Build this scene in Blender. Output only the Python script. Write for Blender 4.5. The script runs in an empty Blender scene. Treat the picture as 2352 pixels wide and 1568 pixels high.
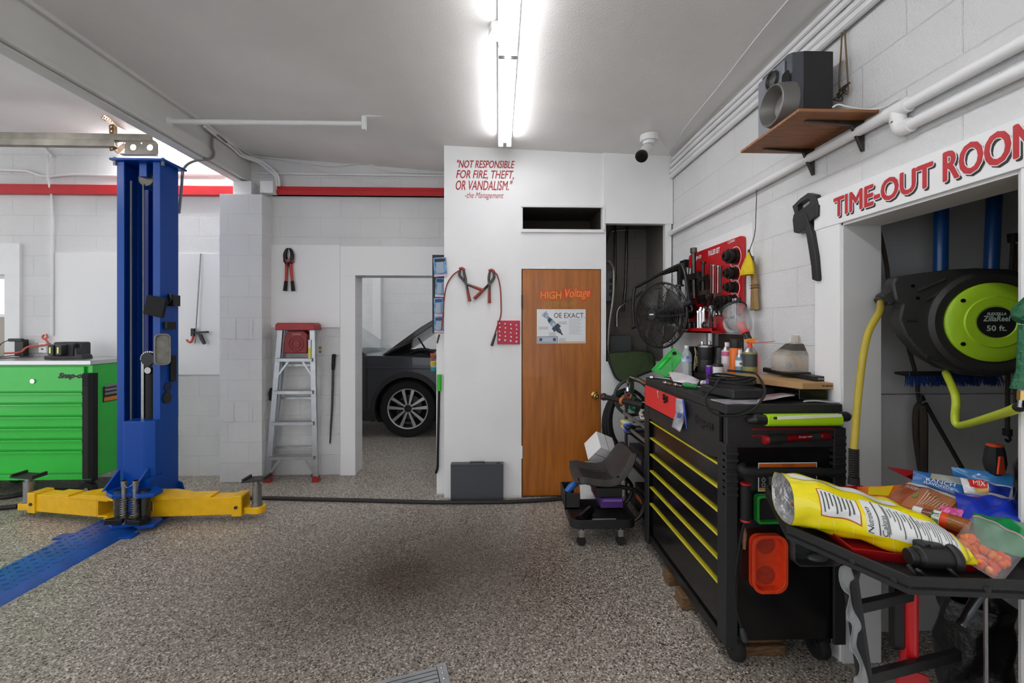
import bpy, math, random
from mathutils import Matrix, Vector
random.seed(7)
SC = bpy.context.scene
COL = SC.collection
# ---------------------------------------------------------------- camera calibration
F=1000.; VX=1145.; HY=750.; CH=1.52
TH=math.atan((1176-VX)/F); S_,C_=math.sin(TH),math.cos(TH)
def ray(x,y):
    a=(x-1176)/F; b=(HY-y)/F
    return (S_+a*C_, C_-a*S_, b)
def at(x,y,t):
    d=ray(x,y); return Vector((d[0]*t,d[1]*t,CH+d[2]*t))
def py(x,y,Y): return at(x,y,Y/ray(x,y)[1])
def px(x,y,X): return at(x,y,X/ray(x,y)[0])
def pz(x,y,Z): return at(x,y,(Z-CH)/ray(x,y)[2])
cam=bpy.data.objects.new('camera',bpy.data.cameras.new('camera')); COL.objects.link(cam)
cam.location=(0,0,CH); cam.rotation_euler=(math.pi/2,0,-TH)
cam.data.sensor_width=36; cam.data.lens=36*F/2352; cam.data.shift_y=-(784-HY)/2352; cam.data.clip_start=.05
SC.camera=cam
SC.view_settings.view_transform='Standard'; SC.view_settings.look='None'; SC.view_settings.gamma=1; SC.view_settings.use_curve_mapping=False
SC.view_settings.exposure=0.36
# ---------------------------------------------------------------- materials
def lin(c):
    if isinstance(c,str): c=[int(c[i:i+2],16)/255 for i in (0,2,4)]
    return tuple((q/12.92 if q<=.04045 else ((q+.055)/1.055)**2.4) for q in c[:3])+(1,)
MATS={}
def mat(name,c='808080',rough=.5,metal=0,var=0,vs=8,bump=0,bs=60,spec=.5,trans=0,alpha=1,emit=0,c2=None,stretch=None,coat=0,lo=.35,hi=.65,bd=.02):
    if name in MATS: return MATS[name]
    m=bpy.data.materials.new(name); m.use_nodes=True; MATS[name]=m
    nt=m.node_tree; N=nt.nodes; L=nt.links; b=N['Principled BSDF']
    b.inputs['Base Color'].default_value=lin(c); b.inputs['Roughness'].default_value=rough; b.inputs['Metallic'].default_value=metal
    b.inputs['Specular IOR Level'].default_value=spec; b.inputs['Transmission Weight'].default_value=trans; b.inputs['Alpha'].default_value=alpha
    b.inputs['Coat Weight'].default_value=coat
    if emit:
        b.inputs['Emission Color'].default_value=lin(c); b.inputs['Emission Strength'].default_value=emit
    tc=None
    def coords():
        nonlocal tc
        if tc is None:
            t=N.new('ShaderNodeTexCoord'); mp=N.new('ShaderNodeMapping'); L.new(t.outputs['Object'],mp.inputs['Vector'])
            if stretch: mp.inputs['Scale'].default_value=stretch
            tc=mp.outputs['Vector']
        return tc
    if var or c2:
        n=N.new('ShaderNodeTexNoise'); n.inputs['Scale'].default_value=vs; n.inputs['Detail'].default_value=5; L.new(coords(),n.inputs['Vector'])
        r=N.new('ShaderNodeMapRange'); r.inputs[1].default_value=lo; r.inputs[2].default_value=hi; L.new(n.outputs['Fac'],r.inputs[0])
        mx=N.new('ShaderNodeMix'); mx.data_type='RGBA'; L.new(r.outputs[0],mx.inputs[0])
        a=lin(c); mx.inputs[6].default_value=a
        mx.inputs[7].default_value=lin(c2) if c2 else tuple(q*(1-var) for q in a[:3])+(1,)
        L.new(mx.outputs[2],b.inputs['Base Color'])
    if bump:
        n=N.new('ShaderNodeTexNoise'); n.inputs['Scale'].default_value=bs; n.inputs['Detail'].default_value=3; L.new(coords(),n.inputs['Vector'])
        bp=N.new('ShaderNodeBump'); bp.inputs['Strength'].default_value=bump; bp.inputs['Distance'].default_value=bd; L.new(n.outputs['Fac'],bp.inputs['Height']); L.new(bp.outputs[0],b.inputs['Normal'])
    return m
def block_mat(name,c,axis,rough=.6,mort=.35,c2=None,off=0.,grain=.75,stain=.06):
    """painted concrete block courses 0.4064 x 0.2032; axis 'x' = wall along X, 'y' = wall along Y"""
    m=bpy.data.materials.new(name); m.use_nodes=True; nt=m.node_tree; N=nt.nodes; L=nt.links; b=N['Principled BSDF']; b.inputs['Roughness'].default_value=rough
    t=N.new('ShaderNodeTexCoord'); sp=N.new('ShaderNodeSeparateXYZ'); cb=N.new('ShaderNodeCombineXYZ'); L.new(t.outputs['Object'],sp.inputs[0])
    L.new(sp.outputs[0 if axis=='x' else 1],cb.inputs[0]); ad=N.new('ShaderNodeMath'); ad.inputs[1].default_value=off; L.new(sp.outputs[2],ad.inputs[0]); L.new(ad.outputs[0],cb.inputs[1])
    k=N.new('ShaderNodeTexBrick'); L.new(cb.outputs[0],k.inputs['Vector']); k.inputs['Scale'].default_value=1; k.inputs['Brick Width'].default_value=.4064; k.inputs['Row Height'].default_value=.2032
    k.inputs['Mortar Size'].default_value=.004; k.inputs['Mortar Smooth'].default_value=.6
    a=lin(c); k.inputs['Color1'].default_value=a; k.inputs['Color2'].default_value=tuple(q*.975 for q in a[:3])+(1,); k.inputs['Mortar'].default_value=tuple(q*(1-mort*.2) for q in a[:3])+(1,)
    n=N.new('ShaderNodeTexNoise'); n.inputs['Scale'].default_value=2.3; n.inputs['Detail'].default_value=6; L.new(t.outputs['Object'],n.inputs['Vector'])
    r=N.new('ShaderNodeMapRange'); r.inputs[1].default_value=.35; r.inputs[2].default_value=.75; r.inputs[3].default_value=1; r.inputs[4].default_value=1-stain; L.new(n.outputs['Fac'],r.inputs[0])
    mu=N.new('ShaderNodeMix'); mu.data_type='RGBA'; mu.blend_type='MULTIPLY'; mu.inputs[0].default_value=1; L.new(k.outputs['Color'],mu.inputs[6]); L.new(r.outputs[0],mu.inputs[7]); L.new(mu.outputs[2],b.inputs['Base Color'])
    n2=N.new('ShaderNodeTexNoise'); n2.inputs['Scale'].default_value=95; n2.inputs['Detail'].default_value=4; n2.inputs['Roughness'].default_value=.7; L.new(t.outputs['Object'],n2.inputs['Vector'])
    b1=N.new('ShaderNodeBump'); b1.inputs['Strength'].default_value=grain; b1.inputs['Distance'].default_value=.011; L.new(n2.outputs['Fac'],b1.inputs['Height'])
    b2=N.new('ShaderNodeBump'); b2.invert=True; b2.inputs['Strength'].default_value=.7; b2.inputs['Distance'].default_value=.004; L.new(k.outputs['Fac'],b2.inputs['Height']); L.new(b1.outputs[0],b2.inputs['Normal']); L.new(b2.outputs[0],b.inputs['Normal'])
    MATS[name]=m; return m
# ---------------------------------------------------------------- mesh builder
def MF(o,xa,ya,za=None):
    xa=Vector(xa).normalized(); ya=Vector(ya); ya=(ya-xa*ya.dot(xa)).normalized(); za=xa.cross(ya) if za is None else Vector(za)
    return Matrix(((xa.x,ya.x,za.x,o[0]),(xa.y,ya.y,za.y,o[1]),(xa.z,ya.z,za.z,o[2]),(0,0,0,1)))
def MY(o): return MF(o,(1,0,0),(0,0,1))        # facing -Y, x right, y up
def MX(o): return MF(o,(0,-1,0),(0,0,1))       # facing -X, x towards -Y, y up
def MZ(o,a=0): return MF(o,(math.cos(a),math.sin(a),0),(-math.sin(a),math.cos(a),0))
def MD(o,d,up=(0,0,1)):                        # z axis along d
    d=Vector(d).normalized(); u=Vector(up)
    if abs(d.dot(u))>.98: u=Vector((1,0,0))
    x=u.cross(d).normalized(); y=d.cross(x); return MF(o,x,y,d)
FONT_OB=None
class MB:
    def __init__(s): s.v=[]; s.f=[]; s.m=[]; s.c=0
    def mi(s,i): s.c=i; return s
    def add(s,vs,fs,M=None):
        k=len(s.v)
        s.v+= [M@Vector(q) for q in vs] if M is not None else [Vector(q) for q in vs]
        s.f+= [tuple(i+k for i in f) for f in fs]; s.m+=[s.c]*len(fs); return s
    def box(s,x0,x1,y0,y1,z0,z1,M=None):
        return s.add([(x0,y0,z0),(x1,y0,z0),(x1,y1,z0),(x0,y1,z0),(x0,y0,z1),(x1,y0,z1),(x1,y1,z1),(x0,y1,z1)],
                     [(3,2,1,0),(4,5,6,7),(0,1,5,4),(1,2,6,5),(2,3,7,6),(3,0,4,7)],M)
    def cbox(s,M,hx,hy,hz): return s.box(-hx,hx,-hy,hy,-hz,hz,M)
    def bar(s,p0,p1,w,h,up=(0,0,1)):
        p0=Vector(p0);p1=Vector(p1); M=MD(p0,p1-p0,up); return s.box(-w/2,w/2,-h/2,h/2,0,(p1-p0).length,M)
    def cyl(s,p0,p1,r0,r1=None,n=16,caps=True):
        p0=Vector(p0);p1=Vector(p1); r1=r0 if r1 is None else r1; L=(p1-p0).length
        return s.lathe([(r0,0),(r1,L)],MD(p0,p1-p0),n,caps)
    def lathe(s,prof,M=None,n=24,caps=True,sx=1,sy=1):
        vs=[];fs=[]
        for r,z in prof:
            for i in range(n):
                a=2*math.pi*i/n; vs.append((r*math.cos(a)*sx,r*math.sin(a)*sy,z))
        for j in range(len(prof)-1):
            for i in range(n):
                k=(i+1)%n; fs.append((j*n+i,j*n+k,(j+1)*n+k,(j+1)*n+i))
        if caps:
            if prof[0][0]>1e-6: fs.append(tuple(range(n-1,-1,-1)))
            if prof[-1][0]>1e-6: fs.append(tuple((len(prof)-1)*n+i for i in range(n)))
        return s.add(vs,fs,M)
    def tube(s,pts,r,n=8,closed=False,caps=True,sub=0):
        pts=[Vector(p) for p in pts]
        if sub: pts=smooth_path(pts,sub,closed)
        m=len(pts); rs=r if isinstance(r,(list,tuple)) else [r]*m
        if len(rs)!=m:
            R0=list(rs); K=len(R0)-1; rs=[]
            for i in range(m):
                t=i/max(1,m-1)*K; k=min(int(t),max(K-1,0)); rs.append(R0[k]+(R0[min(k+1,K)]-R0[k])*(t-k))
        vs=[];fs=[]; T=[]
        for i in range(m):
            a=pts[(i-1)%m] if (i or closed) else pts[i]; b=pts[(i+1)%m] if (i<m-1 or closed) else pts[i]
            d=(b-a); T.append(d.normalized() if d.length>1e-9 else Vector((0,0,1)))
        u=Vector((0,0,1)) if abs(T[0].z)<.9 else Vector((1,0,0)); x=u.cross(T[0]).normalized()
        for i in range(m):
            x=(x-T[i]*x.dot(T[i])); x=x.normalized() if x.length>1e-6 else Vector((1,0,0)); y=T[i].cross(x)
            for k in range(n):
                a=2*math.pi*k/n; vs.append(pts[i]+(x*math.cos(a)+y*math.sin(a))*rs[i])
        for i in range(m if closed else m-1):
            j=(i+1)%m
            for k in range(n):
                l=(k+1)%n; fs.append((i*n+k,i*n+l,j*n+l,j*n+k))
        if caps and not closed:
            fs.append(tuple(range(n-1,-1,-1))); fs.append(tuple((m-1)*n+k for k in range(n)))
        return s.add(vs,fs)
    def prism(s,poly,M,d,z0=0):
        n=len(poly); A=sum(poly[i][0]*poly[(i+1)%n][1]-poly[(i+1)%n][0]*poly[i][1] for i in range(n))
        if A<0: poly=poly[::-1]
        vs=[(p[0],p[1],z0) for p in poly]+[(p[0],p[1],z0+d) for p in poly]
        fs=[tuple(range(n-1,-1,-1)),tuple(range(n,2*n))]+[(i,(i+1)%n,n+(i+1)%n,n+i) for i in range(n)]
        return s.add(vs,fs,M)
    def ring(s,outer,inner,M,d,z0=0):
        """plate between two outlines with the same number of points"""
        n=len(outer)
        vs=[(p[0],p[1],z) for z in (z0,z0+d) for L in (outer,inner) for p in L]
        fs=[]
        for i in range(n):
            j=(i+1)%n
            fs+=[(2*n+i,2*n+j,3*n+j,3*n+i),(i,n+i,n+j,j),(i,j,2*n+j,2*n+i),(n+i,3*n+i,3*n+j,n+j)]
        return s.add(vs,fs,M)
    def grid(s,fn,nu,nv,M=None,flip=False):
        vs=[fn(i/nu,j/nv) for j in range(nv+1) for i in range(nu+1)]
        fs=[(j*(nu+1)+i,j*(nu+1)+i+1,(j+1)*(nu+1)+i+1,(j+1)*(nu+1)+i) for j in range(nv) for i in range(nu)]
        if flip: fs=[f[::-1] for f in fs]
        return s.add(vs,fs,M)
    def sph(s,c,r,n=16,m=10,sc=(1,1,1),M=None):
        prof=[(max(r*math.sin(math.pi*j/m),1e-5),-r*math.cos(math.pi*j/m)) for j in range(m+1)]
        T=Matrix.Translation(c)@Matrix.Diagonal((*sc,1)); 
        return s.lathe(prof,(M@T if M is not None else T),n,False)
    def text(s,t,M,w=None,h=None,ext=.001,shear=0,off=0,sp=1,align='L',fn=None,bold=0):
        cu=bpy.data.curves.new('t','FONT'); cu.body=t; cu.shear=shear; cu.offset=off; cu.space_character=sp; cu.resolution_u=3
        ob=bpy.data.objects.new('t',cu); COL.objects.link(ob); bpy.context.view_layer.update()
        dg=bpy.context.evaluated_depsgraph_get(); me=bpy.data.meshes.new_from_object(ob.evaluated_get(dg))
        vs=[v.co.copy() for v in me.vertices]; fs=[tuple(p.vertices) for p in me.polygons]
        bpy.data.objects.remove(ob); bpy.data.curves.remove(cu); bpy.data.meshes.remove(me)
        if not vs: return s
        x0=min(v.x for v in vs);x1=max(v.x for v in vs);y0=min(v.y for v in vs);y1=max(v.y for v in vs)
        ky=h/(y1-y0) if h else w/(x1-x0); kx=w/(x1-x0) if w else ky
        dx={'L':0,'C':-.5,'R':-1}[align]*(x1-x0)*kx
        vs=[((v.x-x0)*kx+dx,(v.y-y0)*ky,ext) for v in vs]
        if bold:
            for i in range(8):
                a=math.pi*i/4; s.add([(v[0]+bold*math.cos(a),v[1]+bold*math.sin(a),v[2]+i*.00006) for v in vs],fs,M)
            return s
        if fn: vs=[fn(*v) for v in vs]
        return s.add(vs,fs,M)
    def build(s,name,mats,parent=None,bev=0,seg=2,ang=35,flat=False,kind=None,label=None,solid=0):
        me=bpy.data.meshes.new(name); o=bpy.data.objects.new(name,me)
        W=parent_world(parent) if parent else Matrix(); inv=W.inverted()
        me.from_pydata([inv@v for v in s.v],[],s.f)
        mats=mats if isinstance(mats,(list,tuple)) else [mats]
        for m in mats: me.materials.append(m)
        me.polygons.foreach_set('material_index',s.m)
        if not flat:
            me.polygons.foreach_set('use_smooth',[True]*len(s.f)); me.set_sharp_from_angle(angle=math.radians(ang))
        me.update(); COL.objects.link(o)
        if parent: o.parent=parent
        if solid:
            d=o.modifiers.new('solid','SOLIDIFY'); d.thickness=solid; d.offset=0
        if bev:
            b=o.modifiers.new('bevel','BEVEL'); b.width=bev; b.segments=seg; b.limit_method='ANGLE'; b.angle_limit=math.radians(40); b.harden_normals=True
        if kind: o['kind']=kind
        if label: o['label']=label
        return o
def smooth_path(p,sub,closed=False):
    n=len(p); out=[]
    g=lambda i:p[i%n] if closed else p[max(0,min(n-1,i))]
    for i in range(n if closed else n-1):
        a,b,c,d=g(i-1),g(i),g(i+1),g(i+2)
        for k in range(sub):
            t=k/sub; out.append(.5*((2*b)+(c-a)*t+(2*a-5*b+4*c-d)*t*t+(3*b-a-3*c+d)*t**3))
    if not closed: out.append(p[-1].copy())
    return out
def parent_world(o):
    M=Matrix.LocRotScale(o.location,o.rotation_euler,o.scale)
    return parent_world(o.parent)@M if o.parent else M
def thing(name,label,cat,loc=(0,0,0),rz=0,group=None,rot=None):
    o=bpy.data.objects.new(name,None); o.empty_display_size=.05; COL.objects.link(o); o.location=loc; o.rotation_euler=rot or (0,0,rz)
    return tag(o,label,cat,group)
def tag(o,label,cat,group=None):
    o['label']=label; o['category']=cat
    if group: o['group']=group
    return o
def dup(root,loc,rz=None,label=None,group=None):
    r=root.copy(); COL.objects.link(r); r.location=loc
    if rz is not None: r.rotation_euler=(0,0,rz)
    if label: r['label']=label
    if group: r['group']=group
    for ch in list(root.children):
        c=ch.copy(); COL.objects.link(c); c.parent=r
        for g in ch.children:
            d=g.copy(); COL.objects.link(d); d.parent=c
    return r
def circ(r,n=24,cx=0,cy=0,ry=None,a0=0): return [(cx+r*math.cos(a0+2*math.pi*i/n),cy+(ry or r)*math.sin(a0+2*math.pi*i/n)) for i in range(n)]
def rrect(w,h,r,n=5,cx=0,cy=0):
    o=[]
    for sx,sy,a in ((1,1,0),(-1,1,90),(-1,-1,180),(1,-1,270)):
        for i in range(n):
            t=math.radians(a+90*i/(n-1)); o.append((cx+sx*(w/2-r)+r*math.cos(t),cy+sy*(h/2-r)+r*math.sin(t)))
    return o
# palette
WHITE=mat('white_paint','e9e9e9',.5,bump=.05,bs=40); WHITE2=mat('white_trim','e6e6e6',.4,var=.05,vs=6)
BLACKP=mat('black_plastic','1b1b1c',.45,bump=.05,bs=200); BLACKR=mat('black_rubber','151515',.75); BLACKM=mat('black_metal','1a1a1b',.35,metal=.3)
BLACKG=mat('black_gloss','0c0c0d',.16,spec=.6); CHROME=mat('chrome','d8d8d8',.14,metal=1); STEEL=mat('steel','a6a6a6',.33,metal=1,var=.15,vs=20); DSTEEL=mat('dark_steel','5a5754',.38,metal=1,var=.3,vs=30)
RED=mat('red_paint','b8131c',.35); REDB=mat('red_bright','e03030',.4); GREEN=mat('green_gloss','1fc437',.22,coat=.3); BLUE=mat('blue_gloss','00469f',.3,spec=.35,bump=.03,bs=60); YELL=mat('yellow_paint','f2bb05',.35,var=.12,vs=14)
ALU=mat('aluminium','b9bcbf',.38,metal=.85,var=.15,vs=12); CLEAR=mat('clear_plastic','f4f6f8',.08,alpha=.22,spec=.8); GREY=mat('grey_paint','55585c',.5)
# ---------------------------------------------------------------- setting
XW=1.566; YB=4.53; YC=3.87
CEIL=[(-9,3.62),(-2.5,3.262),(-.6,3.128),(2.2,3.02)]
def zc(x):
    for (a,za),(b,zb) in zip(CEIL,CEIL[1:]):
        if x<=b: return za+(zb-za)*(x-a)/(b-a)
    return CEIL[-1][1]
def struct(name,mb,m,**k): return mb.build(name,m,kind='structure',**k)
def floor_mat():
    m=bpy.data.materials.new('epoxy_flake_floor'); m.use_nodes=True; nt=m.node_tree; N=nt.nodes; L=nt.links; b=N['Principled BSDF']
    t=N.new('ShaderNodeTexCoord'); v=N.new('ShaderNodeTexVoronoi'); v.inputs['Scale'].default_value=150; L.new(t.outputs['Object'],v.inputs['Vector'])
    sp=N.new('ShaderNodeSeparateColor'); L.new(v.outputs['Color'],sp.inputs[0])
    r=N.new('ShaderNodeValToRGB'); L.new(sp.outputs[0],r.inputs[0]); r.color_ramp.interpolation='CONSTANT'
    e=r.color_ramp.elements; e[0].position=0; e[0].color=lin('463f39'); e[1].position=.13; e[1].color=lin('7f756b')
    for p,c in ((.3,'9a9086'),(.5,'aaa196'),(.66,'8d857b'),(.8,'bdb6ac'),(.92,'ddd8d0')): k=e.new(p); k.color=lin(c)
    n=N.new('ShaderNodeTexNoise'); n.inputs['Scale'].default_value=.55; n.inputs['Detail'].default_value=4; L.new(t.outputs['Object'],n.inputs['Vector'])
    # worn dark patch where cars stand, and small oil marks
    mp=N.new('ShaderNodeMapping'); mp.inputs['Location'].default_value=(.36,-2.45,0); mp.inputs['Scale'].default_value=(.58,.9,1); L.new(t.outputs['Object'],mp.inputs[0])
    g=N.new('ShaderNodeTexGradient'); g.gradient_type='SPHERICAL'; L.new(mp.outputs[0],g.inputs[0])
    ml=N.new('ShaderNodeMath'); ml.operation='MULTIPLY'; ml.use_clamp=True; g2=N.new('ShaderNodeMath'); g2.operation='MULTIPLY'; g2.inputs[1].default_value=2.3; L.new(g.outputs['Fac'],g2.inputs[0]); L.new(g2.outputs[0],ml.inputs[0]); L.new(n.outputs['Fac'],ml.inputs[1])
    n2=N.new('ShaderNodeTexNoise'); n2.inputs['Scale'].default_value=9; n2.inputs['Detail'].default_value=2; L.new(t.outputs['Object'],n2.inputs['Vector'])
    r2=N.new('ShaderNodeMapRange'); r2.inputs[1].default_value=.72; r2.inputs[2].default_value=.78; r2.inputs[3].default_value=0; r2.inputs[4].default_value=.5; L.new(n2.outputs['Fac'],r2.inputs[0])
    ad=N.new('ShaderNodeMath'); ad.use_clamp=True; L.new(ml.outputs[0],ad.inputs[0]); L.new(r2.outputs[0],ad.inputs[1])
    mx=N.new('ShaderNodeMix'); mx.data_type='RGBA'; mx.blend_type='MULTIPLY'; L.new(ad.outputs[0],mx.inputs[0]); L.new(r.outputs[0],mx.inputs[6]); mx.inputs[7].default_value=lin('7d7366'); L.new(mx.outputs[2],b.inputs['Base Color'])
    b.inputs['Roughness'].default_value=.42; b.inputs['Specular IOR Level'].default_value=.35
    bp=N.new('ShaderNodeBump'); bp.inputs['Strength'].default_value=.25; bp.inputs['Distance'].default_value=.002; L.new(sp.outputs[1],bp.inputs['Height']); L.new(bp.outputs[0],b.inputs['Normal'])
    return m
struct('floor',MB().box(-9,4,-5.5,10,-.1,0),floor_mat())
def ceil_mat():
    m=mat('ceiling_plaster','f0efec',.6,var=.1,vs=1.2,bump=.3,bs=120,bd=.006); return m
CM=ceil_mat()
for (a,za),(b,zb) in zip(CEIL,CEIL[1:]):
    struct('ceiling',MB().add([(a,-5.5,za),(b,-5.5,zb),(b,YB+.2,zb),(a,YB+.2,za),(a,-5.5,za+.15),(b,-5.5,zb+.15),(b,YB+.2,zb+.15),(a,YB+.2,za+.15)],[(3,2,1,0),(4,5,6,7),(0,1,5,4),(1,2,6,5),(2,3,7,6),(3,0,4,7)]),CM,ang=10)
BX=block_mat('white_block_long','e8e8e8','x'); BY=block_mat('white_block_side','e8e8e8','y')
DL=py(818,800,YB).x; DR=py(1003,800,YB).x; DT=2.045
dxl=-5.6; dxr=py(18,650,YB).x; wz0=py(10,728,YB).z; wz1=py(10,631,YB).z
wb=MB(); T=YB+.2
wb.box(-9,dxl,YB,T,0,3.6); wb.box(dxr,DL,YB,T,0,3.42); wb.box(dxl,dxr,YB,T,wz1,3.6); wb.box(dxl,dxr,YB,T,0,.02); wb.box(DL,DR,YB,T,DT,3.3); wb.box(DR,1.72,YB,T,0,3.2)
struct('wall_back',wb,BX)
# tan side door with a window, far left
WT=mat('tan_door_paint','a59f90',.5); FROST=mat('frosted_bright_glass','ffffff',.4,trans=.9)
d2=struct('door_2',MB().box(dxl,dxr,YB+.05,YB+.1,.02,wz0),WT)
wn=struct('window_1',MB().box(dxl,dxr,YB+.04,YB+.11,wz0,wz0+.03).box(dxl,dxr,YB+.04,YB+.11,wz1-.03,wz1).box(dxr-.03,dxr,YB+.04,YB+.11,wz0,wz1),WHITE2)
MB().box(dxl,dxr-.03,YB+.07,YB+.075,wz0+.03,wz1-.03).build('window_pane',FROST,wn)
fx=py(52,700,YB).x; fz=py(30,560,YB).z
struct('trim_1',MB().box(dxr,fx,YB-.03,YB,0,fz).box(-6.2,dxr,YB-.03,YB,wz1,fz),WHITE2)
# painted plywood sheets fixed to the block wall
a=py(120,580,YB); b=py(505,860,YB)
struct('trim_2',MB().box(a.x,-2.6,YB-.015,YB,b.z,a.z),WHITE,bev=.003)
a=py(622,562,YB); b=py(783,752,YB)
struct('trim_3',MB().box(a.x,b.x,YB-.02,YB,b.z,a.z),WHITE,bev=.003)
# door casing of the opening into the next bay
a=py(784,566,YB)
struct('trim_4',MB().box(a.x,DL,YB-.03,YB,0,DT).box(a.x,DR+.1,YB-.03,YB,DT,a.z).box(DR,DR+.14,YB-.03,YB,0,DT),WHITE,bev=.002)
# block pier carrying the beam
PX0,PX1=-2.722,-2.315; PYf=4.335; pz1=py(505,445,PYf).z
pm=MB().box(PX0,PX1,PYf,YB,0,pz1)
a=py(535,415,4.40); b=py(577,440,4.40)
pm.box(a.x,b.x,4.40,YB,pz1,a.z)
for (u0,u1,v0,v1) in ((520,542,732,780),(556,581,732,780),(517,538,923,970),(560,580,923,970)):   # raised block-face ribs
    p=py(u0,v1,PYf); q=py(u1,v0,PYf); pm.box(p.x,q.x,PYf-.006,PYf,p.z,q.z)
for z in (1.22,.42,.95,.2,.65):
    pm.box(PX1,PX1+.006,PYf+.03,PYf+.09,z,z+.18); pm.box(PX1,PX1+.006,PYf+.11,PYf+.17,z,z+.18)
struct('wall_pier',pm,block_mat('white_block_pier','ebebeb','x',off=.02),bev=.006)
# painted beam along the ceiling
bz=py(533,415,4.40).z; bx0=py(533,415,4.40).x; bx1=py(560,415,4.40).x
bm=MB().box(bx0,bx1-.03,-5.5,YB,bz,bz+.03).box(bx0+.03,bx1,-5.5,YB,bz+.03,zc(bx1)+.02)
led=py(555,345,4.40)
bm.box(bx1,bx1+.035,-5.5,YB,bz+.27,zc(bx1)+.02).box(bx1-.02,bx1+.012,-5.5,YB,bz+.015,bz+.05)
struct('trim_5',bm,mat('beam_paint','d5d5d0',.45,var=.06,vs=3),bev=.004)
# red rail along the back wall
REDW=mat('red_rail_paint','c51b25',.45,var=.08,vs=10)
p=py(0,426,YB); q=py(0,447,YB)
struct('trim_6',MB().box(-8,-2.6,YB-.06,YB,q.z,p.z).box(-2.31,-.48,YB-.05,YB,q.z+.01,p.z+.005).box(-2.31,-.48,YB-.07,YB,q.z+.01,q.z+.055),REDW,bev=.003)
# right wall with the opening to the small tool room
OY0,OY1,OZ=1.256,1.928,1.99
wr=MB().box(XW,XW+.16,OY1,YB+.2,0,3.2).box(XW,XW+.16,-5.5,OY0,0,3.2).box(XW,XW+.16,OY0,OY1,OZ,3.2)
struct('wall_right',wr,BY)
struct('trim_7',MB().box(XW-.02,XW,OY1,2.083,0,1.99).box(XW-.024,XW,-.5,2.083,1.988,2.14).box(XW-.02,XW,OY0-.4,OY0-.012,0,1.99),WHITE,bev=.003)
struct('trim_8',MB().box(XW-.012,XW+.165,OY1-.012,OY1+.02,0,OZ).box(XW-.012,XW+.165,OY0,OY1,OZ-.014,OZ+.02).box(XW-.012,XW+.165,OY0-.02,OY0+.0,0,OZ),mat('jamb_paint','d0d0d0',.5),bev=.002)
struct('trim_9',MB().box(XW-.012,XW,2.62,3.45,1.0,px(1740,500,XW).z-.02),WHITE,bev=.002)
GW=mat('grey_siding','d6d6d6',.6,bump=.25,bs=50,bd=.01)
gw=MB().box(XW+.16,3.4,2.12,2.2,1.185,3.0).box(XW+.16,3.4,2.112,2.2,0,1.18)
struct('wall_tool_room',gw,GW)
struct('wall_tool_room_side',MB().box(3.4,3.5,0,2.2,0,3.0).box(XW+.16,3.5,-.1,0,0,3.0),GW)
struct('ceiling_tool_room',MB().box(XW+.16,3.5,-.1,2.2,2.95,3.05),GW)
# closet
CXL=-.481; c=MB(); Tk=YC+.045
dl,dr=.205,.919; ol,orr=.962,1.495; oz0=1.208; oz1=2.44
zt=zc(0)+.03
c.box(CXL,dl,YC,Tk,0,zt)                        # left sheet
c.box(dl,dr,YC,Tk,2.035,2.365)                  # above the door
tl,tr_,tz0,tz1=.215,.925,2.385,2.585
c.box(dl,tl,YC,Tk,2.365,2.6); c.box(tr_,ol,YC,Tk,2.365,2.6)
c.box(dr,ol,YC,Tk,0,2.365); c.box(ol,1.55,YC,Tk,0,oz0); c.box(orr,1.55,YC-.012,Tk,oz0-.3,oz1); 
c.box(dl,.935,YC,Tk,2.6,zt)
c.box(.935,1.56,YC-.02,Tk,oz1,zt)
c.box(CXL,CXL+.045,Tk,YB,0,zt)                  # side sheet
struct('wall_closet',c,mat('closet_white','ececec',.42,var=.05,vs=2.5,bump=.04,bs=30))
struct('trim_10',MB().box(tl-.015,tr_+.02,YC-.02,YC,tz1-.005,tz1+.012).box(tl-.015,tr_+.01,YC-.022,YC,2.358,2.385).box(tr_,tr_+.022,YC-.024,YC,2.385,tz1+.01).box(tl-.015,tl,YC-.01,YC,2.385,tz1),WHITE2)
DK=mat('dark_plywood','3a332d',.8,var=.2)
struct('trim_11',MB().box(tl,tr_,Tk,YC+.5,tz0-.02,tz0).box(tl,tr_,Tk,YC+.5,tz1,tz1+.02).box(tr_,tr_+.02,Tk,YC+.5,tz0,tz1).box(tl-.02,tl,Tk,YC+.5,tz0,tz1).box(tl,tr_,YC+.5,YC+.52,tz0,tz1),DK)
GB=block_mat('bare_grey_block','857f77','x',rough=.85,mort=.3); GB2=block_mat('bare_grey_block_side','857f77','y',rough=.85,mort=.3)
struct('wall_closet_inside',MB().box(CXL+.045,1.56,YB-.02,YB,0,2.98),GB); struct('wall_closet_right',MB().box(1.545,1.566,Tk,YB-.02,0,2.98),GB2)
struct('wall_closet_divider',MB().box(.93,.955,Tk,YB-.02,0,2.98),DK)
struct('ceiling_closet',MB().box(CXL,1.56,Tk,YB,2.98,3.0),DK)
# next bay behind the doorway
nb=MB().box(-6,4,9.6,9.75,0,4.2); struct('wall_next_bay',nb,BX)
struct('trim_12',MB().box(-2.72,-2.55,9.5,9.6,0,4.2),WHITE)
struct('wall_next_bay_side',MB().box(4,4.1,YB+.2,9.7,0,4.2),BY)
struct('ceiling_next_bay',MB().box(-6.1,4.1,YB+.2,9.7,4.0,4.2),WHITE)
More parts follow.
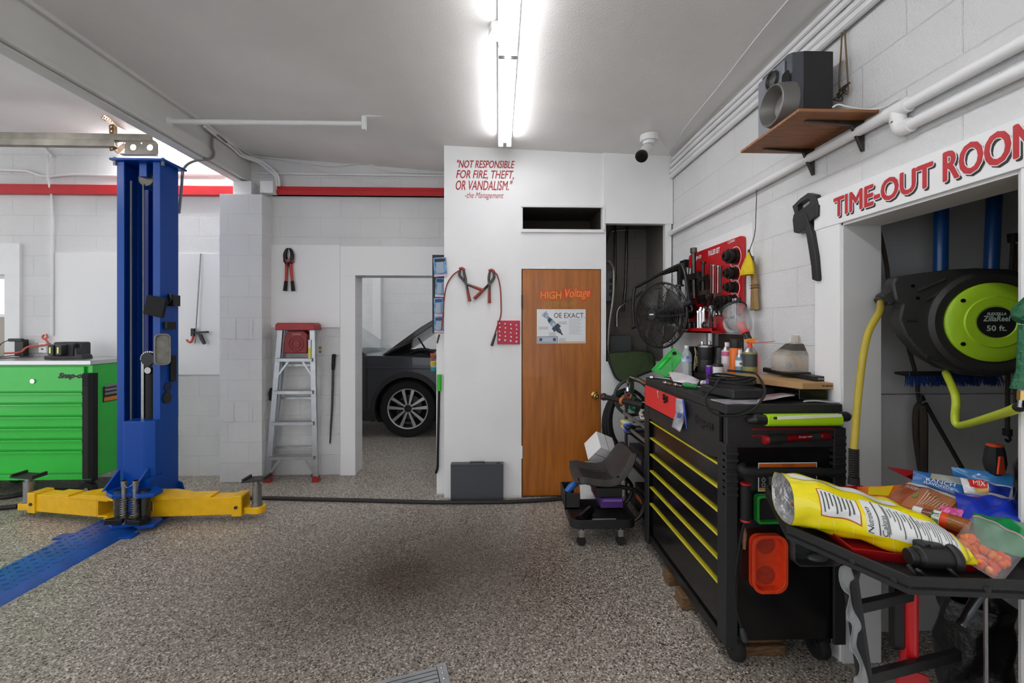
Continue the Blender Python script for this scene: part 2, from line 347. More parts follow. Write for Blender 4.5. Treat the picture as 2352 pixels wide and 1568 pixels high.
# ---------------------------------------------------------------- door in the closet
WOOD=mat('orange_door_wood','b3691c',.38,c2='8f5014',vs=5,stretch=(7,7,.5),lo=.3,hi=.75,coat=.2)
door=struct('door_1',MB().box(dl+.008,dr-.006,YC+.004,YC+.04,.012,2.03),WOOD,bev=.002)
k=py(1366,907,YC); kb=MB(); M=MF((k.x,YC,k.z),(1,0,0),(0,0,1))
kb.lathe([(.033,0),(.033,.006),(.013,.012),(.012,.03),(.024,.042),(.029,.055),(.024,.068),(.012,.07),(.012,.066),(.004,.064)],M,24)
kb.build('door_knob',mat('brass','b5935a',.22,metal=1),door)
hb=MB()
hb.cyl((dl+.004,YC-.004,1.68),(dl+.004,YC-.004,1.8),.007,n=8); hb.build('door_hinge',DSTEEL,door)
MB().cyl((dl+.004,YC-.004,.35),(dl+.004,YC-.004,.46),.007,n=8).build('door_hinge',WHITE2,door)
# ---------------------------------------------------------------- daylight and world
w=bpy.data.worlds.new('world'); SC.world=w; w.use_nodes=True; bg=w.node_tree.nodes['Background']; bg.inputs[0].default_value=(.93,.96,1,1); bg.inputs[1].default_value=1.35
# ---------------------------------------------------------------- two post lift, left bay
LF=3.57
def X_(x,Y): return py(x,750,Y).x
def Zy(y,t): return CH+(HY-y)/F*t
cxa,cxb=X_(268,LF),X_(368,LF); LBk=3.77; ctop=2.84
lift=thing('vehicle_lift','tall blue two post vehicle lift column with yellow swing arms','vehicle lift',((cxa+cxb)/2,3.67,0))
w_=.012; lp=.058
cpoly=[(cxa,LF),(cxa+lp,LF),(cxa+lp,LF+w_),(cxa+w_,LF+w_),(cxa+w_,LBk-w_),(cxb-w_,LBk-w_),(cxb-w_,LF+w_),(cxb-lp,LF+w_),(cxb-lp,LF),(cxb,LF),(cxb,LBk),(cxa,LBk)]
MB().prism(cpoly,MZ((0,0,0)),ctop-.02,.02).build('column',BLUE,lift,bev=.004)
tp=MB().box(cxa-.035,cxb+.05,LF-.03,LBk+.03,ctop,ctop+.018); tpo=tp.build('top_plate',BLUE,lift,bev=.003)
for (bx,by) in ((cxa-.01,LF-.005),(cxb+.025,LF-.005),(cxb+.025,LBk+.01)):
    MB().cyl((bx,by,ctop-.035),(bx,by,ctop+.03),.012,n=6).build('bolt',STEEL,tpo)
hx=X_(321,LF)
MB().box(hx-.03,hx+.03,LF+.03,LF+.09,ctop-.11,ctop).build('pulley_hanger',BLUE,lift,bev=.003)
pb=MB().lathe([(.02,-.012),(.06,-.012),(.06,-.008),(.05,0),(.06,.008),(.06,.012),(.02,.012)],MF((X_(307,LF)+.045,LF+.075,ctop-.115),(1,0,0),(0,0,1)),28); pb.build('pulley',DSTEEL,lift)
CAB=mat('wire_rope','8d8f90',.4,metal=.8,bump=.8,bs=300,bd=.004)
c1=X_(301,LF+.05); c2=X_(327,LF+.05)
MB().tube([(c1,LF+.05,Zy(958,3.62)),(c1,LF+.05,ctop-.14)],.0085,8).build('wire_rope',CAB,lift)
MB().tube([(c2,LF+.06,Zy(815,3.63)),(c2,LF+.06,ctop-.16)],.006,8).build('wire_rope',CAB,lift)
MB().box(X_(311,LF)-.002,X_(320,LF),LF+.09,LF+.13,1.0,ctop-.2).build('lock_ladder',mat('blue_dark','082c86',.4),lift)
# hydraulic cylinder with chain roller
cx=X_(336,LF); zc0=Zy(968,3.6); zc1=Zy(842,3.6)
cyl=MB().lathe([(.043,0),(.043,zc1-zc0-.05),(.03,zc1-zc0-.04),(.03,zc1-zc0+.03)],MZ((cx,LF+.06,zc0)),20).build('hydraulic_cylinder',BLACKR,lift)
MB().box(cx-.042,cx+.03,LF+.035,LF+.085,zc1+.0,zc1+.10).cyl((cx-.012,LF+.025,zc1+.07),(cx-.012,LF+.095,zc1+.07),.052,n=22).build('roller_head',BLACKM,cyl)
MB().cyl((cx,LF+.012,zc1-.02),(cx,LF+.024,zc1-.02),.026,n=16).build('clamp_collar',STEEL,cyl)
ch=MB(); x0=cx-.062
def link(p,ax): ch.cbox(MF(p,(1,0,0),ax),.011,.0085,.006).cbox(MF((p[0],p[1]+.015,p[2]),(1,0,0),ax),.011,.0085,.006)
n=34
for i in range(n): link((x0,LF+.045,zc0+(zc1+.07-zc0)*i/n),(0,0,1))
for i in range(10): a=math.pi-i*math.pi/11; link((cx-.012+.056*math.cos(a),LF+.045,zc1+.07+.056*math.sin(a)),(-math.sin(a),0,math.cos(a)))
ch.build('leaf_chain',STEEL,lift,flat=True)
# carriage
q0=X_(280,3.5); q1=X_(351,3.5); zt=Zy(960,3.53)
car=MB().prism([(q0,3.515),(q0+.012,3.5),(q0+.155,3.5),(q1-.06,3.5),(q1,3.53),(q1,3.64),(q0,3.64)],MZ((0,0,0)),zt-.03,.03).build('carriage',BLUE,lift,bev=.006)
MB().box(q1-.035,q1+.02,3.44,3.6,.25,.34).build('carriage_side',BLUE,lift)
pl=[(X_(232,3.38),3.42),(X_(236,3.3),3.33),(X_(262,3.3),3.28),(X_(297,3.3),3.33),(X_(322,3.3),3.28),(X_(352,3.3),3.31),(X_(363,3.35),3.4),(X_(350,3.5),3.52),(X_(262,3.5),3.52)]
MB().prism(pl,MZ((0,0,0)),.03,.255).build('arm_bracket',BLUE,lift,bev=.006)
MB().prism([(a,b) for a,b in pl],MZ((0,0,0)),.03,.028).build('arm_bracket',BLUE,lift,bev=.006)
for xx,ww in ((X_(272,3.5),-1),(X_(318,3.42),1)):
    MB().prism([(3.35,.285),(3.5,.285),(3.5,.41),(3.46,.38)],MF((xx,0,0),(0,1,0),(0,0,1)),.016).build('gusset',BLUE,lift,bev=.003)
MB().box(cxa-.04,cxb+.08,3.5,LBk+.04,0,.022).build('base_plate',BLUE,lift,bev=.003)
MB().prism([(cxb-.16,.02),(cxb+.075,.02),(cxb+.03,.2),(cxb,.215),(cxb-.16,.215)],MF((0,LBk+.012,0),(1,0,0),(0,0,1)),.012).build('rear_brace',BLUE,lift,bev=.003)
SPR=mat('spring_steel','8a8680',.4,metal=.9,var=.3,vs=50)
for xi,pxx in enumerate((268,326)):            # pivot pins
    X=X_(pxx,3.33); MB().cyl((X,3.36,.05),(X,3.36,.27),.034,n=20).cyl((X,3.36,.285),(X,3.36,.296),.036,n=20).build('pivot_pin',DSTEEL,lift)
for pxx in (284,310):                          # restraint pins with springs
    X=X_(pxx,3.31); pin=MB().cyl((X,3.315,.06),(X,3.315,.38),.016,n=12).cyl((X,3.315,.34),(X,3.315,.38),.019,n=12).build('restraint_pin',STEEL,lift)
    MB().tube([(X+.023*math.cos(i*.7),3.315+.023*math.sin(i*.7),.1+i*.0019) for i in range(80)],.0045,5).build('spring',SPR,pin)
    sgn=1 if pxx==310 else -1
    MB().prism([(X-.02,3.26),(X+.04*sgn+.05,3.24),(X+.04*sgn+.07,3.31),(X,3.35)] if sgn>0 else [(X+.02,3.27),(X-.10,3.26),(X-.12,3.29),(X,3.35)],MZ((0,0,0)),.035,.075).build('restraint_gear',BLACKM,lift,bev=.004)
MB().tube([(X_(285,3.3),3.295,.37),(X_(290,3.28),3.27,.355),(X_(297,3.28),3.265,.345),(X_(304,3.28),3.27,.36),(X_(310,3.3),3.295,.37)],.002,5,sub=4).build('pin_ring',CHROME,lift)
def arm(side):
    if side>0: A=pz(353,1187,.055); B=pz(556,1181,.055); P=pz(335,1180,.1)
    else: A=pz(222,1187,.055); B=pz(66,1173,.055); P=pz(262,1180,.1)
    A=Vector((A.x,A.y,0)); B=Vector((B.x,B.y,0)); d=(B-A).normalized(); L=(B-A).length
    M=MF((A.x,A.y,.055),d,(d.y*-side,d.x*side,0)) ; M=Matrix.Translation((0,0,0))@MF((A.x,A.y,.055),d,Vector((0,0,1)).cross(d)*side,(0,0,1))
    a=MB()
    # box tube: local x along arm, y away from the viewer, z up
    a.box(.0,L,0,.11,0,.135,M)
    a.box(-.10,.0,-.0,.12,.0,.014,M); a.box(-.10,.0,-.0,.12,.121,.135,M); a.box(-.012,0,0,.11,0,.135,M)
    tongue=[(-.19,.03),(-.17,-.02),(-.10,-.03),(-.1,.14),(-.17,.13)]
    a.prism(tongue,M,.012,.0); 
    hump=[(-.17,.150),(-.10,.175),(.10,.17),(.27,.137),(.27,.135),(.0,.135),(-.1,.14),(-.17,.138)]
    Mh=M@Matrix(((1,0,0,0),(0,0,-1,0),(0,1,0,0),(0,0,0,1)))
    hm=MB()
    hm.prism(hump,Mh,.14,-.125)
    hm.box(.27,.42,.0,.11,.135,.15,M)
    o=a.build('swing_arm',YELL,lift,bev=.004)
    hm.build('arm_cover',YELL,o,bev=.003)
    MB().box(L-.075,L,-.012,.122,-.012,.147,M).build('arm_collar',YELL,o,bev=.006)
    MB().cyl(M@Vector((L-.04,-.02,.06)),M@Vector((L-.04,0,.06)),.013,n=6).build('stop_bolt',DSTEEL,o)
    e=MB().prism([(L,.02)]+[(L+.10+.05*math.cos(t),.055+.055*math.sin(t)) for t in [math.radians(-90+18*i) for i in range(11)]]+[(L,.09)],M,.05,-.005); e.build('arm_end',YELL,o,bev=.004)
    c=Vector(M@Vector((L+.085,.055,.045)))
    post=MB().cyl(c,c+Vector((0,0,.02)),.042,n=20).cyl(c+Vector((0,0,.0)),c+Vector((0,0,.17)),.034,n=20).cyl(c+Vector((0,0,.17)),c+Vector((0,0,.20)),.024,n=16).build('pad_post',STEEL,o)
    R=MF((c.x,c.y,c.z+.205),(1,0,side*.08),(0,1,0)); pd=MB().box(-.09,.09,-.06,.06,0,.012,R)
    for sx in (-1,1): pd.prism([(-.06,.012),(.06,.012),(.06,.03),(-.06,.03)],R@MF((sx*.078,0,0),(0,1,0),(0,0,1)),.018,-.009)
    pd.build('lift_pad',mat('worn_black','2c2a28',.6,var=.3,vs=40),o,bev=.003)
arm(1); arm(-1)
# small fittings on the column
sx=cxb+.002
pf=MB(); M=MF((X_(368,3.57)-.005,3.545,1.68),(.97,0,-.22),(.22,0,.97))
pf.prism(rrect(.15,.155,.012),M,.03,0); pf.box(-.065,.065,-.06,.065,-.0,.012,M); pf.build('lock_release_cover',mat('black_cloth','141414',.85,bump=.2,bs=120),lift,bev=.004)
for bb in ((.05,3.64,3.72,1.69,1.78),(.03,3.6,3.7,1.5,1.56)): MB().box(sx,sx+bb[0],*bb[1:]).build('release_bracket',BLACKM,lift,bev=.003)
MB().tube([(sx+.02,3.62,1.77),(sx+.05,3.6,1.79),(sx+.06,3.6,1.74),(sx+.03,3.6,1.70)],.004,6,sub=4).build('release_loop',DSTEEL,lift)
tr=MB(); M=MF((sx+.02,3.565,Zy(800,3.6)),(.8,.6,0),(0,0,1))
tr.ring(rrect(.105,.25,.035),rrect(.085,.23,.03),M,.045,0).prism(rrect(.1,.245,.033),M,.006,0); tr.build('metal_tray',mat('dull_tin','8f8d86',.4,metal=.8,var=.25,vs=25),lift,bev=.003)
MB().box(sx,sx+.02,3.66,3.72,Zy(874,3.65),Zy(815,3.65)).build('guide_block',BLACKM,lift,bev=.004)
hz=Zy(887,3.6)
MB().cyl((sx-.004,3.645,hz),(sx+.003,3.645,hz),.04,n=24).build('cable_port',mat('blue_hole','04184a',.5),lift)
MB().cyl((sx,3.635,hz-.085),(sx+.008,3.635,hz-.085),.046,n=24).build('port_cover',BLACKP,lift)
# chequer plate cover running across the floor to the other column
CHK=mat('blue_tread_plate','1a58b0',.38,var=.35,vs=5,bump=.1,bs=90)
fp=thing('floor_cover_plate','worn blue tread plate ramp lying on the floor towards the viewer','floor plate',(-2.91,2.0,0))
xa,xb=-3.13,-2.70
pm=MB().prism([(xa,0),(xa+.07,.03),(xb-.07,.03),(xb,0)],MF((0,3.46,0),(1,0,0),(0,0,1)),4.6)
for i in range(5):
    for j in range(64):
        x=xa+.09+i*.062; y=3.42-j*.045; a=.7 if (i+j)%2 else -.7
        pm.cbox(MZ((x,y,.031),a),.014,.0035,.0022)
pm.build('tread_plate',CHK,fp,ang=25)
for xx in (xa-.05,xb-.03): MB().box(xx,xx+.1,3.2,3.28,0,.012).build('fixing_tab',BLUE,fp,bev=.002)
# ---------------------------------------------------------------- green roller cabinet
GY=3.95; gx1=X_(208,GY); gx0=-6.1; gy1=4.5
g=thing('tool_cabinet','bright green wide tool cabinet with a stainless top behind the lift','tool cabinet',((gx0+gx1)/2,4.22,0))
gz=lambda y:py(100,y,GY).z
zb=gz(1101); ztp=gz(838)
MB().box(gx0,gx1,GY+.02,gy1,zb,ztp).build('body',GREEN,g,bev=.006)
ys=[841,900,926,955,981.5,1008,1034,1088]
for i,(a,b) in enumerate(zip(ys,ys[1:])):
    d=MB().box(gx0+.02,gx1-.055,GY-.002,GY+.02,gz(b)+.007,gz(a)-.004); dr_=d.build('drawer',GREEN,g,bev=.004)
    if i: MB().prism([(GY-.002,gz(a)-.026),(GY-.022,gz(a)-.022),(GY-.022,gz(a)-.006),(GY-.002,gz(a)-.004)],MF((gx0+.02,0,0),(0,1,0),(0,0,1)),gx1-.075-gx0).build('drawer_pull',GREEN,dr_,bev=.002)
    if i==0:
        k=py(77,875,GY); MB().cyl((k.x,GY-.012,k.z),(k.x,GY,k.z),.02,n=20).build('lock',CHROME,dr_)
        k=py(135,871,GY); MB().text('Snap-on',MY((k.x,GY-.0022,k.z)),w=.235,h=.055,ext=.001,shear=.35,bold=.0045).build('lettering',BLACKP,dr_,flat=True)
MB().box(gx0,gx1-.002,GY-.003,GY+.02,zb-.005,gz(1090)).build('bottom_rail',GREEN,g,bev=.004)
tpm=MB().box(gx0-.01,gx1+.01,GY-.012,gy1+.01,ztp+.001,gz(828)); tpm.build('worktop',mat('stainless','c9cacb',.3,metal=.9,var=.06,vs=30,stretch=(1,12,12)),g,bev=.003)
bm=MB()
bx=gx1-.005
bm.prism([(bx-.045,GY-.025),(bx+.005,GY-.025),(bx+.03,GY+.0),(bx+.03,GY+.045),(bx-.045,GY+.0)],MZ((0,0,0)),gz(857)-gz(1099),gz(1099))
for i in range(5): bm.box(bx-.046,bx+.008,GY-.029,GY+.005,gz(862)-i*.02-.007,gz(862)-i*.02)
bm.build('corner_bumper',BLACKR,g,bev=.004)
lb=MB(); a=px(236,897,gx1); b=px(268,925,gx1)
lb.prism([(a.y,gz(930)),(a.y+.25,gz(930)),(a.y+.25,gz(893)),(a.y,gz(893))],MF((gx1+.001,0,0),(0,1,0),(0,0,1)),.002)
lb.mi(1); 
for i in range(3): lb.prism([(a.y+.02,gz(926)+.05+i*.035),(a.y+.23,gz(926)+.05+i*.035),(a.y+.23,gz(926)+.07+i*.035),(a.y+.02,gz(926)+.07+i*.035)],MF((gx1+.003,0,0),(0,1,0),(0,0,1)),.001)
lb.mi(2).prism([(a.y+.01,gz(928)),(a.y+.24,gz(928)),(a.y+.24,gz(928)+.035),(a.y+.01,gz(928)+.035)],MF((gx1+.003,0,0),(0,1,0),(0,0,1)),.001)
lb.build('warning_label',[BLACKP,mat('label_grey','8d8d8d',.6),mat('label_orange','d8862c',.5)],g,flat=True)
for wx in (gx1-.08,-4.7,):
    for wy in (GY+.09,gy1-.09):
        cst=MB().box(wx-.035,wx+.035,wy-.03,wy+.03,.13,zb).build('caster',BLACKM,g)
        MB().lathe([(.02,-.022),(.062,-.022),(.066,-.012),(.066,.012),(.062,.022),(.02,.022)],MF((wx,wy-.02,.0662),(1,0,0),(0,0,1)),24).build('wheel',BLACKR,cst)
        MB().cyl((wx,wy-.047,.066),(wx,wy-.03,.066),.018,n=14).build('hub',STEEL,cst)
zt=gz(828)
# items on the green cabinet
yy=4.2
def on(x,Y): return py(x,750,Y).x
c=thing('battery_charger','black dual battery charger on the green cabinet top','charger',(on(165,yy),yy,zt))
MB().prism([(on(121,yy),zt),(on(186,yy),zt),(on(186,yy),zt+.03),(on(121,yy),zt+.03)],MF((0,yy+.08,0),(1,0,0),(0,0,1)),.16).build('charger_base',BLACKP,c,bev=.005)
MB().prism(rrect(on(186,yy)-on(122,yy),.15,.02,cx=(on(122,yy)+on(186,yy))/2,cy=zt+.08),MF((0,yy+.1,0),(1,0,0),(0,0,1)),.1).build('charger_back',BLACKP,c,bev=.006)
for xx in (128,146):
    p=MB().prism(rrect(.055,.1,.012,cx=on(xx,yy-.05),cy=zt+.085),MF((0,yy,0),(1,0,0),(0,0,1)),.1).build('battery',mat('dark_grey_plastic','2a2c2b',.4),c,bev=.008)
    MB().box(on(xx,yy-.05)-.006,on(xx,yy-.05)+.006,yy-.105,yy-.1,zt+.055,zt+.11).build('charge_light',mat('charge_light','b8c46a',.4,emit=.4),p)
MB().prism(rrect(.06,.115,.012,cx=on(169,yy),cy=zt+.085),MF((0,yy,0),(1,0,0),(0,0,1)),.04).build('empty_bay',mat('slate','33363a',.5),c,bev=.006)
c=thing('battery_cradle','low black plastic cradle right of the battery charger','cradle',(on(190,yy),yy-.02,zt))
MB().prism([(on(165,yy),zt+.0),(on(210,yy),zt),(on(207,yy),zt+.04),(on(196,yy),zt+.045),(on(194,yy),zt+.1),(on(190,yy),zt+.1),(on(189,yy),zt+.03),(on(172,yy),zt+.032)],MF((0,yy+.02,0),(1,0,0),(0,0,1)),.1).build('cradle_body',BLACKP,c,bev=.005)
MB().tube([(on(183,yy),yy+.0,zt+.12),(on(190,yy),yy-.02,zt+.125),(on(194,yy),yy-.03,zt+.09)],.004,6,sub=5).build('cable',BLACKP,c)
ad=thing('power_adapter','black plug adapter in the wall outlet above the green cabinet','power adapter',(on(66,YB),YB,zt))
q=py(66,796,YB); MB().box(q.x-.045,q.x+.04,YB-.09,YB-.035,q.z-.09,q.z+.075).build('adapter_body',BLACKP,ad,bev=.006)
MB().box(q.x-.1,q.x+.035,YB-.1,YB-.07,q.z+.055,q.z+.085).build('adapter_head',BLACKP,ad,bev=.008)
MB().tube([(q.x-.1,YB-.085,q.z+.07),(q.x-.17,YB-.1,q.z+.02),(q.x-.16,YB-.12,q.z-.1),(q.x-.1,4.3,zt+.006),(q.x+.1,4.2,zt+.005),(q.x+.33,4.25,zt+.02)],.004,6,sub=6).build('cable',BLACKP,ad)
MB().tube([(q.x+.0,YB-.06,q.z-.08),(q.x+.01,YB-.07,zt+.02),(q.x,4.1,zt+.004)],.004,6,sub=4).build('cable',BLACKP,ad)
ob=thing('outlet_box','grey steel outlet box on the block wall above the green cabinet','outlet',(on(95,YB),YB,zt))
a=py(57,787,YB); b=py(98,810,YB); MB().box(a.x,b.x,YB-.035,YB,b.z,a.z).build('box_body',mat('grey_galv','a29f98',.5,metal=.4),ob,bev=.003)
a=py(101,787,YB); b=py(117,809,YB); ps=MB().box(a.x,b.x,YB-.05,YB,b.z,a.z); ps.mi(1)
for k in (.035,.075): ps.box((a.x+b.x)/2-.012,(a.x+b.x)/2+.012,YB-.0515,YB-.05,b.z+k-.008,b.z+k+.008)
ps.build('switch_plate',[WHITE2,DSTEEL],ob,bev=.002)
REDC=mat('faded_red_plastic','c4574a',.5)
q=py(119,775,YB); c=MB().tube([(q.x-.03,YB-.045,q.z+.03),(q.x-.04,YB-.05,q.z+.0),(q.x,YB-.05,q.z-.03),(q.x+.005,YB-.055,q.z-.07),(q.x-.15,YB-.08,q.z-.09),(q.x-.2,YB-.1,q.z-.14),(q.x-.32,YB-.13,q.z-.15)],.009,8,sub=6).tube([(q.x-.005,YB-.045,q.z+.035),(q.x+.005,YB-.05,q.z-.0),(q.x-.03,YB-.05,q.z-.01)],.008,8,sub=4)
tag(c.build('extension_cord',REDC),'faded red cord looped round the conduit and over the outlet','cord')
# ---------------------------------------------------------------- conduits, left wall
def pipe(name,label,pts,r,m=WHITE2,cat='conduit',sub=0,group=None): return tag(MB().tube(pts,r,10,sub=sub).build(name,m),label,cat,group)
pipe('conduit','thin vertical conduit down the left block wall above the green cabinet',[py(127,360,YB)+Vector((0,-.075,0)),py(127,410,YB)+Vector((0,-.075,0)),py(127,455,YB)+Vector((0,-.03,0)),py(127,770,YB)+Vector((0,-.03,0))],.011)
pipe('electrical_cable','grey cable pair sagging along the wall above the red rail',[py(x,y,YB)+Vector((0,-.02,0)) for x,y in ((-60,390),(40,393),(70,395),(95,404),(120,407),(150,404),(185,402),(270,405),(400,401),(520,402))],.013,sub=4)
pipe('ceiling_cable','pale cable running down from the ceiling to the vertical conduit',[py(x,y,YB)+Vector((0,-.02,0)) for x,y in ((95,325),(110,345),(125,362))],.011,sub=4)
pipe('conduit','horizontal conduit high on the back wall above the red rail and ladder',[py(597,399,YB)+Vector((0,-.018,0)),py(1024,405,YB)+Vector((0,-.018,0))],.011)
pipe('telephone_wire','thin sagging wire strung along the top of the back wall',[py(x,y,YB)+Vector((0,-.03,0)) for x,y in ((570,360),(600,363),(660,370),(725,380),(770,384),(840,378),(900,396),(1015,400))],.005,sub=5)
pipe('telephone_wire','thin wire drooping from the conduit down to the red rail',[py(x,y,YB)+Vector((0,-.035,0)) for x,y in ((660,368),(730,392),(800,410),(880,428),(960,436),(1010,438))],.003,sub=5)
jb=thing('junction_box','white square junction box at the left end of the red rail','junction box',py(630,438,YB))
a=py(616,427,YB); b=py(643,452,YB); MB().box(a.x,b.x,YB-.14,YB-.05,b.z,a.z).build('box_body',WHITE2,jb,bev=.004)
MB().box(a.x-.003,b.x+.003,YB-.147,YB-.14,b.z-.003,a.z+.003).build('cover',WHITE2,jb,bev=.002)
bxs=bx1+.022
pipe('conduit','left pipe of the bent pair dropping from the beam to the junction box',[px(470,290,bx1+.06),px(498,313,bxs+.01),px(530,337,bxs),px(556,359,bxs),py(592,372,4.44),py(614,388,4.45),py(633,406,4.45),py(635,428,4.45)],.012,sub=5)
pipe('conduit','right pipe of the bent pair dropping from the beam to the junction box',[px(478,288,bx1+.06),px(505,312,bxs+.01),px(536,334,bxs),px(562,357,bxs),py(596,368,4.44),py(622,386,4.45),py(639,406,4.45),py(641,428,4.45)],.012,sub=5)
pipe('flexible_conduit','grey flexible conduit looping off the beam and curving down to the lift',[px(520,326,bxs+.02),px(500,311,bxs+.02),px(489,315,bxs),px(487,335,bxs),px(491,352,bxs),px(483,364,bxs),py(450,369,3.86),py(430,378,3.85),py(420,395,3.84),py(417,430,3.84),py(411,490,3.84)],.011,m=mat('grey_conduit','7d7c78',.5),sub=6)
pp=thing('hanging_pipe','white pipe hung crosswise under the ceiling between beam and bracket','pipe',py(618,282,3.42))
A=py(400,279,3.42); A.x=bx1; B=py(835,284,3.42); MB().tube([A,B],.019,12).build('pipe',WHITE,pp)
pb=MB().box(B.x-.01,B.x+.02,B.y-.02,B.y+.02,B.z-.05,zc(B.x)-.004).box(B.x-.01,B.x+.18,B.y-.02,B.y+.02,zc(B.x)-.012,zc(B.x)-.003); pb.build('ceiling_bracket',WHITE,pp,bev=.003)
MB().cyl(A-Vector((.003,0,0)),A+Vector((.012,0,0)),.032,n=16).build('end_flange',WHITE,pp)
# garage door track
GALV=mat('galvanised_dirty','8f8a80',.42,metal=.75,var=.35,vs=7)
tk=thing('door_track','dirty galvanised overhead door track high in the left bay','door track',py(180,325,3.72))
def rail(y0,y1,Y,xa,xb):
    a=py(xa,y0,Y); b=py(xb,y0,Y); z1=a.z; z0=py(xa,y1,Y).z
    return MB().prism([(Y,z0),(Y+.05,z0),(Y+.05,z0+.008),(Y+.006,z0+.012),(Y+.006,z1-.012),(Y+.05,z1-.008),(Y+.05,z1),(Y,z1)],MF((a.x-.8,0,0),(0,1,0),(0,0,1)),b.x-a.x+.8)
rail(303,318,3.72,0,350).build('track_rail',GALV,tk,bev=.002); rail(317,332,3.70,0,262).build('track_rail',GALV,tk,bev=.002)
RUST=mat('perforated_angle','9a7a5a',.5,metal=.6,var=.35,vs=25)
def angle(p,q,w=.035):
    p=Vector(p);q=Vector(q); L=(q-p).length; M=MD(p,q-p,(0,1,0)); m=MB().box(-.002,.002,0,w,0,L,M); k=max(1,int(L/.04)); h=L/k; N_=16
    R=M@Matrix(((1,0,0,0),(0,0,-1,0),(0,1,0,0),(0,0,0,1)))
    for i in range(k):
        c0=(w/2,(i+.5)*h); out=[]; inn=[]
        for q_ in range(N_):
            t=2*math.pi*q_/N_; c,sn=math.cos(t),math.sin(t); kk=min((w/2)/max(abs(c),1e-6),(h/2)/max(abs(sn),1e-6)); out.append((c0[0]+c*kk,c0[1]+sn*kk)); inn.append((c0[0]+.0085*c,c0[1]+.0085*sn))
        m.ring(out,inn,R,.004,-.002)
    return m
angle(py(233,272,3.75),py(300,305,4.25)).build('angle_hanger',RUST,tk,flat=True)
angle(py(260,285,3.8),py(262,345,3.74)).build('angle_hanger',RUST,tk,flat=True)
angle(py(262,345,3.74),py(284,328,3.95)).build('angle_hanger',RUST,tk,flat=True)
a=py(287,326,3.68); b=py(364,358,3.68); bh=MB(); M=MY(((a.x+b.x)/2,3.68,(a.z+b.z)/2)); W=b.x-a.x; H=a.z-b.z
def quad_hole(cx,hw):   # square to circle ring
    n=24; out=[]; inn=[]
    for i in range(n):
        t=2*math.pi*i/n; c,s=math.cos(t),math.sin(t); k=min(hw/max(abs(c),1e-6),(H/2)/max(abs(s),1e-6)); out.append((cx+c*k,s*k)); inn.append((cx+.024*c,.012+.024*s))
    bh.ring(out,inn,M,.004)
quad_hole(-W/4,W/4); quad_hole(W/4,W/4); bh.box(a.x-.01,b.x,3.64,3.68,b.z-.004,b.z+.004)
bh.build('bracket_plate',GALV,tk,flat=True)
# caulking gun with a long rod on the white sheet
cg=thing('caulking_gun','black caulking gun with a long thin rod hanging on the white sheet','caulking gun',py(455,770,YB-.05))
MB().tube([py(461,582,YB-.03),py(448,788,YB-.05)],.006,6).build('push_rod',STEEL,cg)
MB().bar(py(443,764,YB-.05),py(478,762,YB-.05),.03,.018).box(py(447,0,YB).x,py(455,0,YB).x,YB-.06,YB-.03,py(0,772,YB).z,py(0,754,YB).z).build('gun_frame',BLACKM,cg,bev=.003)
MB().prism([(0,0),(.035,-.005),(.075,-.1),(.05,-.11),(.02,-.06)],MY(py(457,766,YB-.04)),.02).build('trigger_grip',BLACKP,cg,bev=.004)
MB().tube([py(444,768,YB-.05),py(442,780,YB-.05),py(436,786,YB-.05),py(429,780,YB-.05)],.011,8,sub=4).build('hook_handle',REDC,cg)
# ---------------------------------------------------------------- things along the back wall
def skin(name,verts,edges,radii,m,parent,root=0,sub=2):
    """one continuous limb surface grown on a skeleton"""
    me=bpy.data.meshes.new(name); inv=parent_world(parent).inverted()
    me.from_pydata([inv@Vector(v) for v in verts],edges,[]); o=bpy.data.objects.new(name,me); COL.objects.link(o); o.parent=parent
    md=o.modifiers.new('skin','SKIN'); md.use_smooth_shade=True
    for i,v in enumerate(me.skin_vertices[0].data):
        r=radii[i]; v.radius=(r,r) if not isinstance(r,tuple) else r; v.use_root=(i==root)
    sb=o.modifiers.new('sub','SUBSURF'); sb.levels=sub; sb.render_levels=sub
    me.materials.append(m); return o
# step ladder
LADR=mat('red_ladder_plastic','a8262a',.45,var=.2,vs=9)
ld=thing('step_ladder','aluminium step ladder with a red top leaning against the back wall','ladder',(-2.0,4.36,0))
Lf=pz(619,1104,0); Rf=pz(725,1106,0); Lf.y=Rf.y=4.335
Lt=py(645,752,4.37); Rt=py(718,752,4.37)
fr=lambda a,b,w,d,nm,m=ALU,up=(0,1,0):MB().bar(a,b,w,d,up).build(nm,m,ld,bev=.002)
fr(Lf,Lt,.05,.03,'front_rail'); fr(Rf,Rt,.05,.03,'front_rail')
Lb=pz(636,1085,0); Rb=pz(737,1081,0); Lb.y=Rb.y=4.475
fr(Lb,Lt+Vector((.03,.07,0)),.03,.02,'back_rail'); fr(Rb,Rt+Vector((-.0,.07,0)),.03,.02,'back_rail')
def lrp(a,b,t): return a+(b-a)*t
for y0,y1 in ((820,829),(892,901),(961,971),(1037,1046)):
    t=(Lf.z+ (CH-(y0-HY)/1000*4.4))/Lt.z
    a=lrp(Lf,Lt,t); b=lrp(Rf,Rt,t); st=MB().box(a.x,b.x,a.y-.035,a.y+.04,a.z-.006,a.z).box(a.x,b.x,a.y-.035,a.y-.03,a.z-.036,a.z); so=st.build('step',ALU,ld,bev=.002)
    if y0==892: MB().box((a.x+b.x)/2-.07,(a.x+b.x)/2+.06,a.y-.0365,a.y-.035,a.z-.03,a.z-.006).build('step_label',WHITE2,so)
    if y0 in(820,1037):
        for P,q,s in ((Lf,Lt,1),(Rf,Rt,-1)):
            e=lrp(P,q,t-.13); MB().bar(e+Vector((0,-.01,0)),Vector((lrp(P,q,t).x+s*.11,e.y,a.z-.02)),.018,.006,(0,1,0)).build('step_brace',ALU,ld)
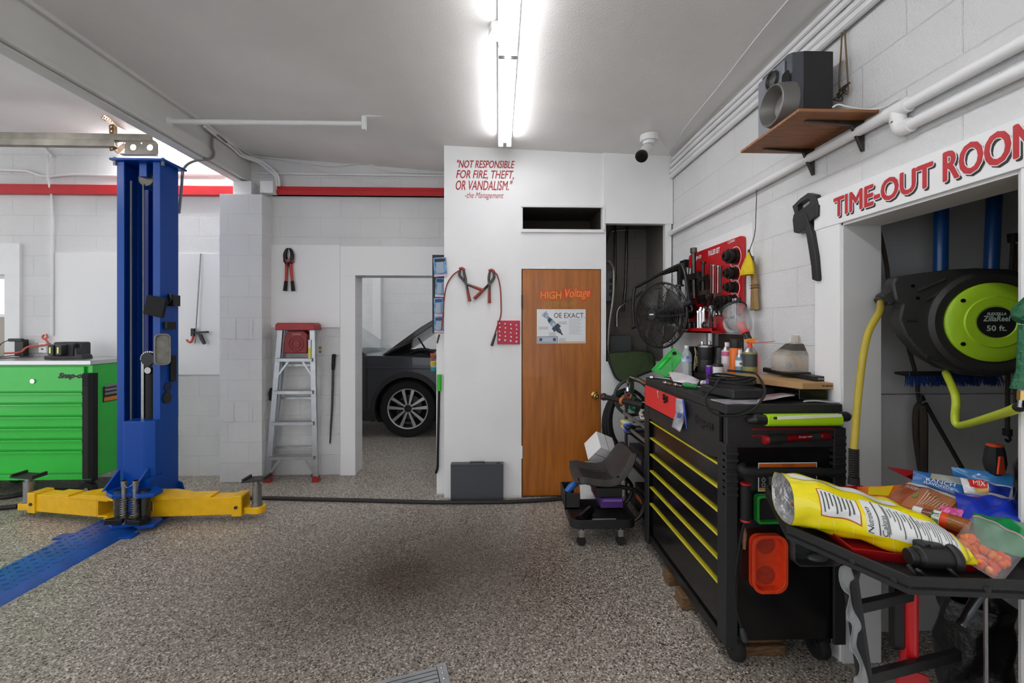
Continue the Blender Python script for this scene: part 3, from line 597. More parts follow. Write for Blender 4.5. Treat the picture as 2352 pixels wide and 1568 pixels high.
for t in (.53,.2,.75): 
    a=lrp(Lb,Lt+Vector((.03,.07,0)),t); b=lrp(Rb,Rt+Vector((0,.07,0)),t); MB().bar(a,b,.025,.02).build('back_bar',ALU,ld)
a=py(635,758,4.35); b=py(725,741,4.35)
MB().prism([(a.x,a.z),(b.x,a.z),(b.x-.005,b.z-.02),(b.x-.025,b.z),(a.x+.02,b.z),(a.x,b.z-.02)],MF((0,4.49,0),(1,0,0),(0,0,1)),.17).build('top_cap',LADR,ld,bev=.006)
for P in (Lf,Rf): MB().prism([(-.035,0),(.035,0),(.028,.05),(-.02,.06)],MY((P.x,P.y+.03,0)),.06).build('foot',LADR,ld,bev=.003)
for P in (Lb,Rb): MB().box(P.x-.018,P.x+.018,P.y-.018,P.y+.018,0,.03).build('foot',LADR,ld)
lb=MB().box(Rt.x-.03,Rt.x-.006,Rt.y-.03,Rt.y-.027,Rt.z-.32,Rt.z-.12); lb.mi(1).box(Rt.x-.03,Rt.x-.006,Rt.y-.031,Rt.y-.029,Rt.z-.29,Rt.z-.2); lb.build('rail_label',[WHITE2,mat('yellow_label','d6cf2c',.5)],ld)
# red case on the ladder
q=py(682,811,4.42); qt=py(682,759,4.42); H=qt.z-q.z; W=.235
rc=thing('plastic_case','dark red plastic carrying case standing in the top of the ladder','case',(q.x,4.43,q.z))
M=MY((q.x,4.46,q.z)); RP=mat('dark_red_plastic','8d1a1c',.4,var=.1,vs=12)
MB().prism([(-W/2,0),(W/2,0),(W/2,H*.85),(W/2-.03,H),(-W/2+.05,H),(-W/2+.01,H*.7)],M,.08).build('case_body',RP,rc,bev=.01)
MB().ring(circ(.075,28,.01,H*.42),circ(.065,28,.01,H*.42),M,.01,.078).ring(circ(.045,28,.01,H*.42),circ(.037,28,.01,H*.42),M,.01,.078).build('round_boss',RP,rc,bev=.002)
MB().prism(rrect(.09,.02,.009,cx=.02,cy=H-.035),M,.008,.077).build('handle_slot',mat('faded_red','c06a62',.5),rc)
# bolt cutters on the wall
bc=thing('bolt_cutters','red and black bolt cutters hanging on the white sheet above the ladder','bolt cutters',py(665,620,YB-.03))
MM=lambda x,y:py(x,y,YB-.045)
for s in (-1,1):
    c=663
    MB().tube([MM(c+s*2,612),MM(c+s*6.5,598),MM(c+s*8,585),MM(c+s*5,574),MM(c+s*1,570)],[.014,.022,.02,.014,.006],8,sub=5).build('jaw',BLACKM,bc)
    h0=MM(c+s*4,600); h1=MM(c+s*7+1,645); h2=MM(c+s*9.5+1,668)
    hd=MB().tube([h0,h1],[.017,.013],8).build('handle',REDB if 0 else mat('tool_red','b3342e',.4),bc)
    MB().tube([h1,h2],[.016,.019],10).build('grip',BLACKR,hd)
p=MM(663,598); MB().box(p.x-.05,p.x+.05,p.y-.012,p.y+.02,p.z-.02,p.z+.012).cyl((p.x-.02,p.y-.02,p.z),(p.x-.02,p.y+.0,p.z),.01,n=10).cyl((p.x+.02,p.y-.02,p.z),(p.x+.02,p.y+.0,p.z),.01,n=10).build('pivot_plate',mat('tool_red','b3342e'),bc,bev=.003)
pb=thing('pry_bar','long black handled pry bar hanging on the wall right of the ladder','pry bar',py(763,900,YB-.03))
MB().tube([py(765,850,YB-.03),py(763,930,YB-.03),py(758,1018,YB-.03)],[.012,.011,.007],10).build('shaft',DSTEEL,pb)
MB().lathe([(.012,0),(.016,.01),(.019,.05),(.019,.12),(.021,.15),(.014,.165)],MD(py(765,850,YB-.03),py(767,812,YB-.03)-py(765,850,YB-.03)),14).build('handle',BLACKR,pb)
ot=thing('wall_outlet','cream duplex wall outlet between the ladder and pry bar','outlet',py(736,802,YB))
a=py(729,792,YB); b=py(744,814,YB); m=MB().box(a.x,b.x,YB-.012,YB,b.z,a.z); m.mi(1)
for k in (.03,.07): m.cyl(((a.x+b.x)/2,YB-.0135,b.z+k),((a.x+b.x)/2,YB-.012,b.z+k),.016,n=14)
m.build('cover_plate',[mat('cream_plastic','d9d6cb',.4),mat('cream_dark','8c877a',.5)],ot,bev=.002)
# small dark tool hanging behind the ladder left rail
hb=thing('wall_hook_brush','small black brush hanging at the pier beside the ladder','brush',py(622,905,4.45))
MB().lathe([(.006,0),(.022,.01),(.026,.08),(.012,.12),(.006,.13)],MZ(py(623,920,4.45)),10).build('bristle_head',BLACKR,hb)
# ---------------------------------------------------------------- the dark car in the next bay
cw=pz(938,1003,0); WX,WY=cw.x,6.03; WR=.395
CARP=mat('dark_grey_car_paint','35363c',.28,metal=.5,coat=.6); TYRE=mat('tyre','141414',.85,bump=.2,bs=90); TRIMP=mat('car_black_trim','18181a',.55)
cr=thing('car','dark grey car with its bonnet raised, seen through the doorway','car',(WX-1.2,6.9,0))
def arc(cx,cz,r,a0,a1,n): return [(cx+r*math.cos(math.radians(a0+(a1-a0)*i/n)),cz+r*math.sin(math.radians(a0+(a1-a0)*i/n))) for i in range(n+1)]
WX2=WX-2.95
prof=[(WX+.92,.35),(WX+.96,.62),(WX+.93,.86),(WX+.80,1.06),(WX+.3,1.10),(WX-.42,1.125),(WX-1.0,1.13),(WX-3.4,1.16),(WX-3.75,1.0),(WX-3.8,.4)]
bot=[(WX2-.46,.32)]+arc(WX2,.395,.455,190,-10,20)+[(WX2+.47,.27),(WX-.47,.27)]+arc(WX,.395,.455,190,-10,20)+[(WX+.5,.3)]
cbody=MB().prism(prof+bot,MF((0,5.98+1.88,0),(1,0,0),(0,0,1)),1.88).build('body',CARP,cr,bev=.03,seg=3)
MB().prism(arc(WX,.395,.51,200,-20,24)+arc(WX,.395,.435,-20,200,24),MF((0,6.05,0),(1,0,0),(0,0,1)),.09).build('wheel_arch',TRIMP,cr,bev=.008)
MB().box(WX2+.46,WX-.46,5.965,6.05,.24,.40).build('sill_trim',TRIMP,cr,bev=.01)
MB().box(WX-.56,WX-.545,5.974,5.985,.42,1.08).build('door_gap',TRIMP,cr)
MB().tube([(WX-2.6,5.978,.98),(WX-.9,5.97,.965),(WX-.05,5.972,.955),(WX+.5,5.98,.93)],.006,6,sub=4).build('body_crease',CARP,cr)
MB().box(WX-.5,WX+.5,6.32,7.5,.15,1.0).build('wheel_house',BLACKR,cr)
MB().box(WX2-.5,WX2+.5,6.32,7.5,.15,1.0).build('wheel_house',BLACKR,cr)
# cabin
cab=[(WX-.62,1.11),(WX-1.42,1.70),(WX-2.9,1.74),(WX-3.7,1.16)]
MB().prism([(WX-1.42,1.68),(WX-1.5,1.75),(WX-2.9,1.78),(WX-2.95,1.70)],MF((0,7.72,0),(1,0,0),(0,0,1)),1.6).build('roof',CARP,cr,bev=.02)
GLS=mat('car_glass','9fb3b0',.05,alpha=.35,spec=.8)
MB().add([(WX-.60,6.08,1.12),(WX-.60,7.78,1.12),(WX-1.44,7.66,1.72),(WX-1.44,6.18,1.72)],[(0,1,2,3)]).build('windscreen',GLS,cr,solid=.006)
MB().tube([(WX-.56,6.05,1.10),(WX-1.46,6.16,1.73)],.022,8).build('pillar_trim',TRIMP,cr)
MB().add([(WX-.75,6.06,1.13),(WX-1.5,6.15,1.70),(WX-2.8,6.15,1.72),(WX-3.2,6.05,1.15)],[(0,1,2,3)]).build('side_window',GLS,cr,solid=.006)
MB().prism([(0,0),(-.2,.0),(-.22,.13),(-.05,.15),(.0,.08)],MF((WX-.75,6.0,1.13),(1,0,0),(0,0,1)),.16).build('door_mirror',BLACKG,cr,bev=.02)
MB().box(WX-1.1,WX-.7,6.2,7.6,1.0,1.16).build('dashboard',TRIMP,cr,bev=.03)
# open bonnet and engine bay
a=Vector((WX-.36,0,1.135)); b=a+Vector((1.08,0,.70))
hd=MB(); nx=Vector((.70,0,-1.08)).normalized()
MM2=MF((a.x,7.72,a.z),(b-a),(0,-1,0)); 
L=(b-a).length
hp=[(0,0),(L*.5,.035),(L*.92,.012),(L,-.05),(L*.96,-.06),(L*.9,-.035),(.1,-.05),(0,-.03)]
hd.prism(hp,MF((a.x,7.75,a.z),(b-a).normalized(),(-.54,0,.84)),1.68)
hd.build('bonnet',mat('bonnet_underside','1c1d20',.35,coat=.4),cr,bev=.01)
MB().tube([(WX+.28,6.25,1.08),(WX+.1,6.25,1.36)],.012,8).build('bonnet_strut',BLACKM,cr)
MB().tube([(WX-.3,6.08,1.15),(WX-.18,6.08,1.22),(WX-.05,6.08,1.27),(WX+.06,6.08,1.34)],[.02,.03,.012,.01],8,sub=3).build('bonnet_hinge',DSTEEL,cr)
MB().box(WX-.4,WX+.85,6.12,7.7,1.06,1.125).build('engine_bay',BLACKR,cr,bev=.01)
for x,r in ((WX-.1,.07),(WX+.12,.1),(WX+.3,.06)): MB().sph((x,6.25,1.12),r,14,8,(1.3,1,.55)).build('engine_cover',TRIMP,cr)
MB().tube([(WX-.02,6.18,1.13),(WX+.1,6.16,1.19),(WX+.25,6.16,1.19),(WX+.36,6.18,1.13)],.025,8,sub=4).build('intake_hose',TRIMP,cr)
RIM=mat('machined_alloy','b9b9ba',.28,metal=.9); RIMD=mat('dark_alloy','2b2b2d',.4,metal=.5)
def wheel(X,front=True):
    W=MF((X,WY-.03,WR),(1,0,0),(0,0,1))      # local z towards viewer
    tw=MB().lathe([(.27,-.24),(.36,-.24),(WR,-.19),(WR,-.05),(.372,-.01),(.30,.0),(.272,-.012),(.27,-.03)],W,48,False); t=tw.build('tyre',TYRE,cr)
    MB().lathe([(.275,-.22),(.265,-.1),(.255,-.03),(.262,-.008),(.277,-.006),(.277,-.02)],W,48,False).build('rim',RIM,t)
    MB().cyl(W@Vector((0,0,-.17)),W@Vector((0,0,-.15)),.17,n=32).build('brake_disc',mat('cast_grey','55565a',.5,metal=.6),t)
    MB().box(-.17,-.09,-.12,.1,-.15,-.08,W).build('brake_caliper',RIMD,t,bev=.01)
    sp=MB(); sd=MB()
    for k in range(5):
        for s in (-1,1):
            an=math.radians(90+72*k); M=W@Matrix.Rotation(an,4,'Z')
            poly=[(.045,s*.012),(.255,s*.075+.02),(.262,s*.075-.022),(.045,s*.012-.016*0-.02*s)]
            poly=[(.05,s*.006),(.05,s*.03),(.257,s*.092),(.263,s*.045)]
            sd.prism(poly,M,.04,-.065); sp.prism([(p*.995,q) for p,q in poly],M,.006,-.026)
    sd.cyl(W@Vector((0,0,-.1)),W@Vector((0,0,-.03)),.075,n=24); sd.build('spoke_sides',RIMD,t,flat=True); sp.build('spokes',RIM,t,flat=True)
    MB().cyl(W@Vector((0,0,-.05)),W@Vector((0,0,-.018)),.042,n=24).build('centre_cap',BLACKG,t)
    for k in range(5):
        a=math.radians(90+36+72*k); p=Vector((.058*math.cos(a),.058*math.sin(a),-.04)); MB().cyl(W@p,W@(p+Vector((0,0,.022))),.011,n=6).build('wheel_nut',CHROME,t)
wheel(WX); wheel(WX2)
MB().cyl((WX,7.5,WR),(WX,7.75,WR),WR,n=32).build('far_wheel',TYRE,cr); MB().cyl((WX2,7.5,WR),(WX2,7.75,WR),WR,n=32).build('far_wheel',TYRE,cr)
# mechanic behind the doorway edge, holding a spray bottle
SKIN=mat('skin','b07a5c',.5); SHIRT=mat('blue_shirt','2d5fae',.8,bump=.3,bs=60); TROU=mat('dark_teal_trousers','1f3b40',.85,bump=.3,bs=60)
hx_,hy_,hz_=py(997,820,5.3)
pr=thing('person','person in a blue shirt standing behind the doorway edge holding a spray bottle','person',(hx_+.32,5.42,0))
o=Vector((hx_+.32,5.42,0)); V=lambda x,y,z:o+Vector((x,y,z))
hand=Vector((hx_,hy_,hz_))
body=[V(0,0,.98),V(0,0,1.2),V(0,0,1.4),V(0,0,1.5),V(-.02,0,1.6),V(-.03,0,1.72), V(-.02,-.19,1.4),V(-.06,-.24,1.14),hand+Vector((.05,0,.07)),hand, V(-.02,.19,1.4),V(.02,.25,1.14),V(-.02,.26,.9),V(-.03,.26,.82), V(0,-.1,.92),V(0,-.11,.5),V(0.02,-.11,.09),V(-.14,-.11,.04), V(0,.1,.92),V(0,.11,.5),V(.02,.11,.09),V(-.14,.11,.04)]
ed=[(0,1),(1,2),(2,3),(3,4),(4,5),(2,6),(6,7),(7,8),(8,9),(2,10),(10,11),(11,12),(12,13),(0,14),(14,15),(15,16),(16,17),(0,18),(18,19),(19,20),(20,21)]
rd=[(.13,.1),(.13,.1),(.14,.1),.055,.085,.085,.055,.042,.028,.03,.055,.042,.028,.035,.085,.055,.04,.035,.085,.055,.04,.035]
skin('body',body,ed,rd,SKIN,pr)
for k in range(4):      # fingers round the bottle neck
    z=hand.z+.022-k*.019; p=hand
    MB().tube([(p.x+.02,p.y-.026,z),(p.x-.015,p.y-.034,z),(p.x-.035,p.y-.012,z-.002),(p.x-.03,p.y+.018,z-.003)],[.009,.0095,.009,.0075],7,sub=4).build('finger',SKIN,pr)
MB().tube([(hand.x+.015,hand.y+.02,hand.z+.01),(hand.x-.01,hand.y+.036,hand.z+.0),(hand.x-.03,hand.y+.03,hand.z-.01)],[.011,.0105,.008],7,sub=4).build('thumb',SKIN,pr)
skin('shirt',[V(0,0,.95),V(0,0,1.2),V(0,0,1.4),V(0,0,1.475),V(-.02,-.19,1.4),V(-.06,-.24,1.14),hand+Vector((.05,0,.075)),V(-.02,.19,1.4),V(.02,.25,1.14),V(-.02,.26,.93)],[(0,1),(1,2),(2,3),(2,4),(4,5),(5,6),(2,7),(7,8),(8,9)],[(.16,.125),(.155,.12),(.165,.125),.07,.07,.058,.045,.07,.058,.045],SHIRT,pr)
skin('trousers',[V(0,0,1.0),V(0,0,.92),V(0,-.1,.86),V(0,-.11,.5),V(.02,-.11,.1),V(0,.1,.86),V(0,.11,.5),V(.02,.11,.1)],[(0,1),(1,2),(2,3),(3,4),(1,5),(5,6),(6,7)],[(.15,.12),(.15,.12),.1,.075,.062,.1,.075,.062],TROU,pr)
for s in (-1,1): skin('shoe',[V(.06,s*.11,.05),V(-.05,s*.11,.05),V(-.17,s*.11,.035)],[(0,1),(1,2)],[.045,.05,.035],BLACKR,pr)
hd_=V(-.03,0,1.66); MB().sph(hd_+Vector((.015,0,.03)),.108,18,12,(1.0,.86,1.12)).build('hair',mat('dark_hair','2a1d15',.8,bump=.5,bs=80),pr)
MB().sph(hd_+Vector((-.035,0,-.01)),.092,18,12,(.8,.85,1.25)).build('face',SKIN,pr)
MB().tube([hd_+Vector((-.1,0,.015)),hd_+Vector((-.125,0,-.025)),hd_+Vector((-.1,0,-.03))],[.009,.013,.009],8).build('nose',SKIN,pr)
for s in (-1,1):
    MB().sph(hd_+Vector((-.098,s*.033,.02)),.011,10,8).build('eye',WHITE2,pr); MB().sph(hd_+Vector((-.02,s*.083,.0)),.028,10,8,(.7,.35,1)).build('ear',SKIN,pr)
MB().tube([hd_+Vector((-.1,-.022,-.06)),hd_+Vector((-.108,0,-.062)),hd_+Vector((-.1,.022,-.06))],.006,6,sub=3).build('mouth',mat('lips','8a4a40',.5),pr)
sb=thing('spray_bottle','white spray bottle with a yellow label and teal liquid in the hand of the person','bottle',hand-Vector((0,0,.17)))
M=MZ(hand-Vector((0,0,.17))); b_=MB().lathe([(.03,.045),(.042,.06),(.045,.1),(.036,.128),(.016,.15),(.014,.2)],M,20)
b_.build('bottle_body',mat('milky_plastic','dfe6e4',.35),sb); MB().lathe([(.001,0),(.036,0),(.041,.006),(.043,.048)],M,20).build('teal_liquid',mat('teal_liquid','2f9ba0',.3),sb)
MB().lathe([(.0465,.07),(.047,.115)],M,20,False).build('bottle_label',mat('yellow_print','e2c51c',.5),sb)
MB().box(-.045,.02,-.014,.014,.195,.22,M).box(-.03,-.024,-.006,.006,.165,.2,M).build('spray_head',REDB,sb,bev=.003)
# ---------------------------------------------------------------- display strip, pole at the closet edge
ds=thing('display_strip','black hanging strip at the closet edge holding blister packs','display strip',py(1008,600,3.93))
a=py(993,585,3.93); b=py(1021,765,3.93); MB().box(a.x,b.x-.003,3.93,3.945,b.z,a.z).build('backing',BLACKP,ds)
BLUEC=mat('blue_card','3d6fa8',.4,c2='8db4d2',vs=25); 
for i,(x0,x1,y0,y1,tilt,lab) in enumerate(((996,1026,591,635,.06,'top'),(1000,1020,638,682,-.04,'second'),(997,1018,684,726,.03,'third'),(997,1021,726,764,.0,'lowest'))):
    Y=3.855 if i==0 else 3.91; a=py(x0,y0,Y); b=py(x1,y1,Y); c=((a.x+b.x)/2,Y,(a.z+b.z)/2); w=b.x-a.x; h=a.z-b.z
    if i: w=min(w,2*(CXL-.003-c[0]) if c[0]<CXL else w)
    t=thing('blister_pack','%s blue bulb pack on the black display strip'%lab,'blister pack',c,group='bulb packs on the strip')
    M=MF(c,(math.cos(tilt),0,math.sin(tilt)),(0,0,1)); M=M@Matrix.Rotation(0,4,'Z')
    MB().prism(rrect(w,h,.008),M,.002).build('card',BLUEC,t); MB().box(-w/2,w/2,-h/2,-h/2+.018,.002,.003,M).build('card_footer',mat('pink_card','d9b9bd',.5),t)
    MB().prism(rrect(w*.55,h*.55,.01,cy=-.01),M,.02,.002).build('bubble',mat('bubble_clear','cfdbe4',.1,alpha=.5),t,bev=.004)
    MB().prism(rrect(w*.8,.028,.005,cy=h/2-.025),M,.001,.002).build('card_title',BLACKP if i==0 else mat('navy_card','27466e',.5),t)
bt=thing('marker_pen','short dark pen hanging below the lowest blister pack','pen',py(1006,778,3.9)); MB().tube([py(1009,768,3.9),py(1004,788,3.9)],[.009,.007],10).build('pen_body',mat('olive_dark','34382c',.5),bt)
pl=thing('green_grip_pole','long black pole with a green grip standing at the closet edge','pole',py(1008,1000,3.93))
top=py(1009,860,3.95); mid=py(1008.5,897,3.95); low=py(1005,1072,3.95); foot=Vector((low.x-.05,3.97,.01))
MB().cyl(mid,top,.021,n=14).build('grip',mat('green_grip','31b522',.45),pl); MB().tube([mid,lrp(mid,low,.8),low,py(1001,1086,3.96)],.012,10,sub=4).build('pole',BLACKM,pl)
wpost=struct('trim_13',MB().box(py(1004,800,4.0).x,CXL-.001,3.97,4.0,0,py(1004,775,4.0).z),WHITE2)
# ---------------------------------------------------------------- closet front: lettering, jumper cable, poster
SIGNR=mat('sign_red','b3262b',.5,var=.25,vs=30)
nt=thing('painted_notice','red hand lettered notice NOT RESPONSIBLE on the white closet wall','sign',py(1115,412,YC))
def wl(t,x0,x1,y0,y1,sh=.2,off=.0,dy=0):
    a=py(x0,y1,YC); b=py(x1,y0,YC); h=b.z-a.z; w=b.x-a.x
    MB().text(t,MF((a.x,YC-.0008,a.z),(1,0,-dy),(0,0,1)),w=w,h=h,ext=.0006,shear=sh,bold=off).build('lettering',SIGNR,nt,flat=True)
wl('"NOT RESPONSIBLE',1050,1182,369,385,.25,.0012); wl('FOR FIRE, THEFT,',1048,1180,392,412,.25,.0012); wl('OR VANDALISM."',1047,1177,415,436,.25,.0012); wl('-the Management',1068,1157,442,459,.4,.0)
jc=thing('hose_clamp_pliers','red handled cable pliers hung left on the closet wall','pliers',py(1080,660,YC))
TR=mat('tool_red','b3342e'); RR=mat('pliers_red','8f3a30',.5)
def pliers(t,head,jA,hA,hB):
    P=lambda x,y:py(x,y,YC-.03)
    for (dx) in (-1,1): MB().tube([P(head[0]+dx*4,head[1]-2),P(head[0]+dx*6+3*0,head[1]+9),P(head[0]+dx*3.5+(jA[0]-head[0])*.5,head[1]+19),P(*jA)],[.009,.012,.011,.010],7,sub=4).build('jaw',DSTEEL if 1 else RR,t)
    MB().tube([P(head[0]-6,head[1]-3),P(head[0],head[1]-6),P(head[0]+6,head[1]-1)],.014,8,sub=3).build('jaw_pad',RR,t)
    for h in (hA,hB):
        m_=lrp(P(*jA),P(*h),.35); MB().tube([P(*jA),m_],.011,8).build('handle_arm',DSTEEL,t); MB().tube([m_,P(*h)],[.0125,.015],8).build('grip',RR,t)
    q=P(*jA); MB().cyl(q-Vector((0,.02,0)),q+Vector((0,.012,0)),.014,n=12).build('pivot',DSTEEL,t)
pliers(jc,(1061,622),(1071,652),(1079,692),(1110,667))
MB().tube([py(x,y,YC-.028) for x,y in ((1055,621),(1040,632),(1026,655),(1020,690),(1018.5,715))]+[py(x,y,3.86) for x,y in ((1016,740),(1014,758))],.006,8,sub=6).build('cable',RR,jc)
jd=thing('hose_clamp_pliers','red handled cable pliers hung right, its cable reaching the red socket board','pliers',py(1125,660,YC))
pliers(jd,(1129,626),(1124,652),(1124,696),(1089,686))
MB().tube([py(x,y,YC-.028) for x,y in ((1133,624),(1142,632),(1149,660),(1151,700),(1150,725),(1142,750),(1134,775))],.006,8,sub=6).build('cable',RR,jd)
MB().tube([py(1138,766,YC-.03),py(1129,794,YC-.03)],[.010,.013],10).build('cable_end',DSTEEL,jd)
sk=thing('socket_board','small red board of socket bits on the closet wall','tool board',py(1168,763,YC))
a=py(1142,736,YC); b=py(1194,790,YC); MB().box(a.x,b.x,YC-.02,YC,b.z,a.z).build('board',mat('crimson_plastic','c2183c',.4),sk,bev=.003)
for r in range(5):
    for c in range(4):
        p=py(1147+c*13+(r%2),742+r*9.4+c*1.5,YC-.02); MB().cyl(p-Vector((0,.012,0)),p,.0075+.002*(r>3),n=10).build('bit',STEEL,sk)
hv=thing('painted_warning','orange HIGH Voltage KEEP OUT lettering on the wooden door','sign',py(1290,683,YC))
YD=YC+.004
def dlt(t,x0,x1,y0,y1,m,sh=0,off=0,rot=0,d=.0008,nm='lettering'):
    a=py(x0,y1,YD); b=py(x1,y0,YD); MB().text(t,MF((a.x,YD-d,a.z),(1,0,rot),(0,0,1)),w=b.x-a.x,h=b.z-a.z,ext=.0005,shear=sh,bold=off).build(nm,m,hv,flat=True)
OR1=mat('sign_orange_red','d2401c',.5); OR2=mat('sign_orange','f08a2c',.5); OLV=mat('sign_olive_yellow','a88a20',.5)
dlt('HIGH',1239,1292,667,688,OR1,.1,.004); dlt('HIGH',1241,1290,669,686,OR2,.1,.0015,0,.0014)
dlt('Voltage',1296,1359,661,692,OR1,.3,.005,.04); dlt('Voltage',1299,1356,664,689,OR2,.3,.0015,.04,.0014); dlt('KEEP OUT!',1254,1322,693,703,OLV,.15,.0)
ps=thing('poster','white advertising poster with a drive shaft picture taped to the wooden door','poster',py(1288,749,YD))
a=py(1233,710,YD); b=py(1345,788,YD); W=b.x-a.x; H=a.z-b.z; M=MY((a.x,YD-.0008,b.z))
MB().box(0,W,0,H,0,.0008,M).build('sheet',mat('paper_white','e4e6e8',.35),ps)
INK=mat('ink_black','1c1c1e',.6); LB=mat('ink_pale_blue','b9c4d4',.6); LG=mat('ink_grey','a9adb2',.6)
mm=MB().text('OE EXACT.',M@Matrix.Translation((W*.35,H*.745,.0008)),w=W*.63,h=H*.15,ext=.0004); mm.build('headline',INK,ps,flat=True)
mm=MB().text('unmatched fit and finish, every single part',M@Matrix.Translation((W*.36,H*.94,.0008)),w=W*.6,h=H*.035,ext=.0004)
for i in range(13): mm.box(W*.66,W*(.93-.03*(i%3)),H*(.70-i*.036),H*(.71-i*.036),.0008,.0011,M)
for (u,v,w_,n) in ((.04,.47,.2,3),(.44,.62,.18,3),(.25,.30,.15,4),(.45,.13,.15,4)):
    for i in range(n): mm.box(W*u,W*(u+w_-.02*(i%2)),H*(v-i*.03),H*(v+.015-i*.03),.0008,.0011,M)
mm.build('small_print',LG,ps,flat=True)
sh=MB(); D=Vector((W*.36,-H*.60,0)).normalized(); s0=Vector((W*.17,H*.84,.001))
def seg(t0,t1,r0,r1):
    n=Vector((-D.y,D.x,0)); L=(Vector((W*.52,H*.24,0))-s0.xy.to_3d()).length; p=s0+D*L*t0; q=s0+D*L*t1
    return [p+n*r0,p-n*r0,q-n*r1,q+n*r1]
sh.add(seg(-.08,.22,.03,.012),[(0,1,2,3)],M); sh.add(seg(.3,.55,.024,.026),[(0,1,2,3)],M); sh.build('shaft_picture',mat('ink_blue_grey','6d86a3',.5,c2='c9d3dd',vs=40),ps,flat=True)
sh=MB(); sh.add(seg(.2,.32,.016,.022),[(0,1,2,3)],M); sh.add(seg(.55,.72,.036,.04),[(0,1,2,3)],M); sh.add(seg(.72,.88,.022,.014),[(0,1,2,3)],M); sh.add(seg(.88,1.0,.008,.006),[(0,1,2,3)],M)
sh.build('joint_picture',mat('ink_dark_blue','25303c',.5,c2='4d5b69',vs=40),ps,flat=True)
cb_=MB().box(W*.01,W*.43,H*.02,H*.20,.0008,.0012,M); cb_.mi(1).box(W*.02,W*.42,H*.035,H*.185,.0012,.0014,M); cb_.mi(0)
for u in (.08,.36): cb_.cyl(M@Vector((W*u,H*.11,.0013)),M@Vector((W*u,H*.11,.002)),W*.035,n=16)
cb_.build('coupon_picture',[mat('ink_slate','4a545e',.5),LB],ps,flat=True); MB().box(W*.45,W*.99,H*.015,H*.05,.0008,.0012,M).build('footer_print',mat('ink_tan','d2a878',.5),ps)
# grey flat case on the floor
tc=thing('tool_case','flat dark grey steel case standing on the floor against the closet','tool case',(py(1095,1148,YC).x,3.77,0))
a=pz(1035,1149,0); b=pz(1156,1148,0); Y0=3.80; x0=py(1035,1000,Y0).x; x1=py(1156,1000,Y0).x; h=py(1095,1067,Y0).z
GC=mat('grey_hammered','45474c',.45,bump=.1,bs=150)
MB().box(x0,x1,Y0,YC-.004,0,h).build('case_body',GC,tc,bev=.006); MB().box(x0,x1+.002,Y0-.002,YC-.003,h-.012,h+.006).build('case_lid',GC,tc,bev=.003)
p=py(1080,1064,Y0); MB().tube([(p.x,Y0+.02,h+.004),(p.x,Y0+.02,h+.018),(p.x+.12,Y0+.02,h+.018),(p.x+.12,Y0+.02,h+.004)],.006,8).build('handle',DSTEEL,tc); p=py(1140,1064,Y0); MB().box(p.x,p.x+.035,Y0+.01,Y0+.04,h+.004,h+.014).build('latch',DSTEEL,tc)
# the hose lying across the floor
BH=mat('black_hose','211e1d',.6)
tag(MB().tube([pz(x,y,.016) for x,y in ((438,1142),(520,1143),(600,1143),(720,1146),(850,1149),(1000,1153),(1160,1152),(1260,1147),(1330,1140))],.0165,10,sub=6).build('air_hose',BH),'black hose lying across the floor from the lift to the closet door','hose')
tag(MB().tube([Vector((*pz(x,y,.02).xy,.02)) for x,y in ((-60,1150),(20,1140),(60,1133),(100,1128),(160,1126),(230,1128))],.02,10,sub=6).build('floor_hose',BH),'thick black hose on the floor in front of the green cabinet','hose')
tag(MB().tube([Vector((*pz(x,y,.02).xy,.02)) for x,y in ((-60,1172),(0,1166),(40,1162))],.018,10,sub=6).build('floor_hose',BH),'thick black hose end behind the left swing arm pad','hose')
# floor grate
gr=thing('floor_grate','corner of an aluminium channel grate on the floor at the bottom edge','grate',(-.4,1.75,0))
A=pz(1001,1536,0); d=(pz(880,1567,0)-A); d.z=0; d.normalize(); n=Vector((-d.y,d.x,0)); n=n if n.y<0 else -n
M=MF((A.x,A.y,0),d,n)
if M.col[2].z<0: M=MF((A.x,A.y,0),n,d)@Matrix(((0,1,0,0),(1,0,0,0),(0,0,-1,0),(0,0,0,1)))
for i in range(8): MB().box(0,.9,i*.022+.002,i*.022+.02,-.0,.01,MF((A.x,A.y,.002),d,n,(0,0,1))).build('channel_rib',ALU,gr)
eb=MB().box(-.045,-.004,-.005,.19,0,.014,MF((A.x,A.y,.002),d,n,(0,0,1))).build('end_bar',ALU,gr,bev=.002)
for i in range(6): p=MF((A.x,A.y,.002),d,n,(0,0,1))@Vector((-.022,.02+i*.032,.014)); MB().sph(p,.006,8,6).build('rivet',CHROME,eb)
# ---------------------------------------------------------------- right wall
XP=XW-.03
for i,(z,r,lb) in enumerate(((3.0,.017,'topmost of the parallel conduits in the ceiling corner of the right wall'),(2.955,.019,'second from the top of the conduits in the ceiling corner'),(2.905,.019,'third from the top of the conduits in the ceiling corner'),(2.86,.021,'lowest and thickest conduit of the bundle in the ceiling corner'))):
    x=XW-r-.004; pts=[(x,YC-.025,z),(x,3.3,z+.004),(x,2.6,z-.002),(x,1.7,z+.003),(x,.4,z)]
    pipe('conduit',lb,pts,r,sub=3,group='conduits along the right wall')
for k,Yk in enumerate((3.45,2.75,2.1)): pass
pipe('ceiling_wire','thin white wire stapled along the ceiling beside the conduit bundle',[Vector((x,y,zc(x)-.006)) for x,y in ((1.50,3.8),(1.43,3.3),(1.40,2.75),(1.36,2.2),(1.35,1.7),(1.34,1.0))],.004,sub=4,cat='wire')
wp=thing('water_pipe','painted pipe along the right wall with a tee, passing under the speaker shelf','pipe',(XW-.03,2.6,2.35))
xx=XW-.03; zz=2.353; yt=px(2070,245,xx).y
MB().tube([(xx,YC-.02,zz),(xx,yt,zz),(xx,.3,zz)],.021,12).build('upper_pipe',WHITE,wp)
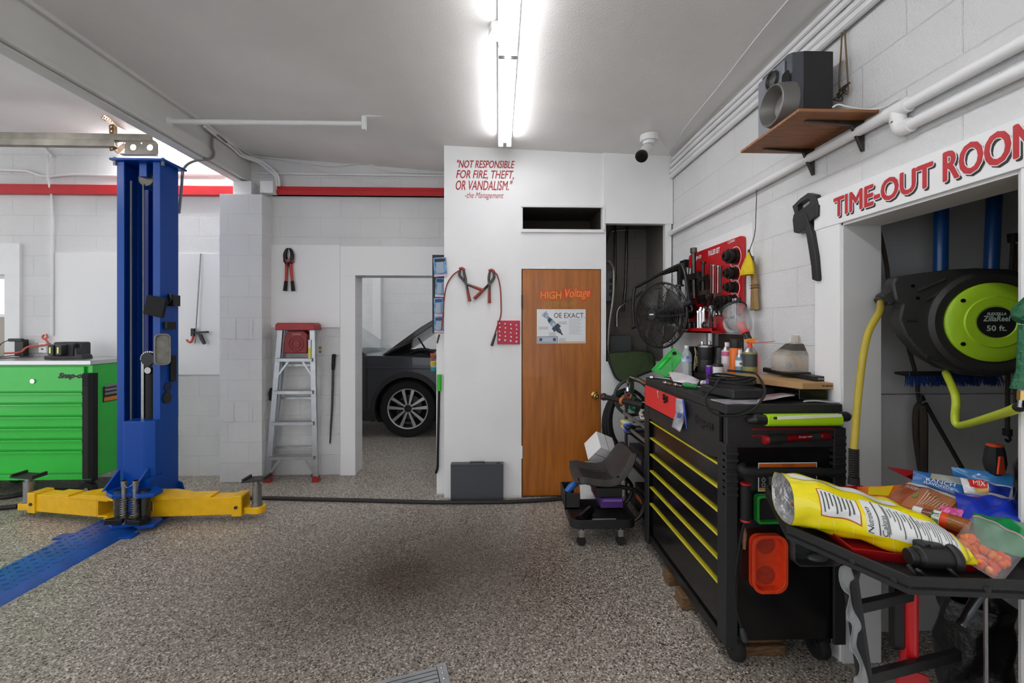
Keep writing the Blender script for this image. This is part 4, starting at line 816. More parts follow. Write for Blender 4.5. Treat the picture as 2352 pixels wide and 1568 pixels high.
MB().tube([(xx,yt+.015,zz-.02),(xx,yt+.012,zz-.06),(xx,yt-.005,zz-.078),(xx,yt-.03,zz-.08),(xx,.3,zz-.08)],.0205,12).build('lower_pipe',WHITE,wp)
MB().tube([(xx,yt+.055,zz),(xx,yt-.03,zz)],.0285,14).tube([(xx,yt+.015,zz),(xx,yt+.013,zz-.05)],.027,14).build('tee_fitting',WHITE,wp)
MB().tube([(xx,yt+.012,zz-.045),(xx,yt+.006,zz-.07),(xx,yt-.01,zz-.08),(xx,yt-.04,zz-.08)],.027,14,sub=3).build('elbow_fitting',WHITE,wp)
# sign lettering over the side room
sg=thing('painted_sign','red TIME-OUT ROOM lettering with black shadow painted over the opening','sign',(XW-.024,1.6,2.06))
for word,xa,xb,h in (('TIME-OUT',1916,2142,.084),('ROOM',2168,2386,.098)):
    y0_=px(xa,470,XW-.025).y; y1_=px(xb,300,XW-.025).y
    for dx,dz,dd,m,bo in ((.007,-.009,.0006,mat('sign_black','1a1a1a',.5),.0045),(0,0,.0012,WHITE2,.0065),(0,0,.0018,mat('sign_bright_red','c3222c',.45,var=.15,vs=20),.0035)):
        MB().text(word,MX((XW-.024,y0_-dx,2.022+dz)),w=y0_-y1_,h=h,ext=dd,bold=bo).build('lettering',m,sg,flat=True)
# shelf and loudspeaker
sh=thing('speaker_shelf','plywood shelf on steel brackets high on the right wall','shelf',(1.4,1.97,2.4))
sz=2.40; pa=pz(1699,351.5,sz); pd_=pz(1837,255.5,sz); sx0=(pa.x+pd_.x)/2; sy1=pa.y; sy0=pd_.y
MB().box(sx0,XW-.002,sy0,sy1,sz,sz+.012).build('board',mat('plywood','9a6438',.55,c2='7d4d29',vs=4,stretch=(2,14,2)),sh,bev=.001)
for yb in (sy0+.075,sy1-.06):
    MB().prism([(XW-.01,sz-.001),(sx0+.08,sz-.001),(sx0+.08,sz-.006),(XW-.06,sz-.022),(XW-.012,sz-.13),(XW-.004,sz-.13),(XW-.004,sz-.001)],MF((0,yb+.007,0),(1,0,0),(0,0,1)),.014).build('bracket',DSTEEL,sh,bev=.002)
sp=thing('loudspeaker','black loudspeaker with a silver front on the plywood shelf','speaker',(1.4,1.9,sz+.0125))
s0=sz+.0125; nY=sy0+.155; xl_=py(1847,180,nY).x; xr_=py(1914,180,nY).x; top=py(1880,117,nY).z; fY=sy1-.03; xf=py(1824,180,nY+.0).x
SILV=mat('silver_plastic','7d8088',.4,metal=.3)
MB().box(xl_,xr_,nY,fY,s0,top).build('cabinet',mat('black_vinyl','1c1c1e',.6),sp,bev=.002)
MB().prism([(xl_,nY),(xf,nY+.012),(xf-.012,nY+.03),(xf-.012,fY-.03),(xf,fY-.012),(xl_,fY)],MZ((0,0,0)),top-s0,s0).build('front_frame',mat('slate_plastic','43464d',.45),sp,bev=.003)
fx=xf-.012; MB().box(fx-.012,fx,nY+.035,fY-.012,s0+.004,top-.02).build('front_panel',SILV,sp,bev=.006)
cy_=px(1790,256,fx-.04); cy_=Vector((fx-.012,cy_.y,max(s0+.1,cy_.z))); M=MF(cy_,(0,-1,0),(0,0,1))   # z towards -X
MB().lathe([(.098,0),(.094,.045),(.088,.066),(.082,.068),(.075,.055),(.055,.012),(.03,.004)],M,36,False).build('woofer_ring',mat('grey_ring','6c6a66',.4,metal=.3),sp)
MB().lathe([(.056,.012),(.03,.004),(.001,.014)],M,28,False).build('woofer_cone',mat('paper_cone','9b9287',.7),sp)
t_=px(1775,185,fx-.015); M=MF(t_,(0,-1,0),(0,0,1))
MB().lathe([(.042,0),(.04,.012),(.034,.014),(.03,.006),(.012,.012),(.001,.014)],M,26,False).build('tweeter',mat('dark_tweeter','2b2b2b',.4),sp)
MB().lathe([(.017,0),(.016,.008),(.001,.01)],MF(px(1778,168,fx-.012),(0,-1,0),(0,0,1)),16,False).build('super_tweeter',CHROME,sp)
MB().prism(rrect(.05,.10,.018),MF(px(1805,190,fx-.013),(0,-1,0),(0,0,1)),.003).build('bass_port',mat('port_black','0a0a0b',.9),sp)
pipe('speaker_wire','two thin brown wires hanging down behind the loudspeaker',[px(x,y,XW-.02) for x,y in ((1934,-30),(1934,60),(1931,130),(1927,190),(1932,205),(1944,215),(1948,205),(1944,130),(1940,60),(1941,-30))],.0035,m=mat('brown_wire','6a5236',.6),sub=4,cat='wire')
cl=MB(); random.seed(3); q=px(1938,215,XW-.03)
cl.tube([q+Vector((random.uniform(-.015,.015),random.uniform(-.045,.045),random.uniform(-.03,.035))) for i in range(12)],.003,5,sub=3); tag(cl.build('wire_tangle',mat('dark_brown_wire','3d2f22',.7)),'small tangle of dark wire behind the loudspeaker','wire')
pipe('speaker_cable','white cable lying along the shelf edge to the wall pipe',[pz(1912,247,sz+.02),pz(1925,240,sz+.03),pz(1945,245,sz+.02),pz(1975,250,sz+.018),px(2000,251,XW-.03),px(2030,246,XW-.012),px(2062,228,XW-.012)],.0035,sub=4,cat='cable')
# ceiling camera
cc=thing('security_camera','white ceiling mounted security camera with a dark lens near the closet corner','security camera',(1.28,3.47,zc(1.28)))
zt_=zc(1.25); cx_=py(1491,320,3.46).x
MB().cyl((cx_,3.46,zt_-.052),(cx_,3.46,zt_),.072,n=28).cyl((cx_,3.46,zt_-.075),(cx_,3.46,zt_-.05),.05,n=24).build('mount_base',WHITE2,cc,bev=.004)
a=py(1484,345,3.46); b=py(1466,377,3.38); MB().tube([(cx_,3.46,zt_-.07),a],.016,10).build('mount_arm',WHITE2,cc)
d=(b-a).normalized(); MB().lathe([(.03,0),(.042,.01),(.044,.11),(.046,.16)],MD(a-d*.035+Vector((0,0,-.005)),d+Vector((-.1,-.3,0))),20).build('camera_body',WHITE2,cc)
d2=(d+Vector((-.1,-.3,0))).normalized(); e=a-d*.035+d2*.16; MB().lathe([(.046,0),(.049,.004),(.049,.02),(.04,.024),(.001,.018)],MD(e,d2),20).build('lens_face',BLACKG,cc)
pipe('camera_cable','thin white cable from the ceiling camera to the wall corner',[(cx_+.07,3.46,zt_-.015),(cx_+.15,3.55,zt_-.02),(1.50,3.75,zt_-.06),(1.53,3.84,zt_-.1)],.0035,sub=4,cat='cable')
# ---------------------------------------------------------------- puller board
XB=XW-.035
pbd=thing('puller_board','red steel puller set board crowded with tools on the right wall','tool board',(XB,3.05,1.5))
y1=px(1582,585,XB).y; y0=px(1706,541,XB).y; bz0,bz1=1.49,2.095
LY=y1-y0; HB=bz1-bz0
def BP(u,v,d=0): return Vector((XB-d,y1-u*LY,bz0+v*HB))        # u 0..1 left to right as seen, v 0..1 up
MB().prism(rrect(LY,HB,.03,cx=LY/2,cy=HB/2),MX((XB+.02,y1,bz0)),.02).build('board',RED,pbd,bev=.002)
MB().box(XB-.10,XB,y0+.2,y1,bz0-.014,bz0).box(XB-.10,XB-.095,y0+.2,y1-.2,bz0-.014,bz0+.02).build('tray',RED,pbd,bev=.003)
lt=MB().text('Snap-on',MX(BP(.09,.885)),w=.15,h=.05,ext=.0015,shear=.3,bold=.0012).text('PULLER SET',MX(BP(.43,.90)),w=.16,h=.036,ext=.0015,bold=.0008).text('CJ2000',MX(BP(.77,.955)),w=.09,h=.02,ext=.0015)
for (u,v,r) in ((.9,.80,.058),(.9,.62,.046),(.9,.47,.042),(.89,.34,.038)): 
    lt.ring(circ(r+.012,28),circ(r+.008,28),MX(BP(u-.01,v-.01)),.0012)
lt.build('lettering',mat('sign_white','f0f0f0',.5),pbd,flat=True)
GT='tools on the red puller board'
def tool(name,label,cat,mb,m,grp=None): return tag(mb.build(name,m),label,cat,grp)
for i,(u,v,r) in enumerate(((.9,.80,.05),(.9,.62,.04),(.9,.47,.036),(.89,.34,.032))):
    m=MB().lathe([(r*.5,0),(r,.004),(r,.018),(r*.8,.02),(r*.8,.03),(r*.95,.034),(r*.95,.05),(r*.62,.054),(r*.62,.075),(r*.25,.078),(r*.25,.05)],MX(BP(u,v,.003)),24)
    tool('puller_cup','%s black bearing cup on the right side of the red board'%('topmost and largest','second','third','lowest and smallest')[i],'puller cup',m,mat('oiled_black','242220',.35,metal=.5),'bearing cups on the red board')
RODN=0
def rodl(u0,v0,u1,v1,r,nm,lb,cat,head=0,d=.03,m=STEEL):
    mb=MB().cyl(BP(u0,v0,d),BP(u1,v1,d),r,n=10)
    if head: mb.cyl(BP(u1,v1,d),BP(u1,v1,d)+Vector((0,0,head)),r*1.9,n=6)
    return tool(nm,lb,cat,mb,m,GT)
for k in range(6): rodl(.05+.035*k,.83-.01*k,.02+.02*k,.32,.010,'puller_rod','%s of six slim steel puller rods fanned at the left of the red board'%('first','second','third','fourth','fifth','sixth')[k],'puller rod',0,.03+.006*(k%2),STEEL if k%2 else DSTEEL)
for k in range(5): rodl(.55+.042*k,.42,.555+.042*k,.76-.012*k,.0052,'pull_rod','%s of five steel pull rods in the upper middle of the red board'%('first','second','third','fourth','fifth')[k],'pull rod',.010,.03,STEEL if k%2 else DSTEEL)
def jaw(u,v,h,w,d,nm,lb,cat,m):
    mb=MB().prism([(-w/2,0),(w/2,0),(w/2,h*.25),(w*.2,h*.4),(w*.25,h),(-w*.25,h),(-w*.3,h*.4),(-w/2,h*.2)],MX(BP(u,v,d+.02)),.018,-.009)
    mb.cyl(BP(u,v,d+.04)+Vector((0,0,h*.8)),BP(u,v,d)+Vector((0,0,h*.8)),w*.2,n=10); return tool(nm,lb,cat,mb,m,GT)
for k in range(4): jaw(.34+.055*k,.33+.02*(k%2),.19,.035,.02,'puller_jaw','%s of four dark puller jaws in the middle of the red board'%('first','second','third','fourth')[k],'puller jaw',DSTEEL if k%2 else BLACKM)
for k in range(4): jaw(.42+.07*k,.04,.15+.03*(k%2),.025,.02,'small_puller_jaw','%s of four bright small jaws standing in the red tray'%('first','second','third','fourth')[k],'puller jaw',CHROME if k%2 else STEEL)
mb=MB().cyl(BP(.30,.40,.06),BP(.285,.965,.06),.016,n=12).cyl(BP(.285,.965,.06),BP(.283,1.03,.06),.024,n=6).cbox(MX(BP(.30,.67,.06)),.085,.022,.022)
for s in (-1,1): mb.cbox(MX(BP(.30+s*.1,.60,.06)),.014,.07,.014)
tool('bar_puller','large dark puller with a tall screw at the upper left of the red board','puller',mb,DSTEEL)
mb=MB().cyl(BP(.45,.45,.05),BP(.455,.80,.05),.011,n=10).cbox(MX(BP(.45,.62,.05)),.05,.016,.016).cyl(BP(.455,.80,.05),BP(.455,.83,.05),.018,n=6)
tool('screw_puller','narrow dark screw puller right of the large dark puller','puller',mb,BLACKM)
mb=MB().sph(BP(.17,.27,.047),.062,18,12,(.7,1,1.15)).cyl(BP(.17,.2,.05),BP(.17,.2,.09),.02,n=12)
tool('bearing_separator','round black bearing separator at the lower left of the red board','separator',mb,BLACKG)
mb=MB().prism(rrect(.11,.10,.012),MX(BP(.72,.31,.004)),.05).lathe([(.036,.05),(.034,.062),(.022,.06),(.020,.03)],MX(BP(.72,.31,.004)),20,False)
tool('yoke_block','square black yoke block with a round bore on the red board','yoke',mb,BLACKM)
mb=MB().prism(rrect(.075,.23,.008),MX(BP(.86,.18,.004)),.016); mb2=mb
for k in range(4): mb.cyl(BP(.86,.27-.055*k,.02),BP(.86,.27-.055*k,.0215),.008,n=10)
tool('flat_crosshead','flat pale steel crosshead plate with holes at the lower right of the red board','crosshead',mb,ALU)
for k in range(2): rodl(.93+.03*k,.1,.93+.03*k,.33,.006,'long_bolt','%s slender bolt beside the flat crosshead'%('left','right')[k],'bolt',.01)
for k in range(6): 
    mb=MB().lathe([(.016,0),(.02,.004),(.02,.05),(.014,.055),(.012,.03)],MZ(BP(.06+.055*k,.015,.05-.03*(k%2))),14); tool('puller_socket','%s socket in the row standing at the left of the red tray'%('first','second','third','fourth','fifth','sixth')[k],'socket',mb,(CHROME,BLACKM,DSTEEL)[k%3],'sockets in the red tray')
for k in range(5): rodl(.40+.032*k,.02,.40+.03*k+.01*(k%2),.22+.02*(k%3),.006,'forcing_screw','%s of five bright screws standing in the red tray'%('first','second','third','fourth','fifth')[k],'forcing screw',.014,.07,CHROME)
for k in range(3): rodl(.60+.06*k,.18,.56+.07*k,.26,.012,'hook_tool','%s short hook tool above the red tray'%('left','middle','right')[k],'hook',.02,.03,STEEL)
mb=MB().cyl(BP(.56,.06,.085),BP(.56,.06,.07),.03,n=18).cyl(BP(.56,.06,.09),BP(.56,.06,.085),.012,n=10); tool('steel_disc','round steel disc in the middle of the red tray','disc',mb,STEEL)
for k in range(4):
    u=.47+.075*k; mb=MB().cyl(BP(u,.40,.02),BP(u,.40,.06),.018,n=12).cbox(MX(BP(u,.36,.04)),.008,.04,.008); tool('clamp_nut','%s of four dark clamp nuts in the centre row of the red board'%('first','second','third','fourth')[k],'clamp',mb,(DSTEEL,STEEL)[k%2],GT)
mb=MB().cbox(MX(BP(.46,.455,.04)),.06,.016,.02); tool('cross_bar','dark flat cross bar in the centre of the red board','bar',mb,mat('olive_steel','57503f',.4,metal=.7))
hm=thing('slide_hammer','long black slide hammer with a silver weight at the left edge of the red board','slide hammer',BP(-.06,.3,.05))
MB().cyl(BP(-.065,-.055,.05),BP(-.075,.79,.05),.011,n=12).build('rod',BLACKM,hm); MB().cyl(BP(-.07,.62,.05),BP(-.075,.83,.05),.021,n=14).build('handle',BLACKR,hm)
MB().lathe([(.034,0),(.038,.01),(.036,.02),(.036,.16),(.039,.165),(.039,.18),(.02,.185)],MZ(BP(-.068,.02,.05)),20).build('weight',STEEL,hm); MB().cyl(BP(-.07,.60,.05)-Vector((0,0,.004)),BP(-.07,.60,.05)+Vector((0,0,.01)),.033,n=16).build('stop_ring',DSTEEL,hm)
# tube and board under the puller board
a=px(1633,770,XW-.06); tag(MB().cyl((XW-.06,a.y,1.30),(XW-.06,a.y,1.475),.03,n=20).build('steel_tube',STEEL),'grey steel tube standing on end below the red puller board','tube')
a=px(1650,770,XW-.03); b=px(1702,800,XW-.03); tag(MB().box(XW-.03,XW-.004,b.y,a.y,1.22,1.47).build('dark_board',mat('dark_wood','2b1c14',.6)),'dark brown board against the wall below the red puller board','board')
# yellow strainer and pitcher hanging by wire
hw=px(1742,437,XW-.04); yp=Vector((XW-.07,hw.y-.02,0))
pipe('hanging_wire','thin twisted wire hung from the wall pipe holding the yellow strainer',[px(1738,436,XW-.05),px(1736,500,XW-.05),px(1733,540,XW-.05),px(1720,578,XW-.06)],.0025,m=DSTEEL,sub=3,cat='wire')
ys=thing('mesh_strainer','yellow mesh paint strainer hanging by a wire beside the red board','strainer',px(1716,600,XW-.06))
c=px(1715,631,XW-.06); t=px(1720,580,XW-.06); W=.062; hgt=t.z-c.z
def cone(u,v):
    r=W*(1-.86*v**1.6); a=2*math.pi*u; return (c.x+r*.45*math.cos(a),c.y+r*math.sin(a)+ (t.y-c.y)*v,c.z+hgt*v)
MB().grid(cone,20,10).build('mesh_cone',mat('yellow_mesh','f1d21a',.45,bump=.6,bs=160,alpha=.92),ys,solid=.001)
MB().tube([cone(i/20,0) for i in range(20)],.003,6,closed=True).build('rim',YELL,ys)
MB().tube([t+Vector((0,.0,-.01)),t+Vector((0,.008,.012)),t+Vector((0,-.008,.016)),t+Vector((0,-.012,-.005)),t+Vector((0,-.045,-.05))],.003,6,sub=4).build('clip',BLACKM,ys)
pipe('hanging_wire','thin dark wire running from the yellow strainer down to the clear pitcher',[px(1713,632,XW-.06),px(1709,660,XW-.06),px(1711,675,XW-.06),px(1707,690,XW-.07)],.0025,m=DSTEEL,sub=3,cat='wire')
pt=thing('clear_pitcher','clear plastic pitcher with black rim and red spout hanging tilted below the strainer','pitcher',px(1690,735,XW-.10))
top=px(1685,712,XW-.1); ax=Vector((0.02,-.66,-.75)).normalized(); M=MD(top,ax,(1,0,0))
pipe_m=MB().lathe([(.073,0),(.072,.05),(.062,.12),(.045,.165),(.02,.185)],M,28,False); pipe_m.build('pitcher_body',mat('pitcher_clear','c8cccd',.08,alpha=.2,spec=.8),pt,solid=.003)
MB().lathe([(.070,.006),(.078,.006),(.08,0),(.078,-.008),(.072,-.008)],M,28,False).build('rim',BLACKP,pt)
MB().cyl(top-ax*.0+Vector((0,-.055,.045)),top+Vector((0,-.06,.075)),.012,n=10).build('hanger',BLACKP,pt)
tt=top+ax*.175; MB().lathe([(.024,0),(.026,.02),(.018,.06),(.024,.065),(.024,.08)],MD(tt-ax*.06,ax),16).build('red_spout',REDB,pt,label='red spout'); MB().cyl(tt+ax*.02,tt+ax*.075,.02,n=14).build('black_collar',BLACKP,pt)
hp=top+ax*.03; side=Vector((-.1,.92,-.45)).normalized(); MB().tube([hp+side*.068,hp+side*.12+ax*.0,hp+side*.125+ax*.07,hp+side*.055+ax*.115],[.010,.012,.012,.010],10,sub=5).build('handle',mat('pitcher_handle','b9bdbd',.12,alpha=.6),pt)
# whisk broom
wbm=thing('whisk_broom','worn straw whisk broom hanging on the right wall beside the strainer','broom',px(1733,660,XW-.03))
def wb_(u,v):
    yv=[(600,1728,7),(620,1731,8),(650,1733,9),(680,1733,11),(712,1734,15)]
    k=min(3,int(v*4)); f=v*4-k; yy=yv[k][0]+(yv[k+1][0]-yv[k][0])*f; xc=yv[k][1]+(yv[k+1][1]-yv[k][1])*f; w=yv[k][2]+(yv[k+1][2]-yv[k][2])*f
    a=2*math.pi*u; p=px(xc,yy,XW-.03); return (p.x+math.cos(a)*.014*(1+.3*v),p.y+math.sin(a)*w/390,p.z+ (random.uniform(-.006,.006) if v>.99 else 0))
MB().grid(wb_,28,24,flip=True).build('bristles',mat('straw','e6c184',.8,c2='b98d54',vs=14,stretch=(30,60,1.2),bump=.9,bs=20),wbm)
for yy in (655,661): 
    p=px(1733,yy,XW-.03); MB().tube([(p.x+.019*math.cos(a),p.y+.029*math.sin(a),p.z) for a in [i*math.pi/10 for i in range(20)]],.003,6,closed=True).build('binding',mat('brown_cord','6a3a22',.7),wbm)
p=px(1729,596,XW-.03); MB().tube([px(1729,602,XW-.03),px(1727,590,XW-.03),px(1731,590,XW-.03),px(1730,602,XW-.03)],.003,6,sub=3).build('hang_loop',DSTEEL,wbm)
# black handled lock tool on the wall
bl=thing('handled_tool','black plastic tool with a D handle and long blade hanging left of the sign','hand tool',px(1850,520,XW-.02))
X0=XW-.03
def pg(pts,X): return [(-px(x,y,X).y,px(x,y,X).z) for x,y in pts]
MXw=lambda X:MF((X,0,0),(0,-1,0),(0,0,1))
o_=[(1820,474),(1838,456),(1856,443),(1872,447),(1878,468),(1878,470),(1850,486),(1826,492)]; i_=[(1832,472),(1842,464),(1854,457),(1859,456),(1861,464),(1858,468),(1848,476),(1833,486)]
MB().ring(pg(o_,X0),pg(i_,X0),MXw(X0+.028),.03).build('d_handle',BLACKP,bl,bev=.004)
MB().prism(pg([(1826,491),(1850,485),(1878,470),(1881,470),(1880,496),(1864,508),(1856,512),(1850,528),(1836,536),(1826,534),(1823,505)],X0),MXw(X0+.028),.036).build('lock_body',BLACKP,bl,bev=.004)
MB().prism(pg([(1850,488),(1855,490),(1868,536),(1877,590),(1881,640),(1879,646),(1868,642),(1866,612),(1858,560),(1851,520)],X0-.004),MXw(X0+.018),.03).build('blade',BLACKP,bl,bev=.004)
# ---------------------------------------------------------------- fan
fc=py(1516,724,3.38); nrm=Vector((-.88,-.47,.05)).normalized(); up=Vector((0,0,1)); rt=nrm.cross(up).normalized()*-1; 
if rt.x<0: rt=-rt
roll=math.radians(17); u_=(rt*math.cos(roll)+up*math.sin(roll)).normalized(); FM=MF(fc,u_,nrm.cross(u_),nrm)
FR=.255
fn=thing('wall_fan','round black wire cage fan on a wall bracket at the closet opening','fan',fc)
def dome(front):
    m=MB(); N=20
    for i in range(N):
        t=(i+1)/N; r=.035+(FR-.035)*t; z=(.075*(1-t**3)+.012 if front else -.085*(1-t**4)-.012)
        m.tube([FM@Vector((r*math.cos(a),r*math.sin(a),z)) for a in [2*math.pi*k/36 for k in range(36)]],.0019,4,closed=True)
    for k in range(12):
        a=2*math.pi*k/12; m.tube([FM@Vector(((.03+(FR-.03)*t)*math.cos(a+.25*t),(.03+(FR-.03)*t)*math.sin(a+.25*t),(.075*(1-t**3)+.012 if front else -.085*(1-t**4)-.012))) for t in (0,.35,.7,.9,1)],.0028,5)
    return m
WIRE=mat('cage_wire','2c2c2c',.4,metal=.4)
dome(True).build('front_grille',WIRE,fn); dome(False).build('rear_grille',WIRE,fn)
MB().tube([FM@Vector((FR*math.cos(a),FR*math.sin(a),0)) for a in [2*math.pi*k/40 for k in range(40)]],.009,6,closed=True).build('rim_band',WIRE,fn)
bd=MB().cyl(FM@Vector((0,0,-.02)),FM@Vector((0,0,.05)),.045,n=20).cyl(FM@Vector((0,0,-.12)),FM@Vector((0,0,-.03)),.065,n=20)
bd.build('motor',BLACKM,fn)
bl_=MB()
for k in range(4):
    a=math.pi/2*k+.3
    def bf(u,v,a=a):
        r=.04+.185*u; w=(.25+.5*u)*(v-.5)*1.5; return FM@Vector((r*math.cos(a+w),r*math.sin(a+w),.01+.05*(v-.5)))
    bl_.grid(bf,6,4)
bl_.build('blades',mat('fan_blade','4d4a48',.4,metal=.5),fn,solid=.002)
MB().cyl(FM@Vector((0,0,.085)),FM@Vector((0,0,.094)),.042,n=24).build('badge',BLACKG,fn)
MB().box(-.02,.02,-.004,.006,.094,.0955,FM@Matrix.Rotation(-.3,4,'Z')).build('badge_print',WHITE2,fn)
# yoke
R=FR+.03
yk=[FM@Vector((-R,0,0)),FM@Vector((-R,FR*.55,-.02)),FM@Vector((-R+.03,FR+.06,-.05)),FM@Vector((-R+.1,FR+.085,-.06)),FM@Vector((R-.1,FR+.085,-.06)),FM@Vector((R-.02,FR+.05,-.05)),FM@Vector((R,FR*.5,-.02)),FM@Vector((R,0,0))]
MB().tube(yk,.014,10,sub=3).build('yoke',BLACKM,fn)
for s in (-1,1): MB().cyl(FM@Vector((s*(FR-.01),0,0)),FM@Vector((s*(R+.025),0,0)),.02,n=14).build('pivot_knob',BLACKP,fn)
wpnt=Vector((XW-.03,3.5,2.0)); mid=FM@Vector((.06,FR+.085,-.06)); wpnt.z=mid.z+.05; wpnt.y=mid.y+.1
MB().tube([mid,lrp(mid,wpnt,.6)+Vector((0,0,.01)),wpnt],.018,10).box(XW-.05,XW-.001,wpnt.y-.05,wpnt.y+.05,wpnt.z-.09,wpnt.z+.07).build('wall_bracket',BLACKM,fn,bev=.003)
# ---------------------------------------------------------------- inside the closet opening
flex=[py(x,y,3.9+d) for x,y,d in ((1394,600,.12),(1402,605,.1),(1409,625,.08),(1408,680,.08),(1400,740,.08),(1396,790,.08),(1398,815,.08),(1404,828,.08))]
fl=MB(); P_=smooth_path(flex,14); fl.tube(P_,[.017 if i%2 else .0135 for i in range(len(P_))],10); tag(fl.build('flexible_conduit',mat('flex_metal','8f8a82',.4,metal=.7)),'ribbed metal flexible conduit hanging at the left of the closet opening','conduit')
IY=4.46
for x,y,lab in (((1413,1413),(500,640),'thin straight pipe at the left inside the dark closet opening'),((1440,1437),(520,655),'dark pipe beside the vertical strap inside the closet opening'),((1497,1494),(545,650),'dark pipe at the right inside the closet opening')):
    pipe('closet_pipe',lab,[py(x[0],y[0],IY),py(x[1],y[1],IY),py(x[1]-6,y[1]+60,IY-.02)],.013,m=DSTEEL)
pipe('closet_conduit','light conduit bending across the top inside the closet opening',[py(1396,560,IY),py(1400,540,IY),py(1415,529,IY),py(1500,527,IY)],.010,m=STEEL,sub=4)
pipe('closet_conduit','grey conduit bending at mid height behind the fan',[py(1417,750,4.3),py(1418,715,4.3),py(1430,700,4.3),py(1455,685,4.35),py(1475,670,4.4)],.011,m=STEEL,sub=4)
ep=thing('breaker_box','grey electrical box on the closet back wall left of the pipes','electrical box',py(1398,655,4.45))
a=py(1380,622,4.42); b=py(1411,692,4.42); MB().box(a.x,b.x,4.38,YB-.021,b.z,a.z).build('enclosure',mat('box_grey','6b7076',.5),ep,bev=.004); 
for k in range(3): MB().box(b.x-.06,b.x-.02,4.37,4.38,b.z+.05+k*.07,b.z+.09+k*.07).build('breaker',BLACKP,ep)
sv=MB().box(.97,1.53,4.3,YB-.02,1.24,1.26); tag(sv.build('closet_shelf',DK),'dark shelf low inside the closet opening','shelf')
mc=thing('meter_can','dull grey metal box on the shelf inside the closet opening','box',(1.22,4.38,1.26)); MB().prism(rrect(.22,.17,.03,cx=1.22,cy=1.347),MF((0,4.45,0),(1,0,0),(0,0,1)),.14).build('can_body',mat('dull_grey','5c5f60',.5),mc,bev=.006)
MB().cyl((1.1,4.36,1.26),(1.1,4.36,1.40),.03,n=14).cyl((1.1,4.36,1.40),(1.1,4.36,1.45),.012,n=10).build('bottle',mat('dark_bottle','33231d',.3),mc) if 0 else None
tag(MB().lathe([(.03,0),(.032,.12),(.012,.16),(.012,.19)],MZ((1.08,4.36,1.2602)),14).build('dark_bottle',mat('dark_bottle','4a2a22',.3)),'small dark bottle on the shelf inside the closet opening','bottle')
# green padded panel
gp=thing('padded_mat','dark green padded mat with black edging leaning at the closet opening','mat',py(1450,845,3.75))
GP=[(1398,812),(1408,850),(1418,868),(1432,874),(1452,868),(1480,856),(1502,845),(1499,812),(1470,806),(1430,808)]
g3=[py(x,y,3.80-(y-806)/700) for x,y in GP]
n=(g3[2]-g3[0]).cross(g3[6]-g3[0]).normalized(); n=n if n.y<0 else -n
MB().add(g3+[p-n*.02 for p in g3],[tuple(range(len(g3)))[::-1],tuple(range(len(g3),2*len(g3)))]+[(i,(i+1)%len(g3),len(g3)+(i+1)%len(g3),len(g3)+i) for i in range(len(g3))]).build('pad',mat('dark_green_pad','31421f',.8,var=.25,vs=20,bump=.2,bs=80),gp)
MB().tube([p-n*.01 for p in g3],.012,8,closed=True,sub=3).build('edging',BLACKR,gp)
# ---------------------------------------------------------------- black hose loops on a hook
hk=MB(); hY=3.79
for k in range(4):
    cx_,cy_=1441+k*2,978-k*4; rx,ry=56-k*4,84-k*5
    hk.tube([py(cx_+rx*math.cos(a),cy_-ry*math.sin(a),hY-.025*(k%3)-.02) for a in [2*math.pi*i/30 for i in range(30)]],.0145,8,closed=True)
tag(hk.build('hose_coil',BLACKR),'coiled black rubber hose hanging on the closet wall beside the door','hose')
hkk=py(1446,897,YC); tag(MB().tube([hkk,hkk+Vector((0,-.10,0)),hkk+Vector((0,-.115,.02))],.006,6).build('wall_hook',DSTEEL),'steel hook holding the coiled black hose on the closet wall','hook')
# ---------------------------------------------------------------- tool rack beyond the cart
rx0,rx1,ry0,ry1=1.06,1.50,3.02,3.64
rk=thing('tool_rack','open black steel tool rack behind the black tool cart','rack',((rx0+rx1)/2,(ry0+ry1)/2,0))
for X in (rx0+.012,rx1-.012):
    for Y in (ry0+.012,ry1-.012): MB().box(X-.012,X+.012,Y-.012,Y+.012,0,.98 if X<1.2 else 1.05).build('post',BLACKM if Y<3.2 else STEEL,rk,bev=.002)
for z in (.12,.42,.66,.86): MB().box(rx0,rx1,ry0,ry1,z-.012,z).build('shelf_plate',BLACKM,rk,bev=.002)
for z in (.80,.70): MB().box(rx0-.012,rx0,ry0,ry1,z-.015,z+.01).build('front_rail',mat('grey_rail','6d6863',.5),rk,bev=.002)
MB().tube([(rx0+.02,ry1-.03,.98),(rx0+.02,ry1-.03,1.04),(rx0+.02,ry1-.09,1.10),(rx0+.02,ry1-.2,1.115),(rx0+.02,ry0+.02,1.1)],.014,10,sub=5).cyl((rx0+.01,ry0+.01,.98),(rx0+.01,ry0+.01,1.13),.024,n=14).build('push_handle',CHROME,rk)
GX='screwdrivers and picks in the black rack'
for k,(c,nm) in enumerate((('e6cf22','yellow'),('e6cf22','yellow'),('c9d4e6','white'),('c9d4e6','white'),('2b58b8','blue'),('2b58b8','blue'),('1b1b1b','black'),('1b1b1b','black'))):
    y=ry1-.06-.045*(k//2)-.02*(k%2); z=.735-.035*(k%2)-.02*(k//4); t=thing('screwdriver','%s handled screwdriver in the black rack, %s of its pair'%(nm,('upper','lower')[k%2]),'screwdriver',(rx0-.02,y,z),group=GX)
    MB().lathe([(.010,0),(.016,.01),(.017,.06),(.011,.075),(.012,.085)],MF((rx0-.05,y,z),(0,1,0),(0,0,1),(1,0,0)),12).build('handle',mat('handle_'+nm,c,.35),t); MB().cyl((rx0+.03,y,z),(rx0+.15,y,z),.004,n=8).build('shaft',STEEL,t)
